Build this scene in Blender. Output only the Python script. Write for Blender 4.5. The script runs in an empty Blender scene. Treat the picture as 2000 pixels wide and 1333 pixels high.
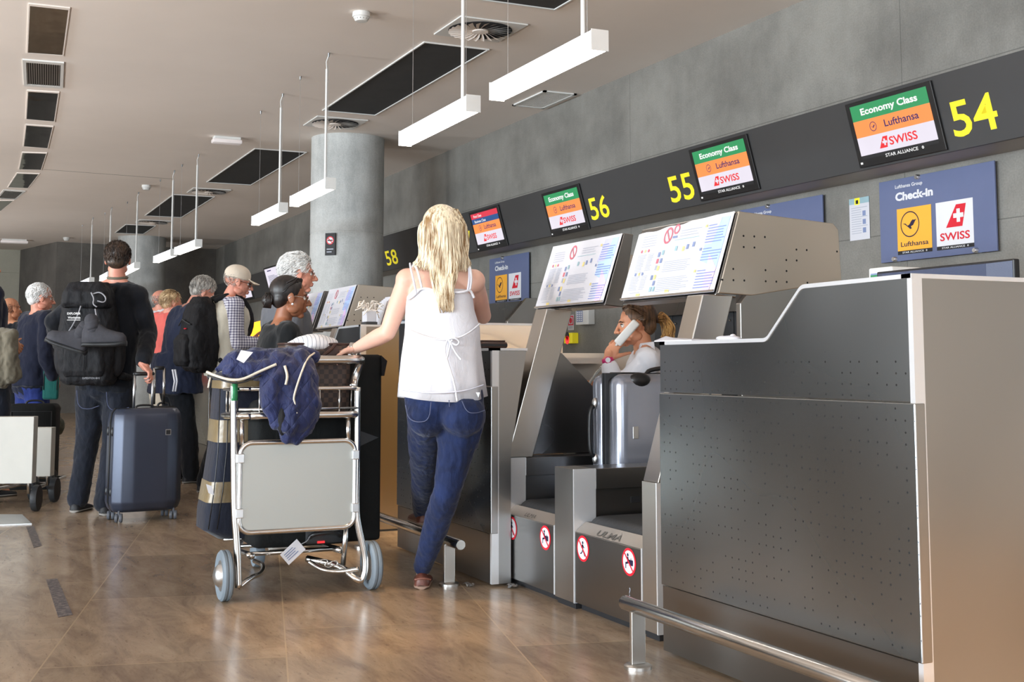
import bpy, bmesh, math, random
from mathutils import Vector, Matrix, Euler, Quaternion, noise
random.seed(7)
V = Vector
PI = math.pi
SC = bpy.context.scene
COL = SC.collection

# ------------------------------------------------------------------ camera
FPX, PCX, PCY = 2380.0, 1000.0, 490.0          # focal length and optical axis for a 2000x1333 frame
EYE = V((0, 0, 1.0))
YAW, PITCH = math.radians(-24.87), math.radians(5.317)
_f = V((math.cos(YAW)*math.cos(PITCH), math.sin(YAW)*math.cos(PITCH), math.sin(PITCH)))
_r = V((math.sin(YAW), -math.cos(YAW), 0))
_u = _r.cross(_f)
cam = bpy.data.cameras.new('camera')
cam.sensor_fit = 'HORIZONTAL'; cam.sensor_width = 36; cam.lens = 36*FPX/2000
cam.shift_y = -(666.5-PCY)/2000
cam.clip_start = 0.05; cam.clip_end = 300
camo = bpy.data.objects.new('camera', cam); COL.objects.link(camo)
m = Matrix.Identity(4)
for i in range(3):
    m[i][0] = _r[i]; m[i][1] = _u[i]; m[i][2] = -_f[i]; m[i][3] = EYE[i]
camo.matrix_world = m
SC.camera = camo

def _ray(px, py): return _f + _r*((px-PCX)/FPX) - _u*((py-PCY)/FPX)
def at(px, py, d): return EYE + _ray(px, py)*d
def onz(px, py, z=0.0):
    d = _ray(px, py); return EYE + d*((z-1.0)/d.z)
def ony(px, py, y):
    d = _ray(px, py); return EYE + d*(y/d.y)
def onx(px, py, x):
    d = _ray(px, py); return EYE + d*(x/d.x)
RIGHT, AWAY, UP = V(_r), V((math.cos(YAW), math.sin(YAW), 0)), V((0, 0, 1))

# ------------------------------------------------------------------ light and exposure
SC.view_settings.view_transform = 'Standard'
SC.view_settings.look = 'None'
SC.view_settings.gamma = 1.0
SC.view_settings.use_curve_mapping = False
SC.view_settings.exposure = 0.35
SC.cycles.use_denoising = True
SC.cycles.max_bounces = 8
SC.cycles.diffuse_bounces = 4
SC.cycles.glossy_bounces = 4
SC.cycles.caustics_reflective = False
SC.cycles.caustics_refractive = False
SC.cycles.sample_clamp_indirect = 4.0

world = bpy.data.worlds.new('sky'); SC.world = world
world.use_nodes = True
wn = world.node_tree.nodes; wl = world.node_tree.links
bg = wn['Background']
bg.inputs[0].default_value = (0.80, 0.90, 1.0, 1)
bg.inputs[1].default_value = 1.0

CEIL = 3.51
WALL = -5.3

def area(name, loc, look, sx, sy, power, col):
    L = bpy.data.lights.new(name, 'AREA'); L.shape = 'RECTANGLE'; L.size = sx; L.size_y = sy
    L.energy = power; L.color = col
    o = bpy.data.objects.new(name, L); COL.objects.link(o)
    o.location = loc
    o.rotation_euler = (V(look)-V(loc)).to_track_quat('-Z', 'Y').to_euler()
    return o
# daylight: the glazed front of the hall behind the photographer and the glazing on the left
area('window_daylight', (-9.6, 1.6, 1.9), (2, -0.6, 3.2), 11, 2.8, 460, (0.80, 0.91, 1.0))
area('window_daylight', (0.8, 13.3, 1.9), (2.5, 3, 4.9), 16, 2.2, 2700, (0.80, 0.91, 1.0))
FILLS = [(-4, 2.6), (0.5, 2.6), (5, 2.4), (9.5, 2.2), (14, 2.2), (19, 2.2), (24, 2.2)]
# warm downlights of the hall ceiling
def spot(name, loc, look, power, angle, blend, col, r=0.08):
    L = bpy.data.lights.new(name, 'SPOT'); L.energy = power; L.spot_size = math.radians(angle); L.spot_blend = blend
    L.color = col; L.shadow_soft_size = r
    o = bpy.data.objects.new(name, L); COL.objects.link(o); o.location = loc
    o.rotation_euler = (V(look)-V(loc)).to_track_quat('-Z', 'Y').to_euler()
    return o
WARM = (1.0, 0.66, 0.36)
spot('downlight', (4.9, -1.35, 3.45), (4.75, -1.55, 0), 130, 24, 0.35, WARM)
spot('downlight', (3.6, -1.2, 3.45), (3.8, -1.4, 0), 110, 24, 0.35, WARM)
for x, y in ((0.5, -1.0), (-2.0, -2.2), (-4.5, -1.0), (-1.0, -4.4), (-4, -4.4), (0.8, -3.6)):
    spot('downlight', (x, y, 3.45), (x, y, 0), 650 if x == 0.8 else 320, 75, 0.6, WARM)
for x, y in FILLS:                       # added fill lamps, out of view, that brighten the ceiling
    spot('ceiling_fill', (x, y, 1.3), (x+.3, -1.8, 3.9), 205, 120, 0.8, (1.0, 0.975, 0.95), .25)
spot('downlight', (6.72, -2.75, 3.45), (6.72, -2.75, 0), 460, 42, 0.5, (1.0, 0.72, 0.42))

# ------------------------------------------------------------------ mesh helpers
class MB:
    def __init__(s): s.bm = bmesh.new()
    def face(s, pts, mat=0):
        vs = [s.bm.verts.new(p) for p in pts]
        try:
            f = s.bm.faces.new(vs); f.material_index = mat; return f
        except ValueError: return None
    def box(s, x0, x1, y0, y1, z0, z1, bev=0.0, mat=0, M=None, seg=2):
        if x0 > x1: x0, x1 = x1, x0
        if y0 > y1: y0, y1 = y1, y0
        if z0 > z1: z0, z1 = z1, z0
        P = [(x0,y0,z0),(x1,y0,z0),(x1,y1,z0),(x0,y1,z0),(x0,y0,z1),(x1,y0,z1),(x1,y1,z1),(x0,y1,z1)]
        vs = [s.bm.verts.new(M @ V(p) if M else p) for p in P]
        fs = [s.bm.faces.new([vs[i] for i in q]) for q in ((0,3,2,1),(4,5,6,7),(0,1,5,4),(1,2,6,5),(2,3,7,6),(3,0,4,7))]
        for f in fs: f.material_index = mat
        if bev > 0:
            es = {e for f in fs for e in f.edges}
            r = bmesh.ops.bevel(s.bm, geom=list(es), offset=bev, segments=seg, affect='EDGES', profile=0.5, clamp_overlap=True)
            for f in r['faces']: f.material_index = mat
        return s
    def prism(s, pts, vec, mat=0, bev=0.0, seg=2):
        vec = V(vec); a = [s.bm.verts.new(p) for p in pts]; b = [s.bm.verts.new(V(p)+vec) for p in pts]
        n = len(a)
        fs = [s.bm.faces.new(a), s.bm.faces.new(b[::-1])]
        for i in range(n):
            j = (i+1) % n
            fs.append(s.bm.faces.new((a[j], a[i], b[i], b[j])))
        bmesh.ops.recalc_face_normals(s.bm, faces=fs)
        for f in fs: f.material_index = mat
        if bev > 0:
            es = {e for f in fs for e in f.edges}
            r = bmesh.ops.bevel(s.bm, geom=list(es), offset=bev, segments=seg, affect='EDGES', profile=0.5, clamp_overlap=True)
            for f in r['faces']: f.material_index = mat
        return s
    def rings(s, rs, cap=True, mat=0, closed=False):
        vr = [[s.bm.verts.new(p) for p in r] for r in rs]
        n = len(vr[0]); fs = []
        m_ = len(vr)
        for k in range(m_ if closed else m_-1):
            A, B = vr[k], vr[(k+1) % m_]
            for i in range(n):
                j = (i+1) % n
                fs.append(s.bm.faces.new((A[i], A[j], B[j], B[i])))
        if cap and not closed:
            fs.append(s.bm.faces.new(vr[0][::-1])); fs.append(s.bm.faces.new(vr[-1]))
        for f in fs: f.material_index = mat
        bmesh.ops.recalc_face_normals(s.bm, faces=fs)
        return s
    def tube(s, pts, r, seg=8, mat=0, closed=False, cap=True, flat=1.0):
        pts = [V(p) for p in pts]; n = len(pts)
        rr = r if isinstance(r, (list, tuple)) else [r]*n
        T = []
        for i in range(n):
            a = pts[(i-1) % n] if (closed or i > 0) else pts[i]
            b = pts[(i+1) % n] if (closed or i < n-1) else pts[i]
            t = b-a
            T.append(t.normalized() if t.length > 1e-9 else V((0, 0, 1)))
        ref = V((0, 0, 1)) if abs(T[0].z) < 0.9 else V((1, 0, 0))
        nn = (ref - T[0]*ref.dot(T[0])).normalized()
        out = []
        for i in range(n):
            if i > 0:
                q = T[i-1].rotation_difference(T[i]); nn = q @ nn
                nn = (nn - T[i]*nn.dot(T[i])).normalized()
            b = T[i].cross(nn)
            out.append([pts[i] + (nn*math.cos(2*PI*k/seg)*flat + b*math.sin(2*PI*k/seg))*rr[i] for k in range(seg)])
        return s.rings(out, cap=cap, mat=mat, closed=closed)
    def lathe(s, prof, origin=(0,0,0), axis=(0,0,1), seg=32, mat=0, cap=True):
        ax = V(axis).normalized(); ref = V((1,0,0)) if abs(ax.x) < 0.9 else V((0,1,0))
        a = (ref-ax*ref.dot(ax)).normalized(); b = ax.cross(a); o = V(origin)
        rs = [[o + ax*h + (a*math.cos(2*PI*k/seg)+b*math.sin(2*PI*k/seg))*max(r, 1e-5) for k in range(seg)] for r, h in prof]
        return s.rings(rs, cap=cap, mat=mat)
    def ell(s, c, r, R=None, u=16, v=10, mat=0):
        if not isinstance(r, (tuple, list, Vector)): r = (r, r, r)
        M = Matrix.Translation(V(c)) @ ((R.to_4x4()) if R else Matrix.Identity(4)) @ Matrix.Diagonal((r[0], r[1], r[2], 1))
        res = bmesh.ops.create_uvsphere(s.bm, u_segments=u, v_segments=v, radius=1.0, matrix=M)
        if mat:
            for vv in res['verts']:
                for f in vv.link_faces: f.material_index = mat
        return s
    def cap(s, p0, r0, p1, r1, seg=12):
        p0, p1 = V(p0), V(p1)
        s.tube([p0, p0.lerp(p1, .33), p0.lerp(p1, .66), p1], [r0, r0+(r1-r0)*.33, r0+(r1-r0)*.66, r1], seg=seg)
        s.ell(p0, r0, u=seg, v=8); s.ell(p1, r1, u=seg, v=8)
        return s
    def add(s, mesh):
        s.bm.from_mesh(mesh); return s
    def xf(s, M):
        bmesh.ops.transform(s.bm, matrix=M, verts=s.bm.verts); return s

OFF = {}
def _loc(o):
    return OFF.get(o.name, V((0, 0, 0))) if o else V((0, 0, 0))
def obj(name, mb, mats, parent=None, smooth=False, auto=None, label=None, kind=None):
    """links one mesh object; geometry is given in world coordinates"""
    if isinstance(mb, MB):
        me = bpy.data.meshes.new(name)
        mb.bm.to_mesh(me); mb.bm.free()
    else:
        me = mb; me.name = name
    off = _loc(parent)
    if parent is not None and off.length > 0:
        me.transform(Matrix.Translation(-off))
    if len(me.materials): me.materials.clear()
    for mt in (mats if isinstance(mats, (list, tuple)) else [mats]): me.materials.append(mt)
    if smooth:
        me.polygons.foreach_set('use_smooth', [True]*len(me.polygons))
    o = bpy.data.objects.new(name, me); COL.objects.link(o)
    if auto is not None:
        me.set_sharp_from_angle(angle=math.radians(auto)) if hasattr(me, 'set_sharp_from_angle') else None
    if parent is not None:
        o.parent = parent; OFF[o.name] = off
    if label: o['label'] = label
    if kind: o['kind'] = kind
    return o
def base_origin(o):
    """moves a top-level mesh's origin to its base"""
    co = [v.co for v in o.data.vertices]
    if not co: return o
    lo = V((min(c.x for c in co), min(c.y for c in co), min(c.z for c in co)))
    hi = V((max(c.x for c in co), max(c.y for c in co), max(c.z for c in co)))
    p = V(((lo.x+hi.x)/2, (lo.y+hi.y)/2, lo.z))
    o.data.transform(Matrix.Translation(-p)); o.location = p; OFF[o.name] = p
    return o
def tag(o, label, cat, group=None, kind=None):
    o['label'] = label; o['category'] = cat
    if group: o['group'] = group
    if kind: o['kind'] = kind
    if o.type == 'MESH': base_origin(o)
    return o
def thing(name, label, cat, loc, group=None):
    o = bpy.data.objects.new(name, None); COL.objects.link(o)
    o.location = loc; OFF[o.name] = V(loc); o.empty_display_size = 0.1
    o['label'] = label; o['category'] = cat
    if group: o['group'] = group
    return o
def struct(name, mb, mats, smooth=False, auto=None):
    o = obj(name, mb, mats, None, smooth, auto); o['kind'] = 'structure'; return o
def dup(root, delta, label=None, group=None):
    r = root.copy(); COL.objects.link(r); r.location = V(root.location)+V(delta); OFF[r.name] = V(r.location)
    if label: r['label'] = label
    if group: r['group'] = group
    for ch in list(root.children):
        c = ch.copy(); COL.objects.link(c); c.parent = r; OFF[c.name] = V(r.location)
        for g in list(ch.children):
            d = g.copy(); COL.objects.link(d); d.parent = c; OFF[d.name] = V(r.location)
    return r
def remesh(mb, voxel, smooth=4, factor=0.5, disp=0.0, dscale=0.15, disp2=0.0, dscale2=0.05):
    """one continuous skin over overlapping solids"""
    me = bpy.data.meshes.new('tmp'); mb.bm.to_mesh(me); mb.bm.free()
    o = bpy.data.objects.new('tmp', me); COL.objects.link(o)
    md = o.modifiers.new('r', 'REMESH'); md.mode = 'VOXEL'; md.voxel_size = voxel
    if smooth:
        sm = o.modifiers.new('s', 'SMOOTH'); sm.iterations = smooth; sm.factor = factor
    dg = bpy.context.evaluated_depsgraph_get()
    out = bpy.data.meshes.new_from_object(o.evaluated_get(dg))
    bpy.data.objects.remove(o); bpy.data.meshes.remove(me)
    for a, sc in ((disp, dscale), (disp2, dscale2)):
        if a:
            ns = [v.normal.copy() for v in out.vertices]
            for v, n in zip(out.vertices, ns):
                p = v.co/sc
                v.co += n*a*noise.fractal(V((p.x, p.y, p.z*0.6)), 0.8, 2.1, 3)
    return out

# ------------------------------------------------------------------ materials
def _nt(name):
    mt = bpy.data.materials.new(name); mt.use_nodes = True
    nt = mt.node_tree; nt.nodes.clear()
    out = nt.nodes.new('ShaderNodeOutputMaterial'); b = nt.nodes.new('ShaderNodeBsdfPrincipled')
    nt.links.new(b.outputs[0], out.inputs[0])
    return mt, nt, b
def N(nt, t, **kw):
    n = nt.nodes.new(t)
    for k, v in kw.items():
        if k == 'ins':
            for i, x in v.items():
                if hasattr(x, 'is_output') or isinstance(x, bpy.types.NodeSocket): nt.links.new(x, n.inputs[i])
                else: n.inputs[i].default_value = x
        else: setattr(n, k, v)
    return n
def mth(nt, op, a, b=0.0, c=0.0, clamp=False):
    n = N(nt, 'ShaderNodeMath', operation=op, ins={0: a, 1: b, 2: c}); n.use_clamp = clamp
    return n.outputs[0]
def mixc(nt, fac, a, b, mode='MIX'):
    n = nt.nodes.new('ShaderNodeMix'); n.data_type = 'RGBA'; n.blend_type = mode
    for i, x in ((0, fac), (6, a), (7, b)):
        if isinstance(x, bpy.types.NodeSocket): nt.links.new(x, n.inputs[i])
        elif i == 0: n.inputs[0].default_value = x
        else: n.inputs[i].default_value = (*x[:3], 1)
    return n.outputs[2]
def coords(nt, scale=(1, 1, 1), rot=(0, 0, 0), loc=(0, 0, 0), world=False):
    if world: src = nt.nodes.new('ShaderNodeNewGeometry').outputs[0]
    else: src = nt.nodes.new('ShaderNodeTexCoord').outputs[3]
    mp = N(nt, 'ShaderNodeMapping'); mp.vector_type = 'POINT'
    mp.inputs[1].default_value = loc; mp.inputs[2].default_value = rot; mp.inputs[3].default_value = scale
    nt.links.new(src, mp.inputs[0]); return mp.outputs[0]
def ramp(nt, fac, stops):
    r = nt.nodes.new('ShaderNodeValToRGB'); e = r.color_ramp.elements
    while len(e) < len(stops): e.new(0.5)
    for i, (p, c) in enumerate(stops):
        e[i].position = p; e[i].color = (*c[:3], 1) if len(c) >= 3 else (c[0], c[0], c[0], 1)
    nt.links.new(fac, r.inputs[0]); return r.outputs[0]
def srgb(r, g, b):
    f = lambda c: (c/255/12.92) if c/255 <= 0.04045 else (((c/255)+0.055)/1.055)**2.4
    return (f(r), f(g), f(b))
def pm(name, col, rough=0.6, metal=0.0, var=0.12, vs=6.0, bump=0.0, bs=60.0, stretch=(1, 1, 1), emit=0.0, spec=None, sheen=0.0, trans=0.0, coat=0.0, rvar=0.0, sss=0.0):
    mt, nt, b = _nt(name)
    co = coords(nt, stretch)
    n = N(nt, 'ShaderNodeTexNoise', ins={0: co, 2: vs, 3: 4.0, 4: 0.6})
    lo = tuple(max(0, c*(1-var)) for c in col); hi = tuple(min(1, c*(1+var)) for c in col)
    c = ramp(nt, n.outputs[0], [(0.3, lo), (0.7, hi)])
    nt.links.new(c, b.inputs['Base Color'])
    b.inputs['Roughness'].default_value = rough; b.inputs['Metallic'].default_value = metal
    if rvar:
        rr = N(nt, 'ShaderNodeMapRange', ins={0: n.outputs[0], 1: 0.3, 2: 0.7, 3: rough-rvar, 4: rough+rvar})
        nt.links.new(rr.outputs[0], b.inputs['Roughness'])
    if bump:
        n2 = N(nt, 'ShaderNodeTexNoise', ins={0: co, 2: bs, 3: 3.0})
        bp = N(nt, 'ShaderNodeBump', ins={0: bump, 1: 0.01, 2: n2.outputs[0]} if False else {})
        bp.inputs['Strength'].default_value = bump; bp.inputs['Distance'].default_value = 0.004
        nt.links.new(n2.outputs[0], bp.inputs['Height']); nt.links.new(bp.outputs[0], b.inputs['Normal'])
    if emit:
        nt.links.new(c, b.inputs['Emission Color']); b.inputs['Emission Strength'].default_value = emit
    if spec is not None: b.inputs['Specular IOR Level'].default_value = spec
    if sheen: b.inputs['Sheen Weight'].default_value = sheen
    if trans: b.inputs['Transmission Weight'].default_value = trans
    if coat: b.inputs['Coat Weight'].default_value = coat
    if sss:
        b.inputs['Subsurface Weight'].default_value = sss
        b.inputs['Subsurface Radius'].default_value = (0.02, 0.008, 0.004)
    return mt
def steel_mat(name, col=(0.56, 0.54, 0.51), rough=0.30, perf=0.0, pitch=0.036, axes='xz', hole=0.085, brush=(2, 2, 40), grime=0.12, zlo=-9, zhi=9):
    mt, nt, b = _nt(name)
    co = coords(nt, brush)
    n = N(nt, 'ShaderNodeTexNoise', ins={0: co, 2: 3.0, 3: 3.0})
    g = N(nt, 'ShaderNodeTexNoise', ins={0: coords(nt), 2: 1.6, 3: 1.0, 4: 0.4})
    lo = tuple(c*(1-grime) for c in col); hi = tuple(min(1, c*(1+grime)) for c in col)
    c = ramp(nt, g.outputs[0], [(0.3, lo), (0.7, hi)])
    r1 = N(nt, 'ShaderNodeMapRange', ins={0: g.outputs[0], 1: 0.25, 2: 0.75, 3: rough-0.03, 4: rough+0.05}).outputs[0]
    r2 = N(nt, 'ShaderNodeMapRange', ins={0: n.outputs[0], 1: 0.3, 2: 0.7, 3: -0.012, 4: 0.012}).outputs[0]
    rr = r1
    metal = 1.0
    if perf > 0:
        geo = nt.nodes.new('ShaderNodeTexCoord').outputs[3]
        sp = N(nt, 'ShaderNodeSeparateXYZ', ins={0: geo})
        a = sp.outputs['XYZ'.index(axes[0].upper())]; d = sp.outputs['XYZ'.index(axes[1].upper())]
        u = mth(nt, 'DIVIDE', a, pitch); v = mth(nt, 'DIVIDE', d, pitch*0.86)
        fu = mth(nt, 'SUBTRACT', mth(nt, 'FRACT', u), 0.5); fv = mth(nt, 'SUBTRACT', mth(nt, 'FRACT', v), 0.5)
        fv = mth(nt, 'MULTIPLY', fv, 0.86)
        dist = mth(nt, 'SQRT', mth(nt, 'ADD', mth(nt, 'MULTIPLY', fu, fu), mth(nt, 'MULTIPLY', fv, fv)))
        near = mth(nt, 'LESS_THAN', dist, hole)
        cell = N(nt, 'ShaderNodeCombineXYZ', ins={0: mth(nt, 'FLOOR', u), 1: mth(nt, 'FLOOR', v)})
        wnz = N(nt, 'ShaderNodeTexWhiteNoise', noise_dimensions='2D'); nt.links.new(cell.outputs[0], wnz.inputs[0])
        on = mth(nt, 'LESS_THAN', wnz.outputs[0], perf)
        msk = mth(nt, 'MULTIPLY', near, on)
        zz = sp.outputs['XYZ'.index(axes[1].upper())]
        msk = mth(nt, 'MULTIPLY', msk, mth(nt, 'GREATER_THAN', zz, zlo))
        msk = mth(nt, 'MULTIPLY', msk, mth(nt, 'LESS_THAN', zz, zhi))
        c = mixc(nt, msk, c, (0.006, 0.006, 0.006))
        rr = mth(nt, 'ADD', rr, mth(nt, 'MULTIPLY', msk, 0.5))
        nt.links.new(mth(nt, 'SUBTRACT', 1.0, msk), b.inputs['Metallic'])
    else: b.inputs['Metallic'].default_value = 1.0
    nt.links.new(c, b.inputs['Base Color']); nt.links.new(rr, b.inputs['Roughness'])
    return mt
def floor_mat():
    mt, nt, b = _nt('polished_stone_floor')
    rot = -math.atan2(1000-520, FPX) * -1
    ang = math.atan((1000-520)/FPX) + YAW       # direction of the long joints
    co = coords(nt, (1, 1, 1), (0, 0, -ang), (0.0, 0.09, 0), world=True)
    br = nt.nodes.new('ShaderNodeTexBrick'); nt.links.new(co, br.inputs[0])
    br.offset = 0.37; br.inputs['Scale'].default_value = 1.0
    br.inputs['Brick Width'].default_value = 1.2; br.inputs['Row Height'].default_value = 0.8
    br.inputs['Mortar Size'].default_value = 0.003; br.inputs['Mortar Smooth'].default_value = 0.1
    br.inputs['Color1'].default_value = (0.25, 0.25, 0.25, 1); br.inputs['Color2'].default_value = (0.75, 0.75, 0.75, 1)
    br.inputs['Mortar'].default_value = (0.5, 0.5, 0.5, 1)
    n1 = N(nt, 'ShaderNodeTexNoise', ins={0: coords(nt, (1, 3.5, 1), (0, 0, -ang-0.1), world=True), 2: 2.4, 3: 6.0, 4: 0.68, 8: 0.6})
    n2 = N(nt, 'ShaderNodeTexNoise', ins={0: coords(nt, (2, 7, 1), (0, 0, -ang), world=True), 2: 9.0, 3: 4.0, 4: 0.7})
    a = ramp(nt, n1.outputs[0], [(0.28, srgb(122, 103, 86)), (0.5, srgb(158, 137, 114)), (0.72, srgb(182, 162, 138))])
    a = mixc(nt, 0.38, a, br.outputs[0], 'OVERLAY')
    spk = ramp(nt, n2.outputs[0], [(0.30, (0.55, 0.5, 0.47)), (0.42, (1, 1, 1))])
    a = mixc(nt, 0.75, a, spk, 'MULTIPLY')
    a = mixc(nt, mth(nt, 'MULTIPLY', br.outputs['Fac'], 0.8), a, srgb(182, 160, 130))
    nt.links.new(a, b.inputs['Base Color'])
    rr = N(nt, 'ShaderNodeMapRange', ins={0: n1.outputs[0], 1: 0.3, 2: 0.7, 3: 0.27, 4: 0.21}).outputs[0]
    nt.links.new(rr, b.inputs['Roughness'])
    b.inputs['Specular IOR Level'].default_value = 0.55
    return mt
def concrete_mat(name, lo, hi, joints=None, vs=1.6, rough=0.8, stain=0.5):
    mt, nt, b = _nt(name)
    n1 = N(nt, 'ShaderNodeTexNoise', ins={0: coords(nt, world=True), 2: vs, 3: 8.0, 4: 0.62})
    n2 = N(nt, 'ShaderNodeTexNoise', ins={0: coords(nt, (1, 1, 0.25), world=True), 2: 5.0, 3: 6.0, 4: 0.7})
    n3 = N(nt, 'ShaderNodeTexNoise', ins={0: coords(nt, world=True), 2: 90.0, 3: 2.0})
    f = mth(nt, 'ADD', mth(nt, 'MULTIPLY', n1.outputs[0], 1-stain*0.5), mth(nt, 'MULTIPLY', n2.outputs[0], stain*0.5))
    c = ramp(nt, f, [(0.36, lo), (0.64, hi)])
    c = mixc(nt, 0.25, c, ramp(nt, n3.outputs[0], [(0.3, (0.3, 0.3, 0.3)), (0.7, (0.7, 0.7, 0.7))]), 'OVERLAY')
    if joints:
        w, h, ox, oz = joints
        sp = N(nt, 'ShaderNodeSeparateXYZ', ins={0: coords(nt, world=True)})
        for k, (sz, o) in ((0, (w, ox)), (2, (h, oz))):
            if not sz: continue
            fr = mth(nt, 'FRACT', mth(nt, 'DIVIDE', mth(nt, 'ADD', sp.outputs[k], o), sz))
            ln = mth(nt, 'LESS_THAN', fr, 0.006/sz)
            c = mixc(nt, mth(nt, 'MULTIPLY', ln, 0.55), c, tuple(x*0.25 for x in lo))
    nt.links.new(c, b.inputs['Base Color']); b.inputs['Roughness'].default_value = rough
    bp = N(nt, 'ShaderNodeBump'); bp.inputs['Strength'].default_value = 0.15; bp.inputs['Distance'].default_value = 0.004
    nt.links.new(n3.outputs[0], bp.inputs['Height']); nt.links.new(bp.outputs[0], b.inputs['Normal'])
    return mt
def pattern_mat(name, kind, c1, c2, size, axes='xz', rough=0.8, width=0.22, c3=None):
    """woven checks ('check'), chequers ('chequer') or stripes in object space"""
    mt, nt, b = _nt(name)
    sp = N(nt, 'ShaderNodeSeparateXYZ', ins={0: coords(nt)})
    ax = [sp.outputs['XYZ'.index(a.upper())] for a in axes]
    if kind == 'chequer':
        s = [mth(nt, 'FLOOR', mth(nt, 'DIVIDE', a, size)) for a in ax]
        f = mth(nt, 'MODULO', mth(nt, 'ABSOLUTE', mth(nt, 'ADD', s[0], s[1])), 2.0)
    elif kind == 'check':
        l = [mth(nt, 'LESS_THAN', mth(nt, 'FRACT', mth(nt, 'DIVIDE', a, size)), width) for a in ax]
        f = mth(nt, 'MULTIPLY', mth(nt, 'ADD', l[0], l[1]), 0.6, clamp=True)
    else:
        f = mth(nt, 'LESS_THAN', mth(nt, 'FRACT', mth(nt, 'DIVIDE', ax[0], size)), width)
    c = mixc(nt, f, c1, c2)
    n = N(nt, 'ShaderNodeTexNoise', ins={0: coords(nt), 2: 12.0, 3: 3.0})
    c = mixc(nt, 0.25, c, ramp(nt, n.outputs[0], [(0.3, (0.25,)*3), (0.7, (0.75,)*3)]), 'OVERLAY')
    nt.links.new(c, b.inputs['Base Color']); b.inputs['Roughness'].default_value = rough
    return mt
def cloth(name, col, rough=0.9, var=0.18, bump=0.5, bs=14.0, vs=5.0, sheen=0.15, quilt=0.0):
    mt, nt, b = _nt(name)
    co = coords(nt)
    n = N(nt, 'ShaderNodeTexNoise', ins={0: co, 2: vs, 3: 4.0, 4: 0.6, 8: 0.5})
    c = ramp(nt, n.outputs[0], [(0.3, tuple(x*(1-var) for x in col)), (0.7, tuple(min(1, x*(1+var)) for x in col))])
    nt.links.new(c, b.inputs['Base Color']); b.inputs['Roughness'].default_value = rough
    n2 = N(nt, 'ShaderNodeTexNoise', ins={0: coords(nt, (1, 1, 0.5)), 2: bs, 3: 4.0, 4: 0.55, 8: 0.8})
    n3 = N(nt, 'ShaderNodeTexNoise', ins={0: co, 2: 420.0, 3: 1.0})
    h = mth(nt, 'ADD', n2.outputs[0], mth(nt, 'MULTIPLY', n3.outputs[0], 0.10))
    if quilt:
        sp = N(nt, 'ShaderNodeSeparateXYZ', ins={0: co})
        w1 = mth(nt, 'ADD', sp.outputs[1], mth(nt, 'MULTIPLY', sp.outputs[2], .8)); w2 = mth(nt, 'SUBTRACT', sp.outputs[1], mth(nt, 'MULTIPLY', sp.outputs[2], .8))
        s1, s2 = [mth(nt, 'POWER', mth(nt, 'ABSOLUTE', mth(nt, 'SINE', mth(nt, 'MULTIPLY', w, PI/quilt))), .35) for w in (w1, w2)]
        h = mth(nt, 'ADD', h, mth(nt, 'MULTIPLY', mth(nt, 'MULTIPLY', s1, s2), .45))
    bp = N(nt, 'ShaderNodeBump'); bp.inputs['Strength'].default_value = bump; bp.inputs['Distance'].default_value = 0.018
    nt.links.new(h, bp.inputs['Height']); nt.links.new(bp.outputs[0], b.inputs['Normal'])
    if sheen: b.inputs['Sheen Weight'].default_value = sheen
    b.inputs['Specular IOR Level'].default_value = 0.3
    return mt
def skin(name, col, blotch=0.14):
    mt, nt, b = _nt(name)
    n = N(nt, 'ShaderNodeTexNoise', ins={0: coords(nt), 2: 9.0, 3: 4.0})
    c = ramp(nt, n.outputs[0], [(0.3, (col[0]*(1-blotch*.4), col[1]*(1-blotch), col[2]*(1-blotch))), (0.7, tuple(min(1, x*(1+blotch*.3)) for x in col))])
    nt.links.new(c, b.inputs['Base Color']); b.inputs['Roughness'].default_value = 0.5
    b.inputs['Subsurface Weight'].default_value = 0.12
    b.inputs['Subsurface Radius'].default_value = (0.02, 0.008, 0.004)
    n2 = N(nt, 'ShaderNodeTexNoise', ins={0: coords(nt), 2: 220.0, 3: 2.0})
    bp = N(nt, 'ShaderNodeBump'); bp.inputs['Strength'].default_value = 0.12; bp.inputs['Distance'].default_value = 0.002
    nt.links.new(n2.outputs[0], bp.inputs['Height']); nt.links.new(bp.outputs[0], b.inputs['Normal'])
    return mt
def hairm(name, lo, hi, rough=0.45):
    mt, nt, b = _nt(name)
    n = N(nt, 'ShaderNodeTexNoise', ins={0: coords(nt, (60, 60, 6)), 2: 1.6, 3: 4.0, 4: 0.6})
    n1 = N(nt, 'ShaderNodeTexNoise', ins={0: coords(nt, (1, 1, .6)), 2: 13.0, 3: 2.0})
    f = mth(nt, 'ADD', mth(nt, 'MULTIPLY', n.outputs[0], .6), mth(nt, 'MULTIPLY', n1.outputs[0], .4))
    nt.links.new(ramp(nt, f, [(0.41, lo), (0.57, hi)]), b.inputs['Base Color'])
    b.inputs['Roughness'].default_value = rough
    return mt

M = {}
M['floor'] = floor_mat()
M['ceiling'] = pm('painted_ceiling', srgb(242, 233, 225), 0.9, var=0.03, vs=0.7)
M['wall'] = concrete_mat('grey_fibre_cement_wall', srgb(112, 110, 105), srgb(140, 138, 132), joints=(3.3, 0.93, 0.9, 0.06), rough=0.6)
M['wall_dark'] = concrete_mat('dark_concrete', srgb(96, 92, 88), srgb(118, 114, 108))
M['wall_pale'] = concrete_mat('pale_panel_wall', srgb(176, 172, 156), srgb(190, 186, 170), joints=(0, 1.1, 0, 0.3))
M['concrete'] = concrete_mat('cast_concrete', srgb(158, 160, 158), srgb(208, 210, 208), vs=1.3, stain=0.8)
M['white_paint'] = pm('white_paint', srgb(225, 225, 222), 0.5, var=0.03)
M['steel'] = steel_mat('brushed_steel')
M['steel_perf'] = steel_mat('perforated_steel', col=(0.33, 0.355, 0.37), rough=0.27, perf=0.52)
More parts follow.
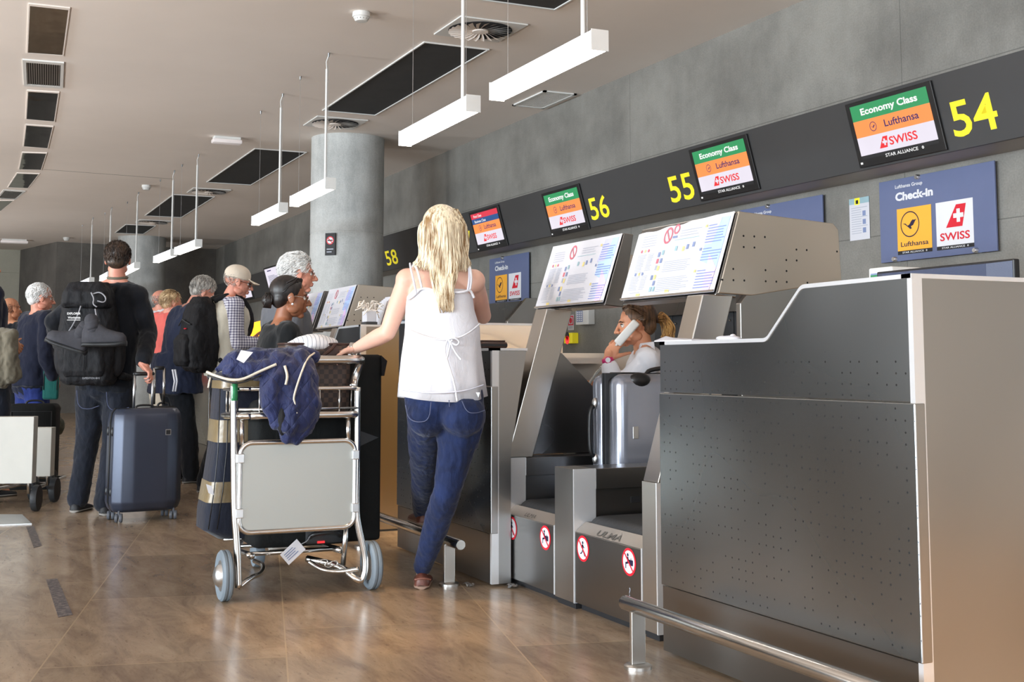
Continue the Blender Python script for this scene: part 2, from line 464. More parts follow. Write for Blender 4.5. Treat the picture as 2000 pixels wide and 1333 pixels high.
M['steel_dark'] = steel_mat('dark_brushed_steel', col=(0.26, 0.255, 0.25), rough=0.28)
M['steel_plate_perf'] = steel_mat('perforated_side_plate', col=(0.60, 0.55, 0.48), rough=0.40, perf=0.33, pitch=0.050, axes='yz', hole=0.085, zlo=0.735, zhi=0.93)
M['edge'] = pm('trim_and_highlight', (0.92, 0.94, 0.97), 0.28, metal=0.6, var=0.02)  # white top trims, and highlights painted as strips on steel corners
M['chrome'] = pm('polished_tube', (0.66, 0.65, 0.63), 0.22, metal=1.0, var=0.05)
M['alu'] = pm('satin_aluminium', (0.66, 0.67, 0.68), 0.35, metal=1.0, var=0.06)
M['zinc'] = steel_mat('zinc_board', col=(0.52, 0.53, 0.50), rough=0.5, brush=(6, 6, 6), grime=0.08)
M['white'] = pm('white_laminate', (0.83, 0.82, 0.80), 0.45, var=0.03)
M['cream'] = pm('cream_laminate', srgb(226, 216, 203), 0.5, var=0.03)
M['black'] = pm('black_plastic', (0.010, 0.010, 0.011), 0.4, var=0.2)
M['rubber'] = pm('black_rubber', (0.022, 0.024, 0.027), 0.55, var=0.25, bump=0.4, bs=50)
M['tyre'] = pm('grey_tyre', srgb(120, 132, 142), 0.7, var=0.1, bump=0.2)
M['dark_void'] = pm('dark_recess', srgb(52, 52, 52), 0.9, var=0.1)
M['fascia'] = pm('anthracite_panel', srgb(60, 60, 61), 0.6, var=0.05, vs=2)
M['fascia_under'] = pm('grey_metal_soffit', srgb(150, 146, 142), 0.5, var=0.04)
M['yellow'] = pm('yellow_vinyl', srgb(246, 228, 44), 0.5, var=0.02, emit=0.15)  # vinyl given a slight glow of its own
M['ink'] = pm('black_ink', (0.012, 0.012, 0.014), 0.6, var=0.1)
M['green'] = pm('screen_green', srgb(34, 140, 84), 0.4, var=0.02, emit=0.55)
M['orange'] = pm('screen_orange', srgb(248, 140, 70), 0.4, var=0.02, emit=0.6)
M['scr_white'] = pm('screen_white', srgb(214, 208, 220), 0.4, var=0.02, emit=0.55)
M['scr_text'] = pm('screen_text', srgb(235, 235, 235), 0.4, var=0.02, emit=0.6)
M['navy_text'] = pm('screen_navy', srgb(40, 22, 90), 0.4, var=0.02, emit=0.3)
M['red_text'] = pm('screen_red', srgb(222, 30, 38), 0.4, var=0.02, emit=0.5)
M['scr_crimson'] = pm('screen_crimson', srgb(206, 44, 66), 0.4, var=0.02, emit=0.5)
M['scr_blue'] = pm('screen_blue', srgb(30, 72, 128), 0.4, var=0.02, emit=0.5)
M['sign_blue'] = pm('slate_blue_panel', srgb(98, 108, 142), 0.5, var=0.03)
M['sign_yellow'] = pm('amber_sign', srgb(250, 178, 60), 0.5, var=0.02)
M['sign_white'] = pm('white_sign', srgb(226, 226, 230), 0.5, var=0.01)
M['sign_navy'] = pm('navy_print', srgb(34, 26, 60), 0.5, var=0.02)
M['sign_red'] = pm('red_print', srgb(214, 28, 48), 0.5, var=0.02)
M['paper'] = pm('white_paper', srgb(206, 206, 213), 0.65, var=0.015)
M['p_blue'] = pm('print_pale_blue', srgb(176, 202, 240), 0.55, var=0.03)
M['p_violet'] = pm('print_pale_violet', srgb(222, 192, 232), 0.55, var=0.03)
M['p_lilac'] = pm('print_lilac', srgb(192, 194, 236), 0.55, var=0.03)
M['p_grey'] = pm('print_grey_text', srgb(168, 173, 186), 0.6, var=0.05)
M['p_bluegrey'] = pm('print_blue_text', srgb(124, 138, 196), 0.6, var=0.05)
M['p_red'] = pm('print_red', srgb(204, 110, 124), 0.6, var=0.04)
M['p_teal'] = pm('print_teal', srgb(150, 180, 188), 0.6, var=0.1)
M['p_slate'] = pm('print_slate', srgb(126, 140, 176), 0.6, var=0.1)
M['p_yellow'] = pm('print_yellow', srgb(232, 214, 140), 0.6, var=0.1)

for _k in ('green', 'orange', 'scr_white', 'scr_text', 'navy_text', 'red_text', 'scr_crimson', 'scr_blue'):
    _b = [n for n in M[_k].node_tree.nodes if n.type == 'BSDF_PRINCIPLED'][0]
    for l in list(_b.inputs['Base Color'].links): M[_k].node_tree.links.remove(l)
    _b.inputs['Base Color'].default_value = (.02, .02, .02, 1); _b.inputs['Emission Strength'].default_value = 1.0; _b.inputs['Roughness'].default_value = .35
# ------------------------------------------------------------------ flat print helper
_txt = {}
def text_tris(s, bold=0.0):
    k = (s, bold)
    if k in _txt: return _txt[k]
    c = bpy.data.curves.new('t', 'FONT'); c.body = s; c.size = 1.0; c.offset = bold; c.resolution_u = 3
    o = bpy.data.objects.new('t', c); COL.objects.link(o)
    dg = bpy.context.evaluated_depsgraph_get()
    me = bpy.data.meshes.new_from_object(o.evaluated_get(dg))
    vs = [(v.co.x, v.co.y) for v in me.vertices]; fs = [list(p.vertices) for p in me.polygons]
    bpy.data.objects.remove(o); bpy.data.curves.remove(c); bpy.data.meshes.remove(me)
    if vs:
        x0 = min(v[0] for v in vs); x1 = max(v[0] for v in vs); y0 = min(v[1] for v in vs); y1 = max(v[1] for v in vs)
    else: x0 = x1 = y0 = y1 = 0
    _txt[k] = (vs, fs, x0, x1, y0, y1); return _txt[k]
class Print:
    """flat lettering and marks on a surface: local u to the right, v up, small lift along the normal"""
    def __init__(s, o, u, v):
        s.o, s.u, s.v = V(o), V(u).normalized(), V(v).normalized(); s.n = s.u.cross(s.v)
        s.mb = MB(); s.mats = []; s.k = 0
    def mi(s, m):
        if m not in s.mats: s.mats.append(m)
        return s.mats.index(m)
    def P(s, x, y, lift=None): return s.o + s.u*x + s.v*y + s.n*(s.h if lift is None else lift)
    h = 0.0012
    def poly(s, pts, m, layer=0):
        s.h = 0.0012 + 0.0007*layer
        f = s.mb.face([s.P(*p) for p in pts], s.mi(m)); return f
    def rect(s, x, y, w, h, m, layer=0): return s.poly([(x, y), (x+w, y), (x+w, y+h), (x, y+h)], m, layer)
    def disc(s, x, y, r, m, layer=0, ry=None, n=28):
        return s.poly([(x+r*math.cos(2*PI*i/n), y+(ry or r)*math.sin(2*PI*i/n)) for i in range(n)], m, layer)
    def ring(s, x, y, r0, r1, m, layer=0, n=32, ry=1.0):
        s.h = 0.0012 + 0.0007*layer
        for i in range(n):
            a, b = 2*PI*i/n, 2*PI*(i+1)/n
            s.mb.face([s.P(x+r0*math.cos(a), y+r0*ry*math.sin(a)), s.P(x+r1*math.cos(a), y+r1*ry*math.sin(a)), s.P(x+r1*math.cos(b), y+r1*ry*math.sin(b)), s.P(x+r0*math.cos(b), y+r0*ry*math.sin(b))], s.mi(m))
    def bar(s, x0, y0, x1, y1, w, m, layer=0):
        d = V((x1-x0, y1-y0)).normalized(); n = V((-d.y, d.x))*w/2
        s.poly([(x0-n.x, y0-n.y), (x1-n.x, y1-n.y), (x1+n.x, y1+n.y), (x0+n.x, y0+n.y)], m, layer)
    def text(s, t, x, y, h, m, layer=0, bold=0.0, w=None, align='L', cap=0.72):
        """h: height of a capital; w: total width if given"""
        vs, fs, x0, x1, y0, y1 = text_tris(t, bold)
        k = h/cap; kx = k if w is None else w/max(1e-6, x1-x0)
        ox = x if align == 'L' else x-(x1-x0)*kx/2
        s.h = 0.0012 + 0.0007*layer; mi = s.mi(m)
        bv = [s.mb.bm.verts.new(s.P(ox+(a-x0)*kx, y+b*k)) for a, b in vs]
        for f in fs:
            try:
                q = s.mb.bm.faces.new([bv[i] for i in f]); q.material_index = mi
            except ValueError: pass
    def build(s, name, parent=None, label=None):
        bm = s.mb.bm
        bm.normal_update()
        for f in bm.faces:
            if f.normal.dot(s.n) < 0: f.normal_flip()
        return obj(name, s.mb, [M[m] for m in s.mats], parent, label=label)
def onplane(px, py, p, n):
    d = _ray(px, py); return EYE + d*((V(p)-EYE).dot(V(n))/d.dot(V(n)))

# ------------------------------------------------------------------ the hall
XB, XF, YL = -10.0, 28.9, 14.0
struct('floor', MB().box(XB, XF+1, WALL-0.3, YL+0.3, -0.1, 0.0), M['floor'])
c = MB(); c.box(XB, XF+1, WALL-0.3, YL+0.3, CEIL, CEIL+0.15)
struct('ceiling', c, M['ceiling'])
struct('wall_right', MB().box(XB, XF+1, WALL-0.3, WALL, 0, CEIL), M['wall'])
w = MB(); w.box(XF, XF+0.3, -1.9, 0.6, 0, CEIL); struct('wall_far', w, M['wall_pale'])
w = MB(); w.box(XF, XF+0.3, 0.6, YL, 0, CEIL); struct('wall_end', w, M['wall_dark'])
w = MB()
w.prism([(28.89, -1.42, 0), (26.6, -2.0, 0), (26.85, -3.6, 0), (26.85, WALL+.001, 0), (28.89, WALL+.001, 0)], (0, 0, CEIL))
struct('wall_corner', w, M['wall_dark'])
# left and rear walls of the hall with their glazing openings
w = MB()
w.box(XB, XF, YL, YL+0.3, 0, 0.9); w.box(XB, XF, YL, YL+0.3, 3.3, CEIL)
for x0, x1 in ((XB, -7.2), (8.8, XF)): w.box(x0, x1, YL, YL+0.3, 0.9, 3.3)
struct('wall_left', w, M['wall_dark'])
w = MB()
w.box(XB-0.3, XB, WALL, YL, 0, 0.5); w.box(XB-0.3, XB, WALL, YL, 3.4, CEIL)
for y0, y1 in ((WALL, -4.4), (7.6, YL)): w.box(XB-0.3, XB, y0, y1, 0.5, 3.4)
struct('wall_rear', w, M['wall_dark'])
k = MB()
for y in (-4.4, -2.0, 0.4, 2.8, 5.2, 7.6): k.box(XB-0.22, XB-0.12, y-.05, y+.05, 0.5, 3.4)
struct('window_1', k, M['black'])
k = MB()
for x in (-7.2, -4, -.8, 2.4, 5.6, 8.8): k.box(x-.05, x+.05, YL+.1, YL+.2, 0.9, 3.3)
struct('window_2', k, M['black'])

def column(name, fx, fy, rad):
    p = onz(fx, fy, CEIL); d = V((p.x, p.y, 0)).normalized(); cx, cy = p.x+d.x*rad, p.y+d.y*rad
    mb = MB(); mb.lathe([(rad, 0), (rad, 2.42), (rad-.004, 2.425), (rad-.004, 2.435), (rad, 2.44), (rad, CEIL)], (cx, cy, 0), seg=64, cap=False)
    return struct(name, mb, M['concrete'], smooth=True, auto=30), (cx, cy, rad)
_, COL1 = column('column_1', 680, 259, 0.405)
_, COL2 = column('column_2', 278, 460, 0.46)
# recessed dark slots in the ceiling, with a pale reveal
def recess(n, x0, x1, y0, y1):
    mb = MB()
    mb.box(x0, x1, y0, y1, CEIL-0.004, CEIL-0.001, mat=0)
    for a in ((x0-.012, x1+.012, y0-.012, y0), (x0-.012, x1+.012, y1, y1+.012), (x0-.012, x0, y0, y1), (x1, x1+.012, y0, y1)):
        mb.box(*a, CEIL-0.012, CEIL-0.001, mat=1)
    return struct('trim_%d' % n, mb, [M['dark_void'], M['white_paint']])
def rect_from(pts):
    q = [onz(a, b, CEIL) for a, b in pts]
    return min(p.x for p in q), max(p.x for p in q), min(p.y for p in q), max(p.y for p in q)
for i, pts in enumerate((((829, 82), (946, 95), (638, 215), (733, 223)), ((597, 297), (525, 293), (405, 355), (473, 359)),
                         ((365, 382), (418, 384), (285, 420), (332, 423)), ((265, 439), (303, 441), (226, 454), (262, 456)))):
    recess(i+1, *rect_from(pts))
q = onz(1080, 14, CEIL); q2 = onz(960, -2, CEIL); recess(5, q.x-.02-2.6, q.x+.02, q.y-.02, q.y+0.56)
# joint line across the ceiling
a, b = onz(85, 331, CEIL), onz(340, 350, CEIL)
j = MB(); d = (b-a).normalized(); nn = V((-d.y, d.x, 0))*.008
j.prism([a-nn, b-nn, b+nn, a+nn], (0, 0, -0.001)); struct('trim_6', j, M['wall_dark'])

# ------------------------------------------------------------------ ceiling fittings
def quad_frame(pts):
    q = [onz(a, b, CEIL) for a, b in pts]
    return q
PANES = [((56,5),(137,14),(124,109),(52,104)), ((53,175),(116,179),(107,238),(50,233)), ((50,242),(104.5,246),(94,290),(45,286)),
         ((43,296.5),(92,298),(81,332),(36,331)), ((33,337),(77.5,338.6),(55,367.5),(14.4,366)), ((-15,391),(28,391),(2,412),(-45,412))]
PL = ['nearest mirrored glass pane in the ceiling, beyond it a slatted grille', 'mirrored ceiling pane just past the slatted grille, second from near',
      'third mirrored ceiling pane of the curved row at top left', 'fourth mirrored ceiling pane of the curved row at top left',
      'mirrored ceiling pane just before the far dark grille', 'farthest mirrored ceiling pane, past the far dark grille']
mt, nt, b_ = _nt('mirror_glass'); b_.inputs['Metallic'].default_value = 1.0; b_.inputs['Roughness'].default_value = 0.06
b_.inputs['Base Color'].default_value = (0.62, 0.62, 0.63, 1)
n_ = N(nt, 'ShaderNodeTexNoise', ins={0: coords(nt, world=True), 2: 1.7, 3: 2.0}); bp_ = N(nt, 'ShaderNodeBump')
bp_.inputs['Strength'].default_value = 0.35; bp_.inputs['Distance'].default_value = 0.02
nt.links.new(n_.outputs[0], bp_.inputs['Height']); nt.links.new(bp_.outputs[0], b_.inputs['Normal'])
M['mirror'] = mt
for pts, lab in zip(PANES, PL):
    q = quad_frame(pts); cen = sum(q, V())/4
    t = thing('ceiling_pane', lab, 'ceiling pane', (cen.x, cen.y, CEIL-0.03), 'mirrored panes set in the ceiling')
    inner = [p.lerp(cen, 0.07) for p in q]
    fr = MB()
    for i in range(4):
        j = (i+1) % 4
        fr.prism([q[i], q[j], inner[j], inner[i]], (0, 0, -0.009))
    obj('frame', fr, M['ceiling'], t)
    obj('mirror', MB().prism(inner, (0, 0, -0.008)), M['mirror'], t)
for pts, lab in ((((44,114.5),(125,121),(123,171),(47,166)), 'grey slatted ceiling grille between the two nearest mirrored panes'),
                 (((7,370),(50,373),(31,389),(-7,387)), 'far dark ceiling grille at the left edge')):
    q = quad_frame(pts); cen = sum(q, V())/4
    t = thing('ceiling_grille', lab, 'vent', (cen.x, cen.y, CEIL-0.03), 'grilles in the curved ceiling row')
    inner = [p.lerp(cen, 0.16) for p in q]
    fr = MB()
    for i in range(4):
        j = (i+1) % 4; fr.prism([q[i], q[j], inner[j], inner[i]], (0, 0, -0.012))
    obj('frame', fr, M['white_paint'], t)
    obj('backing', MB().prism(inner, (0, 0, -0.004)), M['ink'], t)
    sl = MB(); ns = 15
    for i in range(ns):
        f0, f1 = (i+.15)/ns, (i+.6)/ns
        A0, B0 = inner[0].lerp(inner[1], f0), inner[3].lerp(inner[2], f0)
        A1, B1 = inner[0].lerp(inner[1], f1), inner[3].lerp(inner[2], f1)
        sl.prism([A0, A1, B1, B0], (0, 0, -0.010))
    obj('slats', sl, M['alu'], t)
def diffuser(px, py, lab):
    c = onz(px, py, CEIL); s = 0.27
    t = thing('air_diffuser', lab, 'vent', (c.x, c.y, CEIL-0.02), 'square swirl diffusers in the ceiling')
    obj('plate', MB().box(c.x-s, c.x+s, c.y-s, c.y+s, CEIL-0.012, CEIL-0.001, bev=.003), M['white_paint'], t)
    r0, r1 = 0.05, 0.24
    obj('core', MB().lathe([(r1, 0), (r1, .003)], (c.x, c.y, CEIL-0.016), seg=40), M['ink'], t)
    v = MB()
    for i in range(24):
        a = 2*PI*i/24; tw = .42
        def pt(r, da, z): return V((c.x+r*math.cos(a+da), c.y+r*math.sin(a+da), CEIL-z))
        w_ = .155
        v.face([pt(r0, 0, .018), pt(r0, w_, .018), pt((r0+r1)/2, w_+tw*.4, .02), pt(r1, w_+tw*.6, .022), pt(r1, tw*.6, .034), pt((r0+r1)/2, tw*.4, .032)])
    v.lathe([(r0+.01, 0), (r0+.01, -.012), (.01, -.014)], (c.x, c.y, CEIL-.016), seg=24)
    obj('vanes', v, M['ceiling'], t)
diffuser(938, 56, 'nearest square swirl air diffuser, above the two big lamps')
diffuser(655, 239, 'swirl air diffuser above the near concrete column')
diffuser(408, 373, 'swirl air diffuser left of the near column')
diffuser(299, 433, 'small far swirl air diffuser near the far column')
q = quad_frame(((1006,205),(1062.5,176),(1122.5,184.5),(1064,209.5)))
x0, x1, y0, y1 = min(p.x for p in q), max(p.x for p in q), min(p.y for p in q), max(p.y for p in q)
t = thing('return_grille', 'white rectangular louvred grille in the ceiling beside the right wall', 'vent', ((x0+x1)/2, (y0+y1)/2, CEIL-.02))
fr = MB()
for a in ((x0, x1, y0, y0+.03), (x0, x1, y1-.03, y1), (x0, x0+.03, y0, y1), (x1-.03, x1, y0, y1)): fr.box(*a, CEIL-.014, CEIL-.001)
obj('frame', fr, M['white_paint'], t)
sl = MB(); n = 14
for i in range(n): yy = y0+.03+(y1-y0-.06)*(i+.2)/n; sl.box(x0+.03, x1-.03, yy, yy+(y1-y0)/n*.45, CEIL-.010, CEIL-.002)
obj('louvres', sl, M['white_paint'], t)
obj('backing', MB().box(x0+.03, x1-.03, y0+.03, y1-.03, CEIL-.002, CEIL-.001), M['wall_dark'], t)
for px, py, lab in ((706, 24, 'white smoke detector near the top of the picture'), (286, 362, 'small smoke detector in the middle of the left ceiling'), (130, 464, 'far smoke detector above the dark corner wall')):
    c = onz(px, py, CEIL)
    t = thing('smoke_detector', lab, 'smoke detector', (c.x, c.y, CEIL-.07), 'smoke detectors on the ceiling')
    obj('base', MB().lathe([(.062, 0), (.065, -.03), (.062, -.035)], (c.x, c.y, CEIL-.001), seg=28), M['white_paint'], t, True, 40)
    obj('sensor_head', MB().lathe([(.058, -.036), (.050, -.055), (.042, -.066), (.001, -.068)], (c.x, c.y, CEIL-.001), seg=28), M['white_paint'], t, True, 40)
    obj('sensor_slots', MB().lathe([(.0535, -.048), (.050, -.056)], (c.x, c.y, CEIL-.0005), seg=14, cap=False), M['wall_dark'], t)
M['lens'] = pm('frosted_lens', srgb(214, 206, 204), 0.35, var=.04, emit=0.25)
for px, py, lab, s in ((443, 268, 'white emergency light on the ceiling left of the near column', 1.0), (28, 468, 'far emergency light on the ceiling at the left edge', 1.6)):
    c = onz(px, py, CEIL)
    t = thing('emergency_light', lab, 'light fitting', (c.x, c.y, CEIL-.07), 'emergency lights on the ceiling')
    obj('base', MB().box(c.x-.06*s, c.x+.06*s, c.y-.145*s, c.y+.145*s, CEIL-.03, CEIL-.001, bev=.004), M['white_paint'], t)
    obj('lens', MB().box(c.x-.065*s, c.x+.065*s, c.y-.16*s, c.y+.16*s, CEIL-.075, CEIL-.03, bev=.012), M['lens'], t, True, 40)
# pendant lamps over the desks
mt, nt, b_ = _nt('lamp_diffuser')
b_.inputs['Base Color'].default_value = (1, 1, 1, 1); b_.inputs['Emission Color'].default_value = (1.0, 0.93, 0.84, 1); b_.inputs['Emission Strength'].default_value = 14.0
M['glow'] = mt
mt, nt, b_ = _nt('lamp_acrylic_side')
b_.inputs['Base Color'].default_value = (.9, .93, .97, 1); b_.inputs['Emission Color'].default_value = (0.88, 0.94, 1.0, 1); b_.inputs['Emission Strength'].default_value = 0.62; b_.inputs['Roughness'].default_value = .4
M['lamp_side'] = mt
LZ = 2.38
LAMPS = [((956,194.5),(1156,95)), ((778.7,283.7),(911,216)), ((565.7,402.7),(635.6,368.5)), ((491,439.7),(544.6,414.3)),
         ((340,497),(381,482)), ((299,513),(333,500)), ((237,537),(262,524)), ((194,549),(210,541)), ((150,562),(174,552))]
LL = ['largest pendant lamp, nearest, top centre', 'second nearest pendant lamp, left of the largest', 'pendant lamp in front of the near concrete column',
      'pendant lamp just left of the near column', 'pendant lamp left of the column, right one of a touching pair', 'pendant lamp touching end to end, left one of the pair',
      'far pendant lamp right of the backpack man\'s head', 'far pendant lamp half hidden behind the backpack man\'s head', 'farthest pendant lamp, left of the backpack man\'s head']
for (a, b), lab in zip(LAMPS, LL):
    A, B = onz(*a, LZ), onz(*b, LZ)
    d = (B-A).normalized(); s = V((0, 0, 1)).cross(d).normalized()     # s: towards the hall is -s or s
    if s.y > 0: s = -s
    wd, ht = 0.082, 0.085
    t = thing('pendant_lamp', lab, 'lamp', ((A+B)/2), 'linear pendant lamps over the check-in desks')
    L = (B-A).length
    def bx(mb, u0, u1, v0, v1, z0, z1):
        mb.prism([A+d*u0+s*v0+V((0,0,z0)), A+d*u1+s*v0+V((0,0,z0)), A+d*u1+s*v1+V((0,0,z0)), A+d*u0+s*v1+V((0,0,z0))], (0, 0, z1-z0)); return mb
    obj('housing', bx(MB(), .004, L-.004, 0, wd, .006, ht), M['lamp_side'], t)
    for u0, u1 in ((0, .004), (L-.004, L)): obj('end_cap', bx(MB(), u0, u1, -.002, wd+.002, -.004, ht+.006), M['white_paint'], t)
    obj('diffuser', bx(MB(), .004, L-.004, .003, wd-.003, 0, .006), M['glow'], t)
    for u0, u1 in ((.12, .17), (L-.20, L-.12)): obj('clip', bx(MB(), u0, u1, .025, .057, ht, ht+.014), M['white_paint'], t)
    pr = A+d*(L-.16)+s*(wd/2); zt = LZ+ht
    obj('rod', MB().tube([(pr.x, pr.y, zt), (pr.x, pr.y, CEIL-.13)], .0105, seg=12), M['white_paint'], t, True, 40)
    obj('cable', MB().tube([(pr.x, pr.y, CEIL-.13), (pr.x+.004, pr.y+.004, CEIL-.07), (pr.x-.012, pr.y-.006, CEIL-.03), (pr.x-.018, pr.y-.008, CEIL-.001)], .0045, seg=6), M['white_paint'], t)
    pw = A+d*.145+s*(wd/2)
    obj('wire', MB().tube([(pw.x, pw.y, zt), (pw.x, pw.y, CEIL-.001)], .0016, seg=5), M['alu'], t)
    obj('wire', MB().tube([(pr.x-.018, pr.y-.012, zt), (pr.x-.018, pr.y-.012, CEIL-.001)], .0014, seg=5), M['alu'], t)
    for p in (pw, pr+V((-.018, -.01, 0))): obj('ceiling_cup', MB().lathe([(.007, 0), (.010, .03)], (p.x, p.y, CEIL-.031), seg=12), M['steel_dark'], t)

# ------------------------------------------------------------------ number fascia and displays
YB, YT = -4.98, -4.865
ZB = ony(2000, 266, YB).z; ZT = ony(2000, 97, YT).z
FP = V((0, YB, ZB)); FV = V((0, YT-YB, ZT-ZB)); FU = V((-1, 0, 0)); FN = FU.cross(FV.normalized())
FX0, FX1 = 2.0, 25.2
t = thing('number_fascia', 'long anthracite fascia on the right wall with yellow desk numbers', 'sign board', ((FX0+FX1)/2, YB, ZB))
FASCIA = t
obj('face_panel', MB().prism([(FX0, YB, ZB), (FX0, YT, ZT), (FX0, YT-.02, ZT), (FX0, YB-.02, ZB)], (FX1-FX0, 0, 0)), M['fascia'], t)
obj('soffit', MB().prism([(FX0, YB-.02, ZB+.004), (FX0, YB-.02, ZB+.03), (FX0, WALL+.002, ZB+.03), (FX0, WALL+.002, ZB+.004)], (FX1-FX0, 0, 0)), M['fascia_under'], t)
obj('top_cover', MB().prism([(FX0, YT-.02, ZT-.02), (FX0, YT-.02, ZT), (FX0, WALL+.002, ZT), (FX0, WALL+.002, ZT-.02)], (FX1-FX0, 0, 0)), M['fascia'], t)
def fpt(px, py): return onplane(px, py, FP, FN)
def number(s, bl, br, tl):
    p, q, r = fpt(*bl), fpt(*br), fpt(*tl)
    pr = Print(p, FU, FV); h = (r-p).dot(FV.normalized())
    pr.text(s, 0, 0, h, 'yellow', 0, bold=0.012, w=(p-q).dot(V((1, 0, 0))), cap=0.73)
    pr.build('desk_number', FASCIA, label='yellow number '+s)
number('54', (1866, 268), (1955, 250), (1858, 196))
number('55', (1313, 396), (1360, 387), (1305, 344))
number('56', (1157, 430), (1193, 421), (1151, 386))
number('57', (895, 492), (926, 485), (889, 456))
number('58', (757, 519), (779, 513), (752, 490))
def crane(pr, cx, cy, r, m, layer):
    pr.ring(cx, cy, r*.93, r*1.02, m, layer, ry=1.0)
    B = [(-.80, .10), (-.55, .02), (-.25, -.18), (.05, -.40), (.20, -.34), (.10, -.18), (.35, -.10), (.55, .18), (.72, .34), (.45, .30), (.30, .34), (.20, .26), (.12, .20), (-.05, -.02), (-.25, -.10), (-.50, .10)]
    for i in range(len(B)-2):
        pass
    pr.poly([(cx+x*r, cy+y*r) for x, y in B], m, layer)
def swiss_tail(pr, x, y, w, h, m, white, layer):
    pr.poly([(x, y), (x+w*.80, y), (x+w, y+h), (x+w*.52, y+h)], m, layer)
    cx, cy, k = x+w*.62, y+h*.5, h*.30
    q = k*.34
    pr.poly([(cx-k, cy-q), (cx-q, cy-q), (cx-q, cy-k), (cx+q, cy-k), (cx+q, cy-q), (cx+k, cy-q), (cx+k, cy+q), (cx+q, cy+q), (cx+q, cy+k), (cx-q, cy+k), (cx-q, cy+q), (cx-k, cy+q)], white, layer+1)
def display(bl, br, tl, kind, lab, w=None):
    p, q, r = fpt(*bl), fpt(*br), fpt(*tl)
    W = (p-q).dot(V((1, 0, 0))); fv = FV.normalized(); H = (r-p).dot(fv)
    o = p + FN*0.004
    t = thing('flight_display', lab, 'screen', p + FU*W/2, 'displays on the number fascia')
    cs = MB(); A = o; B = o+FU*W; C_ = B+fv*H; D_ = o+fv*H
    cs.prism([A, B, C_, D_], FN*0.014, bev=.003)
    obj('casing', cs, M['black'], t)
    g = Print(o+FN*0.0145, FU, FV)
    bx_, by0, by1 = W*.055, H*.115, H*.06
    sw, sh = W-2*bx_, H-by0-by1; x, y = bx_, by0
    if kind == 'eco' or kind == 'first':
        s0 = sh*.93; yy = y+sh-s0
        g.rect(x, y, sw, sh-s0, 'ink', 0)
        g.text('STAR ALLIANCE', x+sw*.32, y-H*.028, H*.05, 'scr_text', 1, .01, w=sw*.42)
        g.ring(x+sw*.80, y-H*.005, H*.010, H*.022, 'scr_text', 1, n=8)
        g.rect(x, yy, sw, s0*.36, 'scr_white', 0)
        swiss_tail(g, x+sw*.27, yy+s0*.07, sw*.13, s0*.22, 'red_text', 'scr_white', 1)
        g.text('SWISS', x+sw*.41, yy+s0*.10, s0*.16, 'red_text', 1, .02, w=sw*.36)
        hO = .33 if kind == 'eco' else .30
        g.rect(x, yy+s0*.36, sw, s0*hO, 'orange', 0)
        g.ring(x+sw*.25, yy+s0*(.36+hO/2), s0*.088, s0*.096, 'navy_text', 1)
        crane(g, x+sw*.25, yy+s0*(.36+hO/2), s0*.085, 'navy_text', 1)
        g.text('Lufthansa', x+sw*.40, yy+s0*(.36+hO*.32), s0*.14, 'navy_text', 1, .015, w=sw*.44)
        if kind == 'eco':
            g.rect(x, yy+s0*.69, sw, s0*.31, 'green', 0)
            g.text('Economy Class', x+sw*.5, yy+s0*.79, s0*.13, 'scr_text', 1, .03, w=sw*.74, align='C')
        else:
            g.rect(x, yy+s0*.66, sw, s0*.17, 'scr_blue', 0); g.rect(x, yy+s0*.83, sw, s0*.17, 'scr_crimson', 0)
            g.text('First Class', x+sw*.10, yy+s0*.87, s0*.085, 'scr_text', 1, .01, w=sw*.30)
            g.text('Business Class', x+sw*.10, yy+s0*.70, s0*.085, 'scr_text', 1, .01, w=sw*.42)
    elif kind == 'page':
        g.rect(x, y, sw, sh, 'scr_white', 0)
        g.rect(x+sw*.18, y+sh*.86, sw*.30, sh*.05, 'navy_text', 1)
        for i in range(7): g.rect(x+sw*.16, y+sh*(.62-.06*i), sw*(.68 if i % 3 else .5), sh*.022, 'p_slate', 1)
    else:
        g.rect(x, y, sw, sh, 'dark_void', 0)
    g.build('screen_image', t)
    b = MB(); c0 = o+FU*(W*.03)+fv*(H*.05)+FN*.0165
    b.prism([c0, c0+FU*.018, c0+FU*.018+fv*.012, c0+fv*.012], FN*.001); obj('status_label', b, M['scr_text'], t)
    return t
display((1684,328), (1853,289), (1655,204), 'eco', 'nearest display, beside number 54: green, orange and white class panel')
display((1373,393), (1488,371), (1352,292), 'eco', 'display right of number 55 with green, orange and white panel')
display((1081,463), (1154,443), (1062,378), 'eco', 'display left of number 56 with green, orange and white panel')
display((937,492), (994,475), (921,415), 'first', 'display with a red and blue first and business class header')
display((528,571), (556,562), (517,524), 'page', 'far display showing a white text page, left of the white-haired man')
display((476,588), (497,582), (464,552), 'page', 'small far display behind the man in the cap')

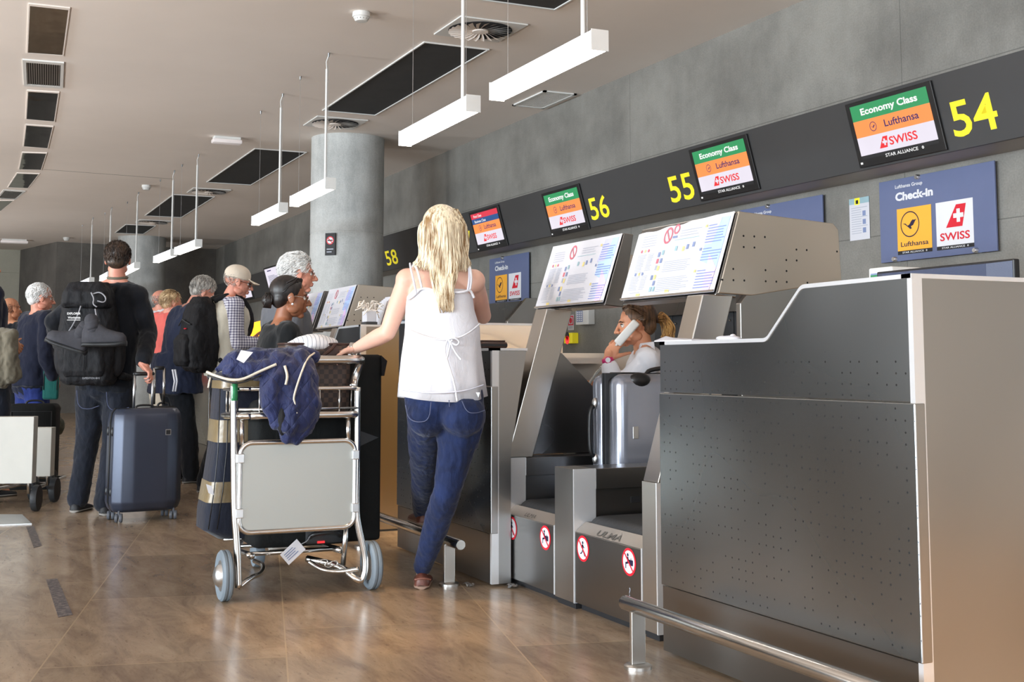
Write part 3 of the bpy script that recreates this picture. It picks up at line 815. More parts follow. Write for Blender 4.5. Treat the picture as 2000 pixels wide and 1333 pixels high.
# ------------------------------------------------------------------ blue wall signs
WU, WV = V((-1, 0, 0)), V((0, 0, 1))
def blue_sign(tl, br, lab):
    A, B = ony(*tl, WALL+.04), ony(*br, WALL+.04)
    W, H = A.x-B.x, A.z-B.z; o = V((A.x, WALL+.03, B.z))
    t = thing('check_in_sign', lab, 'sign', (A.x-W/2, WALL+.03, B.z), 'blue check-in signs on the wall')
    obj('panel', MB().box(B.x, A.x, WALL+.022, WALL+.034, B.z, A.z, bev=.002), M['sign_blue'], t)
    for u, v in ((.37, .975), (.14, .03), (.84, .03)):
        obj('fixing_bolt', MB().lathe([(.016, 0), (.016, .05), (.012, .056)], (A.x-W*u, WALL+.001, B.z+H*v), (0, 1, 0), seg=16), M['alu'], t, True, 40)
    g = Print(V((A.x, WALL+.0345, B.z)), WU, WV)
    g.text('Lufthansa Group', W*.155, H*.885, H*.042, 'sign_white', 0, .02, w=W*.25)
    g.text('Check-in', W*.155, H*.735, H*.095, 'sign_white', 0, .045, w=W*.34)
    for u0, col in ((.165, 'sign_yellow'), (.515, 'sign_white')):
        x, w_, y, h_ = W*u0, W*.31, H*.075, H*.555
        g.rect(x, y+h_*.08, w_, h_*.92, col, 0); g.rect(x, y, w_, h_*.08, 'ink', 0)
        g.text('STAR ALLIANCE', x+w_*.14, y+h_*.022, h_*.038, 'sign_white', 1, .01, w=w_*.62)
        g.ring(x+w_*.84, y+h_*.04, h_*.010, h_*.020, 'sign_white', 1, n=8)
        if col == 'sign_yellow':
            crane(g, x+w_*.38, y+h_*.64, w_*.27, 'sign_navy', 1)
            g.text('Lufthansa', x+w_*.10, y+h_*.17, h_*.105, 'sign_navy', 1, .012, w=w_*.80)
        else:
            swiss_tail(g, x+w_*.27, y+h_*.45, w_*.55, h_*.46, 'sign_red', 'sign_white', 1)
            g.text('SWISS', x+w_*.10, y+h_*.19, h_*.16, 'sign_red', 1, .02, w=w_*.80)
    g.build('lettering', t)
    return t
blue_sign((1715, 357), (1946, 490), 'blue check-in sign under the nearest display')
blue_sign((955, 507), (1031, 592), 'blue check-in sign right of the blonde woman')
pa = ony(1604, 380, WALL+.04)
s0 = ony(1715, 357, WALL+.04); s1 = ony(1946, 490, WALL+.04)
Ws, Hs = s0.x-s1.x, s0.z-s1.z
A = V((pa.x+Ws, WALL+.04, pa.z)); 
def pxof(p):
    q = V(p)-EYE; dz = q.dot(_f); return (PCX+FPX*q.dot(_r)/dz, PCY-FPX*q.dot(_u)/dz)
blue_sign(pxof(A), pxof((pa.x, WALL+.04, pa.z-Hs)), 'blue check-in sign mostly hidden behind the perforated steel side plate')
# wall notice, keypad, fire notice, yellow switch
A, B = ony(1657, 390, WALL+.01), ony(1698, 466, WALL+.01)
g = Print(V((A.x, WALL+.003, B.z)), WU, WV); W, H = A.x-B.x, A.z-B.z
g.rect(0, 0, W, H, 'paper', 0); g.rect(0, H*.86, W, H*.14, 'p_teal', 1); g.rect(W*.28, H*.84, W*.26, H*.16, 'yellow', 2); g.rect(W*.34, H*.86, W*.13, H*.09, 'ink', 3)
for i in range(12): g.rect(W*.1, H*(.76-.055*i), W*(.5 if i % 4 else .8), H*.016, 'p_grey', 1)
for i in range(3): g.rect(W*.66, H*(.56-.2*i), W*.16, H*.12, 'p_slate', 1)
tag(g.build('wall_notice'), 'white paper notice with a yellow header on the wall left of the nearest blue sign', 'notice')
def wallbox(name, lab, cat, tl, br, dep, mat, pr=None):
    A, B = ony(*tl, WALL+dep), ony(*br, WALL+dep)
    t = thing(name, lab, cat, ((A.x+B.x)/2, WALL, B.z))
    obj('body', MB().box(B.x, A.x, WALL+.001, WALL+dep, B.z, A.z, bev=.006), mat, t)
    g = Print(V((A.x, WALL+dep, B.z)), WU, WV); pr(g, A.x-B.x, A.z-B.z); g.build('front_print', t); return t
def kp(g, W, H):
    g.rect(W*.08, H*.18, W*.5, H*.74, 'p_slate', 0)
    for i in range(3):
        for j in range(5): g.rect(W*(.13+.15*i), H*(.24+.13*j), W*.1, H*.08, 'sign_white', 1)
wallbox('access_keypad', 'white keypad with a blue key field on the wall above the clerk\'s hand', 'keypad', (1124, 605), (1149, 634), .07, M['white_paint'], kp)
def sw(g, W, H):
    g.disc(W*.45, H*.68, W*.24, 'ink', 0); g.disc(W*.45, H*.32, W*.24, 'red_text', 0)
wallbox('stop_switch', 'yellow switch box with black and red buttons on the wall', 'switch', (1101, 651), (1117, 671), .07, M['yellow'], sw)
A, B = ony(1108, 616, WALL+.01), ony(1120, 645, WALL+.01); W, H = A.x-B.x, A.z-B.z
g = Print(V((A.x, WALL+.003, B.z)), WU, WV); g.rect(0, 0, W, H, 'paper', 0); g.rect(W*.08, H*.32, W*.84, H*.62, 'sign_red', 1); g.rect(W*.2, H*.40, W*.6, H*.46, 'paper', 2); g.disc(W*.5, H*.63, W*.22, 'sign_red', 3); g.rect(W*.2, H*.12, W*.6, H*.05, 'p_grey', 1); g.rect(W*.2, H*.2, W*.6, H*.05, 'p_grey', 1)
tag(g.build('alarm_notice'), 'small red and white alarm notice on the wall', 'notice')
# baggage hatches in the wall
def hatch(x0, x1, lab):
    dep = .55; zt = 1.62; zh = 1.38
    t = thing('baggage_hatch', lab, 'baggage hatch', ((x0+x1)/2, WALL+dep/2, 0), 'steel baggage hatches along the wall')
    for x in (x0, x1-.05):
        obj('side_panel', MB().prism([(x, WALL+.002, 0), (x, WALL+dep, 0), (x, WALL+dep, zt-.22), (x, WALL+dep-.2, zt), (x, WALL+.002, zt)], (.05, 0, 0), bev=.004), M['steel'], t)
    obj('hood', MB().prism([(x0+.05, WALL+dep, zh-.03), (x0+.05, WALL+dep, zt-.22+.18), (x0+.05, WALL+.1, zt), (x0+.05, WALL+.1, zt-.03), (x0+.05, WALL+dep-.03, zh-.03)], (x1-x0-.1, 0, 0)), M['steel_dark'], t)
    n = int((x1-x0-.1)/.115); cu = MB()
    for i in range(n):
        a = x0+.05+(x1-x0-.1)*i/n
        cu.box(a+.002, a+(x1-x0-.1)/n+.004, WALL+dep-.08+.006*(i % 2), WALL+dep-.075+.006*(i % 2), .55, zh-.02)
    obj('strip_curtain', cu, M['rubber'], t)
    for i in range(n): obj('rivet', MB().lathe([(.009, 0), (.006, .006)], (x0+.08+(x1-x0-.16)*i/(n-1), WALL+dep-.066, zh-.05-.035), (0, 1, 0), seg=10), M['chrome'], t)
    obj('conveyor_bed', MB().box(x0+.05, x1-.05, WALL+.002, WALL+dep-.01, .45, .55), M['rubber'], t)
p = ony(1447, 640, WALL+.55); hatch(p.x, p.x+1.25, 'steel baggage hatch with black strip curtain behind the clerk')
p = ony(991, 640, WALL+.55); hatch(p.x, p.x+1.25, 'steel baggage hatch right of the blonde woman')
# no smoking sign on the column
p = at(604, 470, 12.75)
d = V((-.55, .83, 0)); u = V((0, 0, 1)).cross(d).normalized() if False else V((0, 0, 1)).cross(d)
ang = math.atan2(p.y-COL1[1], p.x-COL1[0]); nrm = V((math.cos(ang), math.sin(ang), 0)); tu = V((0, 0, 1)).cross(nrm)
g = Print(V((COL1[0], COL1[1], 0))+nrm*(COL1[2]+.02)+tu*-.04+V((0, 0, p.z-.12)), tu, (0, 0, 1))
g.rect(0, 0, .12, .24, 'ink', 0); g.disc(.06, .16, .045, 'sign_white', 1); g.ring(.06, .16, .034, .045, 'sign_red', 2); g.bar(.03, .19, .09, .13, .01, 'sign_red', 2); g.rect(.03, .155, .06, .012, 'ink', 2)
g.rect(.02, .06, .08, .012, 'p_grey', 1); g.rect(.02, .03, .06, .012, 'p_grey', 1)
g.mb.prism([g.P(0, 0, -.018), g.P(.12, 0, -.018), g.P(.12, .24, -.018), g.P(0, .24, -.018)], g.n*.0185, g.mi('ink'))
tag(g.build('no_smoking_sign'), 'small black no smoking sign on the left side of the near column', 'sign')

# ------------------------------------------------------------------ check-in desks
M['honey'] = pm('honey_reflector', srgb(222, 184, 116), .5, var=.08)  # warm colour of the unseen sheet that tints a steel reflection
def smooth_corner(a, b, c, r, n=5):
    a, b, c = V(a), V(b), V(c); u, v = (a-b).normalized(), (c-b).normalized()
    ang = u.angle(v); L = r/math.tan(ang/2)
    p, q = b+u*L, b+v*L
    return [p.lerp(b, i/n).lerp(b.lerp(q, i/n), i/n) for i in range(n+1)]
def desk(x0, x1, yf, low, high, raised_near, lab, depth=1.0):
    """check-in desk between x0 (near end) and x1 (far end), front face at yf"""
    t = thing('check_in_desk', lab, 'check-in desk', ((x0+x1)/2, yf-depth/2, 0), 'steel check-in desks')
    L = x1-x0
    prof = [(0, high), (.455, high-.003), (.63, low+.001), (L, low)]
    pts = [(0, high)] + [tuple(p) for p in smooth_corner(prof[0], prof[1], prof[2], .045)] + [tuple(p) for p in smooth_corner(prof[1], prof[2], prof[3], .045)] + [(L, low)]
    mx = (lambda s: x0+s) if raised_near else (lambda s: x1-s)
    th = .035
    up = [(mx(s), yf, z) for s, z in pts]
    obj('upper_panel', MB().prism([(mx(0), yf, .902)] + up + [(mx(L), yf, .902)], (0, -th, 0)), M['steel_perf_up'], t)
    dr = MB(); dr.box(x0-.004, x1, yf-.03, yf+.006, .236, .898, bev=.003)
    dr.bm.normal_update()
    for f in dr.bm.faces:
        if abs(f.normal.y) < .9: f.material_index = 1
    obj('front_door', dr, [M['steel_perf'], M['steel_end']], t)
    obj('kick_panel', MB().box(x0, x1, yf-.02, yf-.001, .012, .232), M['steel_dark'], t)
    zn, zf = (high, low) if raised_near else (low, high)
    for x, z, full in ((x0, zn, raised_near), (x1-.03, zf, not raised_near)):
        if full: P = [(yf-th, .012), (yf-th, z), (yf-depth, z), (yf-depth, .012)]
        else: P = [(yf-th, .012), (yf-th, z), (yf-.175, z), (yf-.095, .60), (yf-.095, .012)]
        obj('end_panel', MB().prism([(x, y, zz) for y, zz in P], (.03, 0, 0)), M['cream'] if x > x0 and not raised_near else M['steel_end'], t)
    if not raised_near: obj('end_reflector', MB().box(x1, x1+.006, yf-depth, yf-th, .012, zf), M['honey'], t)  # unseen sheet added so the facing steel end reflects golden
    obj('corner_highlight', MB().box(x0-.002, x0+.016, yf-.034, yf+.0005, .012, zn), M['edge'], t)  # bright strip standing in for the highlight on the steel corner
    tr = MB()
    q = up
    for i in range(len(q)-1):
        a, b = V(q[i]), V(q[i+1])
        tr.prism([a+V((0, .003, -.001)), b+V((0, .003, -.001)), b+V((0, .003, .011)), a+V((0, .003, .011))], (0, -.045, 0))
    a = mx(0); sgn = 1 if raised_near else -1
    tr.box(a-.003*sgn, a+.035*sgn, yf-depth, yf+.003, high-.001, high+.011)
    tr.box(mx(L)-.035*sgn, mx(L), yf-.18, yf+.003, low-.001, low+.011)
    obj('edge_trim', tr, M['edge'], t)
    obj('worktop', MB().box(*((x0+.031, x0+.70) if raised_near else (x1-.70, x1-.031)), yf-depth, yf-.2, low-.06, low-.03), M['cream'], t)
    obj('counter_shelf', MB().box(x0+.04, x1-.04, yf-.165, yf-.046, low-.06, low-.004), M['cream'], t)
    return t
M['steel_perf_up'] = steel_mat('perforated_steel_upper', col=(0.33, 0.355, 0.37), rough=0.27, perf=0.42, zhi=1.035)
M['steel_end'] = steel_mat('desk_end_steel', col=(0.50, 0.50, 0.495), rough=0.30, brush=(3, 90, 3))
desk(2.462, 3.713, -2.30, 1.068, 1.227, True, 'nearest steel check-in desk at the right edge with a raised end')
desk(5.114, 6.38, -2.27, 1.062, 1.222, False, 'steel check-in desk behind the blonde woman\'s legs')
desk(7.065, 8.316, -2.27, 1.068, 1.227, True, 'check-in desk with a golden reflecting end panel left of the blonde woman')
desk(9.70, 10.97, -2.27, 1.062, 1.222, False, 'far check-in desk mostly hidden behind the queue')
desk(11.66, 12.92, -2.27, 1.068, 1.227, True, 'farthest check-in desk hidden behind the queue')

def sticker(g, x, y, r, kind):
    g.disc(x, y, r, 'sign_red', 0); g.disc(x, y, r*.82, 'sign_white', 1)
    if kind == 'walk':
        g.disc(x+.02*r, y+.46*r, r*.12, 'sign_navy', 2)
        for a in ((.0, .32, .02, -.08, .20), (.02, -.08, .22, -.34, .12), (.22, -.34, .34, -.56, .10), (.02, -.08, -.14, -.34, .12), (-.14, -.34, -.38, -.42, .10), (.0, .28, .26, .08, .09), (.0, .28, -.24, .06, .09)):
            g.bar(x+a[0]*r, y+a[1]*r, x+a[2]*r, y+a[3]*r, a[4]*r, 'sign_navy', 2)
    else:
        g.disc(x-.12*r, y+.50*r, r*.12, 'sign_navy', 2)
        for a in ((-.12, .36, -.12, -.12, .20), (-.16, -.10, -.44, -.10, .14), (-.42, -.08, -.42, -.50, .11), (-.10, .22, .14, .05, .09)):
            g.bar(x+a[0]*r, y+a[1]*r, x+a[2]*r, y+a[3]*r, a[4]*r, 'sign_navy', 2)
        g.rect(x+.06*r, y-.22*r, .56*r, .40*r, 'sign_navy', 2); g.ring(x+.34*r, y+.20*r, r*.06, r*.10, 'sign_navy', 2, n=10)
        g.rect(x-.3*r, y-.26*r, .8*r, .04*r, 'p_grey', 2)
    g.bar(x-.58*r, y+.58*r, x+.58*r, y-.58*r, r*.13, 'sign_red', 3)
YBf = -2.375
def belt(x0, x1, lab, marks):
    """weighing belt running into the desk between two side walls"""
    t = thing('weighing_belt', lab, 'conveyor belt', ((x0+x1)/2, YBf-.6, 0), 'baggage weighing belts between the desks')
    obj('front_panel', MB().box(x0, x1, YBf-.03, YBf, .03, .315, bev=.002), M['steel_dark'], t)
    obj('lip', MB().prism([(x0, YBf+.001, .312), (x0, YBf-.05, .352), (x0, YBf-.05, .33), (x0, YBf-.03, .312)], (x1-x0, 0, 0)), M['steel'], t)
    obj('panel_highlight', MB().box(x0-.001, x0+.007, YBf-.03, YBf+.002, .03, .318), M['edge'], t)  # highlight along the panel's near edge, built as a bright strip
    b = MB(); prof = []
    for i in range(9):
        a = PI*.5*i/8; prof.append((YBf-.115+.06*math.sin(PI/2-a)*1.0, .325+.05*math.sin(a)))
    prof = [(YBf-.055, .30)] + prof + [(YBf-1.3, .375), (YBf-1.3, .30)]
    b.prism([(x0+.02, y, z) for y, z in prof], (x1-x0-.04, 0, 0))
    obj('belt', b, M['rubber'], t, True, 40)
    obj('side_rail', MB().box(x0, x0+.02, YBf-1.3, YBf-.05, .30, .352), M['steel_dark'], t)
    obj('side_rail', MB().box(x1-.02, x1, YBf-1.3, YBf-.05, .30, .352), M['steel_dark'], t)
    obj('plinth', MB().box(x0, x1, YBf-.2, YBf-.03, 0, .03), M['ink'], t)
    w = x1-x0
    for u, kd in ((.13, 'walk'), (.82, 'sit')):
        g = Print((x1, YBf, 0), WU, WV); sticker(g, w*u, .255, .052, kd); g.build('prohibition_sticker', t)
    if marks:
        n = V((0, .04, .051)); g = Print(V((x1, YBf+.001, .312)), WU, V((0, -.051, .04)))
        g.text('ULMA', w*.30, .012, .030, 'wall_mark', 0, .01, w=w*.36); g.build('maker_mark', t)
        g = Print((x1, YBf, 0), WU, WV); g.text('?', w*.82, .13, .032, 'p_grey', 0, 0.0); g.build('chalk_mark', t)
    else:
        g = Print(V((x1, YBf+.001, .312)), WU, V((0, -.051, .04)))
        g.text('ULMA', w*.34, .014, .022, 'wall_mark', 0, .0, w=w*.22); g.build('maker_mark', t)
    return t
M['wall_mark'] = pm('scuffed_print', (.10, .09, .08), .7, var=.3)
def divider(x0, x1, lab, depth=1.3, sensor=True):
    """steel side wall between belts, with a recessed sensor panel on its near face"""
    t = thing('belt_divider', lab, 'steel side wall', ((x0+x1)/2, YBf-depth/2, 0), 'steel side walls between the belts')
    zt = .566
    obj('front_post', MB().box(x0, x1, YBf-.10, YBf+.001, .025, zt, bev=.002), M['steel'], t)
    obj('post_highlight', MB().box(x0-.001, x0+.006, YBf-.10, YBf+.003, .025, zt+.001), M['edge'], t)  # painted highlight down the edge of the steel post
    obj('top_beam', MB().box(x0, x1, YBf-depth, YBf-.1005, zt-.085, zt, bev=.002), M['steel_dark'], t)
    obj('recess_panel', MB().box(x0+.03, x1, YBf-depth, YBf-.1005, .30, zt-.0855), M['steel_dark'], t)
    obj('plinth', MB().box(x0+.01, x1-.005, YBf-depth, YBf-.01, 0, .0245), M['ink'], t)
    if sensor:
        obj('sensor_window', MB().box(x0+.026, x0+.031, YBf-.33, YBf-.285, .415, .440), M['ink'], t)
    return t
divider(3.865, 3.972, 'steel side wall beside the nearest desk', depth=1.2)
divider(4.512, 4.690, 'wide steel side wall between the two belts, dark suitcase beyond')
divider(5.188, 5.305, 'steel side wall with the slanted leg standing on it')
belt(3.975, 4.508, 'nearer weighing belt with a question mark under its sticker', True)
belt(4.693, 5.185, 'farther weighing belt carrying the grey suitcase', False)
for dx, labs in ((4.585, ('far side wall of the next belts', 'far wide side wall between the hidden belts', 'farthest belt side wall under the far slanted leg')),):
    divider(3.865+dx, 3.972+dx, labs[0]); divider(4.512+dx, 4.69+dx, labs[1]); divider(5.188+dx, 5.305+dx, labs[2])
# dark steel splash panel with a cut corner, behind the slanted leg, and pale desk partitions
mb = MB(); X = 5.31
P = [(1041, 893), (1070, 690), (1097, 690), (1158, 756), (1158, 893)]
pts = [onx(a, b, X) for a, b in P]; pts[0].z = .57; pts[-1].z = .57
tag(obj('splash_panel', mb.prism([tuple(p) for p in pts], (.02, 0, 0)), M['steel_dark']), 'dark steel panel with a cut corner behind the slanted steel leg', 'steel panel')
mb = MB(); mb.prism([(5.95, -2.45, .57), (5.95, -2.45, 1.06), (5.95, -4.1, 1.06), (5.95, -4.1, 0), (5.95, -3.3, 0), (5.95, -3.3, .57)], (.03, 0, 0))
tag(obj('desk_side_panel', mb, M['cream']), 'cream desk side panel behind the clerk\'s raised arm', 'desk panel')
a, b = onx(960, 656, 6.33), onx(1032, 688, 6.33)
mb = MB(); mb.prism([(6.33, -2.33, 1.04), (6.33, -2.33, a.z+.07), (6.33, a.y, a.z), (6.33, b.y, b.z), (6.33, b.y, .5), (6.33, -2.33, .5)], (.02, 0, 0))
tag(obj('sloped_side_panel', mb, M['cream']), 'cream side panel with a sloping top right of the blonde woman', 'desk panel')

# ------------------------------------------------------------------ information stands with posters on slanted legs
def stand(xa, xb, leg0, leg1, plate_x, lab, plab, torn=False, group=True):
    """poster board between xa (near end) and xb (far end)"""
    t = thing('information_stand', lab, 'information stand', ((leg0+leg1)/2, -2.44, .566), 'slanted information stands on the belts')
    yb, zb, yt, zt = -2.635, 1.272, -2.738, 1.585
    up = V((0, yt-yb, zt-zb)); un = V((0, up.z, -up.y)).normalized()
    dn = V((0, -.10, -.0))
    bx = MB(); bx.prism([(xa, yb-.004, zb-.012), (xa, yt-.004, zt), (xa, yt-.055, zt-.004), (xa, yb-.10, zb-.02)], (xb-xa, 0, 0), bev=.004)
    obj('board', bx, M['steel_dark'], t)
    lg = MB()
    b0, b1, t0, t1 = (-2.378, .567), (-2.508, .567), (-2.583, 1.262), (-2.722, 1.262)
    lg.prism([(leg0, *b0), (leg0, *t0), (leg0, *t1), (leg0, *b1)], (leg1-leg0, 0, 0), bev=.004)
    obj('leg', lg, M['steel'], t)
    px_ = plate_x
    sp = MB(); r = .03
    P = [(yb-.01, zb-.004), (yt-.008, zt), (-3.20, 1.560), (-3.225, 1.535), (-3.235, 1.330), (-2.80, zb-.01)]
    sp.prism([(px_, *p) for p in P], (.012, 0, 0), bev=.003)
    obj('side_plate', sp, M['steel_plate_perf'], t)
    # the printed sheet
    W, H = xb-xa, up.length
    p0 = V((xb, yb, zb))
    sh = MB(); n = 24; fr = []
    for i in range(n+1):
        u = i/n; top = H-.002
        if torn: top = H*(.925+.075*min(1, max(0, (u-.05)*1.25))) + (.004*math.sin(u*23) if u < .62 else 0)
        fr.append((u*W, top))
    base = [p0+WU*x+up.normalized()*0+un*.002 for x, _ in fr]; tops = [p0+WU*x+up.normalized()*y+un*.002 for x, y in fr]
    sh.prism(base+tops[::-1], un*.0012)
    sheet = obj('poster_sheet', sh, M['paper'], t, label=plab)
    g = Print(p0+un*.0032, WU, up)
    g.poly([(W*.70, H*.0), (W*.995, 0), (W*.995, H*.96), (W*.74, H*.96)], 'p_lilac', 0) if False else None
    g.poly([(W*.80, H*.95), (W*.975, H*.95), (W*.965, H*.30), (W*.78, H*.42)], 'p_blue', 0)
    g.poly([(W*.80, H*.95), (W*.90, H*.95), (W*.86, H*.62), (W*.76, H*.62)], 'p_lilac', 1)
    g.poly([(W*.86, H*.50), (W*.965, H*.30), (W*.95, H*.02), (W*.88, H*.02)], 'p_violet', 1)
    g.ring(W*.365, H*.83, W*.034, W*.046, 'p_red', 1, ry=1.15); g.bar(W*.34, H*.90, W*.39, H*.76, W*.010, 'p_red', 2)
    if torn: g.ring(W*.445, H*.90, W*.020, W*.032, 'p_red', 1, n=14); g.rect(W*.42, H*.78, W*.05, H*.03, 'p_slate', 1)
    rnd = random.Random(5)
    for (x, y, w_, nl, dy) in ((.08, .86, .17, 5, .035), (.50, .86, .22, 3, .035), (.07, .60, .10, 12, .022), (.19, .60, .07, 11, .022), (.06, .30, .10, 9, .022), (.18, .30, .07, 9, .022), (.40, .46, .30, 6, .026), (.38, .24, .34, 8, .024), (.09, .08, .12, 1, .02)):
        for i in range(nl): g.rect(W*x, H*(y-dy*i), W*w_*rnd.uniform(.78, 1), H*.008, 'p_grey', 1)
    g.rect(W*.45, H*.745, W*.26, H*.008, 'p_teal', 1)
    for (y0, nl) in ((.86, 7), (.56, 5), (.28, 7)):
        for i in range(nl): g.rect(W*.785, H*(y0-.036*i), W*(.185 if i else .09)*rnd.uniform(.85, 1), H*.011, 'p_bluegrey', 2)
        g.rect(W*.75, H*(y0-.01), W*.02, H*.035, 'p_yellow' if y0 != .56 else 'p_slate', 2)
    for (x, y, c_) in ((.10, .66, 'p_red'), (.14, .66, 'p_yellow'), (.18, .66, 'p_red'), (.10, .34, 'p_slate'), (.14, .34, 'p_yellow'), (.18, .34, 'p_slate')): g.disc(W*x, H*y, W*.011, c_, 1, n=8)
    for (x, y, c_) in ((.305, .55, 'p_slate'), (.345, .57, 'p_teal'), (.305, .46, 'p_red'), (.345, .46, 'p_slate'), (.31, .37, 'p_grey'), (.335, .36, 'p_yellow'), (.29, .24, 'p_slate'), (.325, .24, 'p_yellow'), (.33, .16, 'p_slate'), (.31, .08, 'p_teal'), (.345, .08, 'p_teal'), (.48, .60, 'p_teal'), (.56, .58, 'p_yellow'), (.60, .60, 'p_slate'), (.66, .62, 'p_slate')):
        g.rect(W*x, H*y, W*.024, H*.065, c_, 1)
    for (x, y) in ((.17, .035), (.49, .05)): g.rect(W*x, H*y, W*.045, H*.035, 'p_yellow', 1)
    g.build('poster_print', t)
    cv = MB(); cv.prism([p0+WU*0+un*.0075, p0+WU*W+un*.0075, p0+WU*W+up.normalized()*(.008)+un*.0075, p0+up.normalized()*.008+un*.0075], un*.001)
    obj('lower_lip', cv, M['steel'], t)
    return t
stand(3.862, 4.565, 3.862, 3.970, 3.850, 'nearer information stand, its poster torn at the top, with a big perforated side plate', 'white liquids rules poster torn along its top edge', torn=True)
stand(4.722, 5.41, 5.180, 5.300, 5.412, 'information stand with a white poster whose slanted leg is fully seen', 'white liquids rules poster')
sd = ony(670, 643, -2.635).x - 3.862
stand(3.862+sd, 4.565+sd, 3.862+sd, 3.97+sd, 3.85+sd, 'far information stand with a golden side plate behind the rope tags', 'pale poster with a violet corner')
stand(4.722+sd, 5.41+sd, 5.18+sd, 5.30+sd, 5.412+sd, 'far information stand partly hidden by the woman with the bun', 'pale poster half hidden')

# ------------------------------------------------------------------ foot rails
def rail(xn, xf, posts, lab):
    y, z, r = -2.114, .198, .0235
    t = thing('bumper_rail', lab, 'rail', ((xn+xf)/2, y, 0), 'steel bumper rails in front of the desks')
    mb = MB(); mb.lathe([(r*.9, 0), (r, .004), (r, xf-xn-.004), (r*.9, xf-xn)], (xn, y, z), (1, 0, 0), seg=28)
    obj('tube', mb, M['chrome'], t, True, 40)
    for x in posts:
        p = obj('post', MB().box(x-.008, x+.008, y-.026, y+.026, .014, z-r*.6, bev=.002), M['steel'], t)
        obj('flange', MB().lathe([(.046, 0), (.046, .010), (.040, .014)], (x, y, 0), seg=32), M['steel'], t, True, 40)
    return t
rail(2.05, 3.66, (3.573, 2.25), 'steel bumper rail in front of the nearest desk, bottom right')
rail(5.10, 6.75, (5.24, 6.5), 'steel bumper rail under the blonde woman\'s foot')
# desk equipment
def monitor_back(xa, xb, y, zt, h, lab, brand, mat):
    bz = 1.0325 if y < -2.97 else 1.0385
    t = thing('desk_monitor', lab, 'monitor', ((xa+xb)/2, y, bz), None)
    mb = MB(); mb.prism([(xa, y, zt-h), (xb, y, zt-h), (xb, y, zt), (xa, y, zt)], (0, -.025, 0), bev=.004)
    obj('bezel', mb, M['black'], t)
    mb = MB(); i_ = .045
    mb.rings([[(xb-.006, y, zt-h+.006), (xa+.006, y, zt-h+.006), (xa+.006, y, zt-.006), (xb-.006, y, zt-.006)], [(xb-i_*1.6, y+.04, zt-h+i_), (xa+i_*1.6, y+.04, zt-h+i_), (xa+i_*1.6, y+.04, zt-.012), (xb-i_*1.6, y+.04, zt-.012)]])
    obj('back_shell', mb, mat, t)
    g = Print(V((xb-.16*(xb-xa)/.52, y+.040, zt-.075)), WU, WV); W = (xb-xa)
    g.text(brand, W*.16, .0, .028, 'ink' if mat is not M['mon_pale'] else 'sign_navy', 0, .02, w=W*.30); g.build('brand_lettering', t)
    obj('stand', MB().box((xa+xb)/2-.04, (xa+xb)/2+.04, y-.02, y+.02, bz, max(bz+.03, zt-h+.02), bev=.004), M['black'], t)
    obj('foot', MB().box((xa+xb)/2-.12, (xa+xb)/2+.12, y-.1, y+.08, bz, bz+.012, bev=.004), M['black'], t)
    return t
M['mon'] = pm('navy_grey_plastic', srgb(60, 68, 92), .5, var=.05, bump=.2, bs=300)
M['mon_pale'] = pm('pale_blue_plastic', srgb(170, 190, 214), .5, var=.05)
ym = -2.95
a, b = ony(1980, 507, ym), ony(1712, 530, ym)
monitor_back(a.x, b.x, ym, (a.z+b.z)/2, (a.z+b.z)/2-1.075, 'dark monitor back above the nearest desk', 'PHILIPS', M['mon'])
a, b = ony(905, 640, -2.62), ony(775, 628, -2.62)
p_, q_ = ony(836, 624, -2.75), ony(773, 626, -2.75)
monitor_back(p_.x, q_.x, -2.75, q_.z, q_.z-1.07, 'pale monitor back between the blonde woman\'s arm and shirt', 'PHILIPS', M['mon_pale'])
a, b = ony(1696, 524, -3.05), ony(1741, 521, -3.05)
t = thing('desk_printer', 'small white device with a screen left of the dark monitor', 'printer', ((a.x+b.x)/2, -3.1, 1.04))
obj('body', MB().box(b.x, a.x, -3.2, -3.05, 1.04, (a.z+b.z)/2, bev=.006), M['white_paint'], t)
g = Print(V((a.x, -3.05, (a.z+b.z)/2-.05)), WU, WV); W = a.x-b.x
g.rect(W*.1, .0, W*.6, .030, 'p_slate', 0); g.rect(W*.1, .012, W*.6, .012, 'green', 1); g.build('screen', t)
# ------------------------------------------------------------------ luggage materials
M['navy_nylon'] = cloth('navy_quilted_nylon', srgb(26, 36, 78), .6, .25, bump=.9, bs=22, vs=7, sheen=.2, quilt=.085)
M['navy_canvas'] = cloth('dark_navy_canvas', srgb(22, 28, 44), .75, .2, bump=.4, bs=18)
M['black_canvas'] = cloth('black_canvas', (0.007, 0.008, 0.008), .85, .3, bump=.4, bs=16, sheen=0)
M['black_nylon'] = cloth('black_nylon', (0.008, 0.008, 0.010), .7, .35, bump=.6, bs=20, sheen=0)
M['tape'] = pm('brown_packing_tape', srgb(128, 112, 84), .3, var=.12, vs=20, bump=.5, bs=40)
M['chequer'] = pattern_mat('brown_chequer_canvas', 'chequer', srgb(78, 60, 50), srgb(48, 36, 32), .021, 'yz', .55)
M['brown_leather'] = pm('dark_brown_leather', srgb(62, 40, 34), .5, var=.15, bump=.2, bs=80)
M['piping'] = pm('cream_piping', srgb(206, 200, 186), .7, var=.08)
M['case_blue'] = pm('slate_shell', srgb(60, 66, 82), .34, metal=.35, var=.04, bump=.1, bs=420)
M['case_silver'] = pm('silver_polycarbonate', srgb(150, 154, 166), .22, metal=.55, var=.04)
M['stripe'] = pattern_mat('striped_cotton', 'stripe', srgb(236, 236, 238), srgb(120, 124, 140), .018, 'yx', .8, .12)
M['label'] = pm('luggage_label', srgb(226, 226, 232), .5, var=.02)
M['green_sticker'] = pm('green_sticker', srgb(50, 140, 90), .5, var=.1)
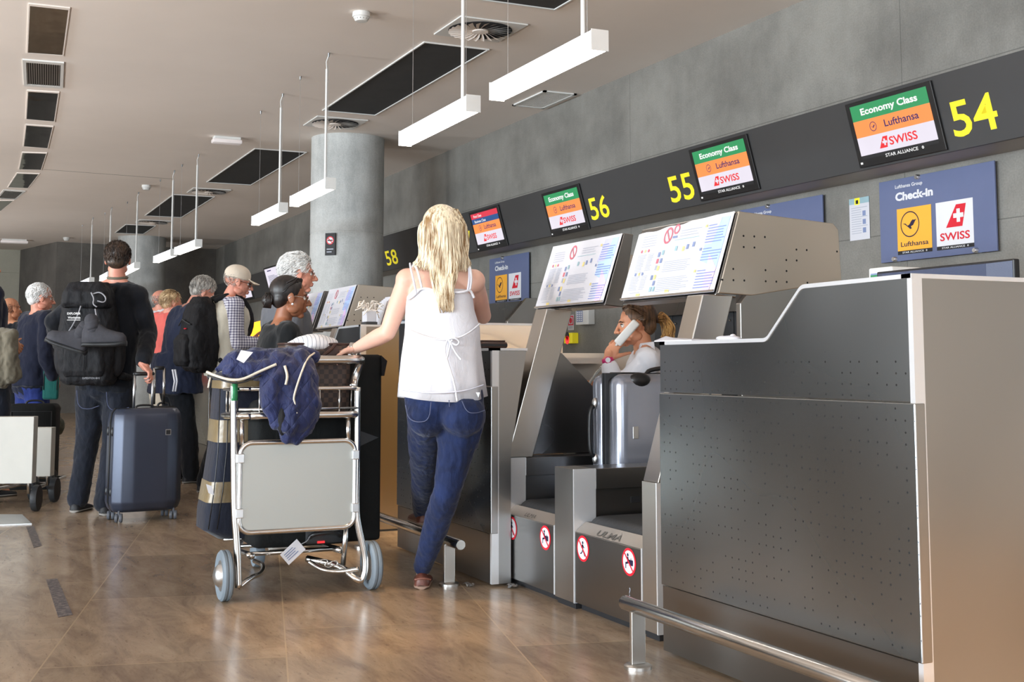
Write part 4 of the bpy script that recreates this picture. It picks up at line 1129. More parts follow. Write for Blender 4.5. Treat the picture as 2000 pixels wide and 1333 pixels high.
M['olive'] = cloth('olive_coat_cloth', srgb(104, 98, 84), .85, .2, bump=.7, bs=12)
M['teal_cloth'] = cloth('teal_bag_cloth', srgb(14, 92, 86), .7, .15)
M['wheel_grey'] = pm('caster_wheel', srgb(92, 96, 104), .5, var=.1)
M['boot'] = pm('grey_boot_suede', srgb(58, 58, 64), .85, var=.25, vs=14, bump=.4, bs=60)
M['cord'] = pm('grey_cord', srgb(150, 150, 156), .7, var=.1)
M['rope'] = pm('white_string', srgb(236, 228, 220), .8, var=.05)
M['white_paint2'] = pm('white_board', srgb(206, 204, 196), .55, var=.03)

def rrect(w, d, r, n=5):
    pts = []
    for cx, cy, a0 in ((w/2-r, d/2-r, 0), (-w/2+r, d/2-r, 90), (-w/2+r, -d/2+r, 180), (w/2-r, -d/2+r, 270)):
        for i in range(n+1):
            a = math.radians(a0+90*i/n); pts.append((cx+r*math.cos(a), cy+r*math.sin(a)))
    return pts
def soft_block(mb, plan, zs, F):
    """loft of a plan outline: zs = (z, scale_u, scale_v, du, dv); F maps local (u,v,z) to world"""
    mb.rings([[F(u*su+du, v*sv+dv, z) for u, v in plan] for z, su, sv, du, dv in zs]); return mb

# ------------------------------------------------------------------ baggage trolley
X0 = 5.27
def tp(px, py, x=X0): return onx(px, py, x)
t = thing('luggage_trolley', 'steel luggage trolley with a plain zinc board seen from behind, loaded with bags', 'luggage trolley', (5.5, -1.44, 0), 'luggage trolleys')
TROLLEY = t
def rt(name, pts, r, mat='chrome', seg=12, closed=False, parent=None):
    return obj(name, MB().tube(pts, r, seg=seg, closed=closed), M[mat], parent or t, True)
def sm_path(pts, it=2):
    pts = [V(p) for p in pts]
    for _ in range(it):
        q = [pts[0]]
        for i in range(len(pts)-1):
            q += [pts[i].lerp(pts[i+1], .25), pts[i].lerp(pts[i+1], .75)]
        q.append(pts[-1]); pts = q
    return pts
rt('upright', sm_path([tp(456, 748), tp(457, 900), tp(458, 1000), tp(463, 1060), tp(466, 1148)]), .0155)
rt('upright', sm_path([tp(698, 757), tp(697, 900), tp(695, 1000), tp(702, 1040), tp(716, 1100), tp(708, 1138), tp(692, 1130), tp(664, 1106, 5.36), tp(600, 1092, 5.5)]), .0155)
rt('brace', sm_path([tp(466, 1148), tp(490, 1128, 5.3), tp(510, 1122, 5.4), tp(517, 1105, 5.5), tp(497, 1096, 5.6)]), .011)
rt('brace', sm_path([tp(604, 1098, 5.42), tp(630, 1115, 5.36), tp(664, 1118, 5.33), tp(700, 1112)]), .011)
hp = [tp(470, 703), tp(560, 703), tp(660, 703), tp(702, 702), tp(706, 704, 5.30), tp(698, 725, 5.33), tp(692, 745, 5.33), tp(690, 757, 5.30)]
rt('handle_bar', sm_path(hp, 1), .019)
rt('handle_bar', sm_path([tp(470, 703), tp(459, 705), tp(456, 720), tp(456, 748)], 1), .016)
yl, yr = tp(466, 760).y, tp(699, 757).y
zu, zl_ = tp(600, 759).z, tp(600, 811).z
def loop(z, r, name, d=.36):
    c = .05
    P = sm_path([(X0-.012, yl-c, z), (X0-.012, (yl+yr)/2, z), (X0-.012, yr+c, z), (X0-.005, yr, z), (X0+c, yr, z), (X0+d, yr, z-.01)], 1)
    rt(name, P, r)
    rt(name, sm_path([(X0-.012, yl-c, z), (X0-.005, yl, z), (X0+c, yl, z), (X0+d, yl, z-.01)], 1), r)
    rt(name, [(X0+d, yl, z-.01), (X0+d, yr, z-.01)], r)
loop(zu, .0095, 'basket_rail'); loop(zl_, .0165, 'basket_rail')
zm = zl_+.028
rt('basket_rail', [(X0-.01, yl, zm), (X0-.01, yr, zm)], .006)
for k in range(5): rt('basket_wire', [(X0+.03+.07*k, yl, zl_), (X0+.03+.07*k, yl, zu)], .0042, seg=6)
for k in range(5): rt('basket_wire', [(X0+.03+.07*k, yr, zl_), (X0+.03+.07*k, yr, zu)], .0042, seg=6)
for k in range(1, 6):
    y = yl+(yr-yl)*k/6; rt('basket_wire', [(X0-.012, y, zl_), (X0-.012, y, zu)], .0042, seg=6)
for k in range(1, 6):
    y = yl+(yr-yl)*k/6; rt('basket_wire', [(X0-.012, y, zl_+.012), (X0+.35, y, zl_+.005)], .0042, seg=6)
rt('board_post', [tp(472, 818), tp(472, 870)], .011); rt('board_post', [tp(680, 815), tp(680, 866)], .011)
a, b = tp(469, 866), tp(691, 1029)
yc, zc, W, H = (a.y+b.y)/2, (a.z+b.z)/2, a.y-b.y, a.z-b.z
ol = rrect(W, H, .05, 6)
rt('board_frame', [(X0-.005, yc+u, zc+v) for u, v in ol], .0115, closed=True)
ZB_ = MB(); ZB_.prism([(X0-.008, yc+u, zc+v) for u, v in rrect(W-.012, H-.012, .046, 6)], (.006, 0, 0))
obj('board', ZB_, M['zinc'], t)
cl = MB()
for y in (yc+W/2, yc-W/2):
    for z in (zc+H*.33, zc-H*.28): cl.box(X0-.022, X0-.002, y-.016, y+.016, z-.02, z+.02, bev=.003)
obj('board_clips', cl, M['alu'], t)
rt('inner_post', [tp(676, 1030, 5.31), tp(670, 1104, 5.36)], .012)
for y in (-1.24, -1.64): rt('base_rail', sm_path([(5.36, y, .17), (5.7, y, .15), (6.1, y*.4-.86, .13)], 1), .015)
for x in (5.45, 5.7, 5.95): rt('base_bar', [(x, -1.24, .165), (x, -1.64, .165)], .010)
def wheel(y, side):
    w = MB(); c = (5.30, y, .106)
    w.lathe([(.062, -.016), (.072, -.022), (.098, -.022), (.106, -.014), (.106, -.005), (.102, -.002), (.102, .002), (.106, .005), (.106, .014), (.098, .022), (.072, .022), (.062, .016)], c, (0, 1, 0), seg=48)
    o = obj('wheel', w, M['tyre'], t, True, 35)
    h = MB(); h.lathe([(.064, -.018), (.064, .018)], c, (0, 1, 0), seg=32)
    h.lathe([(.050, .016*side), (.046, .028*side), (.034, .040*side), (.014, .047*side), (.001, .048*side)], c, (0, 1, 0), seg=32)
    obj('hub', h, M['alu'], o, True, 40)
wheel(-1.112, 1); wheel(-1.765, -1)
fw = MB(); fw.lathe([(.02, -.02), (.07, -.022), (.075, 0), (.07, .022), (.02, .02)], (6.1, -1.44, .075), (0, 1, 0), seg=32); obj('front_wheel', fw, M['tyre'], t, True, 40)
ch = MB()
for i, (px, py) in enumerate(((632, 1098), (642, 1104), (652, 1101))):
    c = tp(px, py, 5.34); ch.tube([c+V((0, .018*math.cos(a*PI/6), .010*math.sin(a*PI/6))) for a in range(12)], .003, seg=6, closed=True)
obj('chain', ch, M['chrome'], t, True)
g = MB(); p = tp(457, 750); q = tp(457, 783)
g.tube([p+V((0, 0, 0)), q], .0168, seg=14); obj('sticker', g, M['green_sticker'], t, True)
# the load
mb = MB(); a, b = tp(489, 1094, 5.44), tp(688, 1085, 5.44)
y1, y0 = a.y, b.y
mb.box(5.42, 5.70, y0, y1, .185, .84, bev=.04, seg=3)
s = thing('soft_suitcase', 'black soft suitcase standing upright on the trolley behind the zinc board', 'suitcase', (5.56, (y0+y1)/2, .185))
obj('body', mb, M['black_canvas'], s, True, 40)
c = tp(632, 1046, 5.42)
hb = MB(); hb.box(5.405, 5.425, c.y-.085, c.y+.085, c.z-.035, c.z+.035, bev=.012); obj('handle_plate', hb, M['rubber'], s, True, 40)
obj('handle', MB().tube(sm_path([(5.40, c.y+.07, c.z-.004), (5.375, c.y+.055, c.z+.014), (5.37, c.y, c.z+.018), (5.375, c.y-.055, c.z+.014), (5.40, c.y-.07, c.z-.004)]), .010, seg=8), M['black'], s, True)
lb = MB(); q = tp(627, 1060, 5.40); lb.box(5.398, 5.402, q.y-.017, q.y+.017, q.z-.004, q.z+.006); obj('orange_mark', lb, M['red_text'], s)
# luggage tag
c = tp(572, 1079, 5.36); u = V((0, -.78, .56)).normalized(); v = V((0, .56, .78)).normalized(); u, v = V((0, -.77, .64)).normalized(), V((0, .64, .77)).normalized()
t2 = thing('luggage_tag', 'white address tag hanging from the black suitcase under the zinc board', 'tag', c)
lw, lh = .098, .062
u_, v_ = V((0, -.76, .65)), V((0, .65, .76))
ca = c-u_*lw/2-v_*lh/2
obj('card', MB().prism([ca, ca+u_*lw, ca+u_*lw+v_*lh, ca+v_*lh], (.002, 0, 0), bev=.0006), M['label'], t2)
g = Print(ca+V((-.0004, 0, 0)), u_, v_)
g.n = V((-1, 0, 0))
for i in range(4): g.rect(lw*.12, lh*(.74-.16*i), lw*(.5+.08*(i % 2)), lh*.06, 'p_slate', 0)
g.build('print', t2)
obj('cord', MB().tube(sm_path([ca+u_*lw+v_*lh*.5, tp(600, 1058, 5.36), tp(606, 1048, 5.38)]), .0022, seg=6), M['cord'], t2, True)
# big black case on the right
a, b = tp(686, 1062, 5.5), tp(741, 1062, 5.5); zt = tp(738, 693, 5.5).z
y0, y1 = b.y, a.y-.0
s = thing('padded_case', 'tall black padded case standing on the right of the trolley', 'case', (5.75, (y0+y1)/2, .185))
mb = MB(); mb.box(5.48, 6.05, y0, y1+.05, .185, zt, bev=.018, seg=3); obj('body', mb, M['black_canvas'], s, True, 40)
fl = MB(); fl.prism([(5.47, y0+.01, zt-.004), (5.47, y0-.020, zt-.03), (5.47, y0-.006, zt-.10), (5.47, y0+.006, zt-.10)], (.2, 0, 0)); obj('loose_flap', fl, M['black_nylon'], s)
pt_ = MB(); q = tp(703, 842, 5.475); q2 = tp(741, 855, 5.475); q3 = tp(703, 872, 5.475)
pt_.prism([(5.474, q.y, q.z), (5.474, q2.y+.004, q2.z), (5.474, q3.y, q3.z)], (.004, 0, 0)); obj('corner_patch', pt_, M['rubber'], s)
# tall navy garment case wrapped in tape, left
XC = 5.52
s = thing('garment_case', 'tall dark navy case wrapped in brown tape on the left of the trolley', 'case', (XC+.15, tp(440, 1000, XC).y, .15))
prof = [(1058, 434, 520), (1040, 402, 525), (1000, 404, 525), (970, 411, 525), (880, 425, 525), (800, 431, 525), (740, 436, 525), (728, 442, 520)]
rs = []
for py, xl, xr in prof:
    L_, R_ = tp(xl, py, XC), tp(xr, py, XC); w = L_.y-R_.y; cy = (L_.y+R_.y)/2
    rs.append([(XC+.15+v, cy+u, L_.z) for u, v in rrect(w, .26 if py < 1050 else .2, .05, 4)])
obj('body', MB().rings(rs), M['navy_canvas'], s, True, 50)
def band(py0, py1):
    rs = []
    for py in (py0, py1):
        for k in range(len(prof)-1):
            if prof[k][0] >= py >= prof[k+1][0]:
                f = (prof[k][0]-py)/(prof[k][0]-prof[k+1][0]); xl = prof[k][1]+f*(prof[k+1][1]-prof[k][1])
        L_, R_ = tp(xl, py, XC), tp(525, py, XC); w = L_.y-R_.y+.006; cy = (L_.y+R_.y)/2
        rs.append([(XC+.15+v, cy+u, L_.z) for u, v in rrect(w, .268, .053, 4)])
    obj('tape_band', MB().rings(rs), M['tape'], s, True, 40)
band(985, 944); band(866, 822); band(760, 744)
for xp in (424, 441): obj('seam', MB().tube([tp(xp-17, 1035, XC-.001), tp(xp-6, 960, XC-.001), tp(xp+2, 880, XC-.001), tp(xp+6, 760, XC-.001)], .0025, seg=6), M['black'], s, True)
q = tp(405, 955, XC-.02); tg = MB(); tg.prism([q+V((0, .006, .02)), q+V((0, -.02, .01)), q+V((0, -.03, -.03)), q+V((0, -.006, -.02))], (.002, 0, 0)); obj('paper_tag', tg, M['label'], s)
# chequered tote in the basket
XG = 5.34
a, b = tp(560, 672, XG), tp(690, 668, XG); c, d = tp(575, 806, XG), tp(684, 804, XG)
s = thing('tote_bag', 'brown chequered tote bag in the trolley basket', 'bag', (XG+.1, (a.y+b.y)/2, c.z))
def tring(z, yl_, yr_, dx, r): return [(XG+.10+v, (yl_+yr_)/2+u, z) for u, v in rrect(yl_-yr_, dx, r, 5)]
zs = [(c.z, c.y, d.y, .17, .03), (c.z+.03, c.y+.01, d.y-.006, .19, .04), ((a.z+c.z)/2, (a.y+c.y)/2, (b.y+d.y)/2-.004, .19, .04), (a.z-.02, a.y, b.y, .17, .03), (a.z, a.y, b.y, .16, .03)]
obj('body', MB().rings([tring(*k) for k in zs]), M['chequer'], s, True, 40)
obj('rim', MB().tube([V(p)+V((0, 0, .001)) for p in tring(a.z, a.y, b.y, .162, .03)], .005, seg=8, closed=True), M['brown_leather'], s, True)
for xo in (0.018,):
    obj('handle', MB().tube(sm_path([tp(655, 672, XG+.01), tp(648, 682, XG), tp(634, 693, XG-.012), tp(624, 703, XG-.015), tp(618, 716, XG-.012)]), .008, seg=8, flat=1), M['brown_leather'], s, True)
obj('patch', MB().lathe([(.032, 0), (.032, .003)], tp(650, 690, XG+.008), (-1, 0, 0), seg=20), M['brown_leather'], s)
bk = MB(); bk.lathe([(.010, 0), (.010, .006)], tp(683, 694, XG), (-1, 0, 0), seg=14); bk.lathe([(.009, 0), (.009, .006)], tp(677, 688, XG), (-1, 0, 0), seg=14); obj('buckle', bk, M['chrome'], s)
mb = MB(); c0 = tp(612, 672, XG+.07)
mb.ell(c0+V((0, 0, .0)), (.07, .105, .045)); mb.ell(c0+V((.02, -.05, .004)), (.06, .07, .032)); mb.ell(c0+V((0, .07, -.01)), (.05, .06, .028))
tag(obj('striped_cloth', remesh(mb, .006, 4, .5, .004, .05), M['stripe'], None, True), 'white striped cloth lying in the top of the chequered tote', 'cloth')
# navy quilted jacket thrown over the handle
s = thing('puffer_jacket', 'navy quilted jacket thrown over the trolley handle', 'jacket', tp(540, 760, 5.22))
XJ = 5.22
def J(px, py, dx=0): return tp(px, py, XJ+dx)
mb = MB()
def blob(pts, rs, flat=.6):
    for i in range(len(pts)-1):
        mb.cap(pts[i], rs[i], pts[i+1], rs[i+1], seg=14)
# upper lying part: sleeve and body
blob([J(425, 722, .08), J(455, 706, .06), J(500, 702, .05), J(540, 704, .03), J(575, 702, .03)], [.018, .045, .055, .05, .045])
blob([J(440, 728, .03), J(480, 722, .0), J(520, 722, -.01), J(550, 715, -.01)], [.022, .040, .045, .045])
blob([J(550, 700, .06), J(590, 690, .06), J(610, 700, .05)], [.04, .035, .03])
# hanging part
blob([J(545, 705, -.02), J(534, 745, -.035), J(533, 790, -.035), J(540, 820, -.035)], [.045, .052, .052, .04])
blob([J(590, 700, -.02), J(592, 740, -.035), J(596, 790, -.04), J(590, 830, -.04), J(580, 858, -.035)], [.045, .062, .062, .055, .03])
blob([J(565, 720, -.03), J(566, 780, -.05), J(566, 830, -.045), J(566, 852, -.04)], [.05, .055, .05, .035])
me = remesh(mb, .008, 5, .6, .014, .085, .006, .035)
obj('shell', me, M['navy_nylon'], s, True)
def strip(name, pts, r, mat, dx=-.075):
    return obj(name, MB().tube(sm_path([J(a, b, dx if len(p) < 3 else p[2]) for p in pts for a, b in [p[:2]]]), r, seg=6), M[mat], s, True)
strip('cuff_trim', [(404, 727, .05), (425, 736, .0), (450, 743, -.04), (475, 742, -.055), (505, 727, -.06), (540, 712, -.07)], .006, 'piping')
strip('cuff_trim', [(406, 734, .05), (450, 749, -.04), (476, 748, -.056), (510, 733, -.06)], .0035, 'black')
strip('zip', [(614, 690, -.02), (600, 700, -.07), (588, 730, -.105), (578, 760, -.11), (573, 780, -.105), (577, 790, -.105), (576, 800, -.10), (580, 808, -.10)], .0045, 'piping')
strip('lining_trim', [(556, 715, -.075), (562, 735, -.09), (558, 752, -.095)], .006, 'piping')
strip('drawcord', [(411, 738, -.01), (408, 750, -.02), (407, 758, -.02)], .004, 'piping')
g = Print(J(456, 710, -.035), V((-.1, -.9, .34)), V((-.35, .30, .88)))
q = MB(); p = J(473, 699, -.035)
pq = [J(459, 708, -.005), J(468, 690, .005), J(491, 694, -.008), J(473, 715, -.02)]
q.prism([x+V((-.03, 0, .012)) for x in pq], (.004, 0, 0)); obj('chest_label', q, M['label'], s)
mb = MB(); bl = [J(560, 790, -.085), J(557, 830, -.09), J(549, 800, -.085)]
mb.ell(J(552, 812, -.062), (.02, .026, .085)); obj('dark_lining', mb, M['black_nylon'], s, True)

# ------------------------------------------------------------------ hard suitcases
def caster(mb_parent, p, s_, name='wheel'):
    w = MB()
    for o_ in (-.013, .013):
        w.lathe([(.008, -.008), (.026, -.009), (.029, 0), (.026, .009), (.008, .008)], (p.x+o_*.3, p.y+o_, .029), (0.25, 1, 0), seg=20)
    w.box(p.x-.012, p.x+.012, p.y-.006, p.y+.006, .03, .075, bev=.004)
    return obj(name, w, M['wheel_grey'], mb_parent, True, 40)
a, b, c = onz(232, 1024), onz(347, 1016), onz(203, 1016)
U = (b-a).normalized(); D_ = V((-U.y, U.x, 0)) if V((-U.y, U.x, 0)).x > 0 else V((U.y, -U.x, 0))
cen = (a+b)/2 + D_*.125
s = thing('hard_suitcase', 'slate blue hard shell suitcase held by the man with the backpack', 'suitcase', (cen.x, cen.y, 0))
S1 = s; S1C, S1U, S1D = cen, U, D_
wd = (b-a).length+.075
Fm = lambda u, v, z: (cen + U*u + D_*v + V((0, 0, z)))
z0, z1 = .062, .715
front = [(-wd/2, 0), (-wd/2, -.06), (-wd/2+.05, -.118), (-wd/2+.12, -.135), (wd/2-.12, -.135), (wd/2-.05, -.118), (wd/2, -.06), (wd/2, 0)]
def shell(plan, zs):
    mb = MB(); soft_block(mb, plan, zs, Fm); return mb
zs = [(z0, .88, .62, 0, 0), (z0+.02, .95, .86, 0, 0), (z0+.06, 1, 1, 0, 0), (z1-.09, .985, .98, 0, 0), (z1-.03, .95, .9, 0, 0), (z1, .86, .62, 0, 0)]
mb = shell(front, zs)
o = obj('front_shell', mb, M['case_blue'], s)
md = o.modifiers.new('b', 'BEVEL'); md.width = .010; md.segments = 3; md.limit_method = 'ANGLE'; md.angle_limit = .2
o.data.polygons.foreach_set('use_smooth', [True]*len(o.data.polygons))
back = [(u, -v*1.15+.022) for u, v in front][::-1]
o = obj('back_shell', shell(back, zs), M['case_blue'], s)
md = o.modifiers.new('b', 'BEVEL'); md.width = .010; md.segments = 3; md.limit_method = 'ANGLE'; md.angle_limit = .2
o.data.polygons.foreach_set('use_smooth', [True]*len(o.data.polygons))
zp = [(-wd/2-.003, .022), (-wd/2-.003, 0), (wd/2+.003, 0), (wd/2+.003, .022)]
obj('zip', shell(zp, [(z0-.002, .88, 1, 0, 0), (z0+.06, 1, 1, 0, 0), (z1-.09, .985, 1, 0, 0), (z1-.03, .95, 1, 0, 0), (z1+.002, .86, 1, 0, 0)]), M['black'], s)
for z in (.57, .19):
    for v in (-.045, .055):
        p = Fm(-wd/2+.004, v, z); obj('corner_guard', MB().ell(p, (.012, .012, .03), u=10, v=8), M['black'], s, True)
q = Fm(wd/2-.135, -.137, .545); lg = MB(); lg.prism([q, q+U*.036, q+U*.036+V((0, 0, .036)), q+V((0, 0, .036))], D_*-.002); obj('badge', lg, M['alu'], s)
lg = MB(); q2 = q+U*.004+V((0, 0, .004))-D_*.002; lg.prism([q2, q2+U*.028, q2+U*.028+V((0, 0, .028)), q2+V((0, 0, .028))], D_*-.001); obj('badge_face', lg, M['ink'], s)
for u, v in ((-wd/2+.05, -.07), (wd/2-.05, -.07), (-wd/2+.05, .115), (wd/2-.05, .115)): caster(s, Fm(u, v, 0), s)
# telescopic handle
hl, hr = at(239, 735, 7.86), at(276, 745, 7.92)
pl, pr_ = Fm(-.055, .09, z1-.01), Fm(.065, .09, z1-.01)
zt = at(239, 731, 7.85).z
for p in (pl, pr_): obj('handle_tube', MB().tube([p, (p.x, p.y, zt)], .009, seg=10), M['alu'], s, True)
gr = MB(); gr.cap((pl.x, pl.y, zt), .013, (pr_.x, pr_.y, zt), .013); obj('handle_grip', gr, M['black'], s, True)
S1GRIP = V((pr_.x, pr_.y, zt)); S1GRIPL = V((pl.x, pl.y, zt))
obj('top_handle', MB().tube(sm_path([Fm(-.06, 0.03, z1-.005), Fm(-.05, .03, z1+.018), Fm(.05, .03, z1+.018), Fm(.06, .03, z1-.005)]), .007, seg=8), M['black'], s, True)
# silver case on the far belt
xa, xb, ya, yb_ = 4.78, 5.06, -2.742, -3.26
z0, z1 = .378, .955
s = thing('hard_suitcase', 'silver ribbed hard shell suitcase on the far weighing belt in front of the clerk', 'suitcase', ((xa+xb)/2, (ya+yb_)/2, z0))
mb = MB(); mb.box(xa, xa+.115, yb_, ya, z0, z1, bev=.05, seg=5); obj('front_shell', mb, M['case_silver'], s, True, 50)
mb = MB(); mb.box(xa+.16, xb, yb_, ya, z0, z1, bev=.05, seg=5); obj('back_shell', mb, M['case_silver'], s, True, 50)
mb = MB(); mb.box(xa+.085, xa+.19, yb_+.012, ya-.010, z0+.012, z1-.010, bev=.04, seg=4); obj('zip_band', mb, M['black'], s, True, 50)
for zz in (.125, .15): 
    mb = MB(); mb.box(xa+zz-.005, xa+zz+.005, yb_, ya+.002, z0, z1+.004, bev=.004); obj('zip', mb, M['rubber'], s, True, 40)
for k in range(5):
    z = .86-.078*k; r_ = MB(); r_.box(xa-.008, xa+.004, yb_+.06, ya-.245+.0, z-.020, z+.020, bev=.010, seg=3); obj('rib', r_, M['case_silver'], s, True, 40)
cg = MB(); cg.ell((xa+.018, ya-.12, z1-.028), (.030, .055, .035)); obj('corner_guard', cg, M['black'], s, True)
obj('side_handle', MB().tube(sm_path([(xb-.07, ya, .81), (xb-.07, ya+.03, .80), (xb-.07, ya+.036, .70), (xb-.07, ya+.03, .585), (xb-.07, ya, .575)]), .011, seg=10), M['black'], s, True)
hb = MB(); hb.ell((xb-.07, ya+.004, .82), (.018, .016, .026)); hb.ell((xb-.07, ya+.004, .565), (.018, .016, .026)); obj('handle_mounts', hb, M['alu'], s, True)
obj('lock_plate', MB().box(xa-.003, xa+.004, ya-.10, ya-.072, .665, .72, bev=.002), M['alu'], s)
obj('top_handle', MB().tube(sm_path([(xa+.13, ya-.22, z1-.004), (xa+.13, ya-.24, z1+.02), (xa+.13, ya-.42, z1+.035), (xa+.13, ya-.45, z1)]), .010, seg=8), M['black'], s, True)
obj('handle_base', MB().box(xa+.08, xa+.19, ya-.16, ya-.06, z1-.006, z1+.007, bev=.004), M['black'], s, True, 40)
# ------------------------------------------------------------------ other trolleys and bags at the left edge
def cart(pxl, pxr, pyt, pyb, d, lab, ground):
    a, b = at(pxl, pyt, d), at(pxr, pyb, d); u = V((a.y-b.y, 0, 0)); 
    ux = (V((b.x, b.y, 0))-V((a.x, a.y, 0))); w = ux.length; ux.normalize(); fw_ = V((-ux.y, ux.x, 0)); fw_ = fw_ if fw_.x > 0 else -fw_
    o = V((a.x, a.y, 0)); F_ = lambda p, q, z: o+ux*p+fw_*q+V((0, 0, z))
    t = thing('luggage_trolley', lab, 'luggage trolley', o+ux*w/2+fw_*.3, 'luggage trolleys')
    mb = MB(); P = [F_(0, 0, b.z), F_(w, 0, b.z), F_(w, 0, a.z), F_(0, 0, a.z)]; mb.prism(P, fw_*.10, bev=.003); obj('advert_board', mb, M['white_paint2'], t)
    obj('frame', MB().tube([F_(.05, .12, .12), F_(.05, .11, b.z), F_(.05, .11, a.z-.02), F_(w-.05, .11, a.z-.02), F_(w-.05, .11, b.z), F_(w-.05, .12, .12)], .014, seg=10), M['chrome'], t, True)
    obj('base', MB().tube([F_(.05, .12, .13), F_(.12, .8, .12), F_(w-.12, .8, .12), F_(w-.05, .12, .13)], .014, seg=10), M['chrome'], t, True)
    for p, q in ((.0, .12), (w, .12), (w/2, .8)):
        c = F_(p, q, .09); mb = MB(); mb.lathe([(.03, -.02), (.085, -.02), (.09, 0), (.085, .02), (.03, .02)], c, ux, seg=28); obj('wheel', mb, M['rubber'], t, True, 40)
    return F_, w
F1, w1 = cart(-60, 62, 815, 945, 8.2, 'luggage trolley with a big white board at the left edge', 985)
F2, w2 = cart(-20, 98, 836, 931, 8.75, 'luggage trolley with a smaller white board behind the first one', 975)
def softcase(name, lab, pxl, pxr, pyt, pyb, d, dep, mat, bev=.04):
    a, b = at(pxl, pyt, d), at(pxr, pyb, d); ux = V((b.x-a.x, b.y-a.y, 0)); w = ux.length; ux.normalize(); fw_ = V((-ux.y, ux.x, 0)); fw_ = fw_ if fw_.x > 0 else -fw_
    o = V((a.x, a.y, 0)); t = thing(name, lab, 'bag' if name != 'soft_suitcase' else 'suitcase', o+ux*w/2+V((0, 0, b.z)))
    Mx = Matrix((( ux.x, fw_.x, 0, o.x), (ux.y, fw_.y, 0, o.y), (0, 0, 1, 0), (0, 0, 0, 1)))
    mb = MB(); mb.box(0, w, 0, dep, b.z, a.z, bev=bev, M=Mx, seg=4); obj('body', mb, M[mat], t, True, 45)
    obj('handle', MB().tube(sm_path([Mx @ V((w*.3, dep*.5, a.z-.01)), Mx @ V((w*.35, dep*.5, a.z+.025)), Mx @ V((w*.65, dep*.5, a.z+.025)), Mx @ V((w*.7, dep*.5, a.z-.01))]), .008, seg=8), M['black'], t, True)
    mb = MB(); mb.tube([Mx @ V((w*.08, -.002, b.z+.08)), Mx @ V((w*.08, -.002, a.z-.06)), Mx @ V((w*.92, -.002, a.z-.06)), Mx @ V((w*.92, -.002, b.z+.08))], .004, seg=6); obj('zip', mb, M['rubber'], t, True)
    return t, Mx, w
tt, Mx, w = softcase('soft_suitcase', 'black suitcase on wheels behind the white trolley boards at the left', 15, 103, 790, 962, 9.75, .25, 'black_canvas')
for u in (.06, w-.05):
    for v in (.04, .2):
        p = Mx @ V((u, v, 0)); caster(tt, p, tt)
M['camo'] = pm('camouflage_cloth', srgb(96, 98, 86), .85, var=.5, vs=22)
mb = MB(); c = at(97, 815, 10.3); mb.ell(c, (.14, .08, .11)); mb.ell(c+V((.05, -.05, -.07)), (.10, .07, .09)); mb.ell(c+V((0, -.04, .06)), (.08, .05, .05))
tag(obj('duffel_bag', remesh(mb, .012, 3, .5, .02, .09), M['camo'], None, True), 'mottled grey green bag behind the black suitcase at the left', 'bag')
tt, Mx, w = softcase('shoulder_bag', 'teal green bag hanging beside the man in the navy blazer', 84, 113, 716, 781, 10.15, .06, 'teal_cloth', .02)
obj('strap', MB().tube(sm_path([Mx @ V((w*.2, .03, 0.985)), Mx @ V((w*.35, .03, 1.15)), Mx @ V((w*.5, .03, 1.25))]), .006, seg=6), M['teal_cloth'], tt, True)
# case with a chrome handle behind the slate suitcase
tt, Mx, w = softcase('soft_suitcase', 'dark suitcase with a chrome pull handle behind the slate suitcase', 290, 345, 795, 985, 9.0, .24, 'black_canvas')
hb = at(300, 762, 9.1)
for u in (.04, .11):
    p = Mx @ V((u, .12, .70)); obj('handle_tube', MB().tube([p, (p.x, p.y, .97)], .011, seg=10), M['chrome'], tt, True)
q = [Mx @ V((u, .12, .97)) for u in (.04, .11)]; obj('handle_grip', MB().tube([q[0], q[1]], .014, seg=8), M['black'], tt, True)
for u in (.05, w-.05): caster(tt, Mx @ V((u, .05, 0)), tt)
# floor plate and worn queue strips
def floor_quad(pts, h): 
    q = [onz(a, b) for a, b in pts]; mb = MB(); mb.prism([p+V((0, 0, .0005)) for p in q], (0, 0, h)); return mb
tag(obj('floor_plate', floor_quad([(-40, 1007), (43, 1007), (62, 1025), (-40, 1029)], .006), M['alu']), 'flat metal plate on the floor at the left edge', 'floor plate')
mt, nt, b_ = _nt('worn_dark_tape'); n_ = N(nt, 'ShaderNodeTexNoise', ins={0: coords(nt, (1, 1, 1)), 2: 42.0, 3: 4.0, 4: .7})
nt.links.new(ramp(nt, n_.outputs[0], [(0.44, srgb(66, 62, 68)), (0.62, srgb(128, 120, 116))]), b_.inputs[0]); b_.inputs['Roughness'].default_value = .6
M['strip'] = mt
tag(obj('queue_strip', floor_quad([(90, 1133), (112, 1131), (142, 1202), (114, 1207)], .001), M['strip']), 'worn dark queue strip on the floor, nearer of two', 'floor marking', 'queue strips on the floor')
tag(obj('queue_strip', floor_quad([(51, 1030), (66, 1028), (82, 1067), (66, 1071)], .001), M['strip']), 'worn dark queue strip on the floor, farther of two by the metal plate', 'floor marking', 'queue strips on the floor')
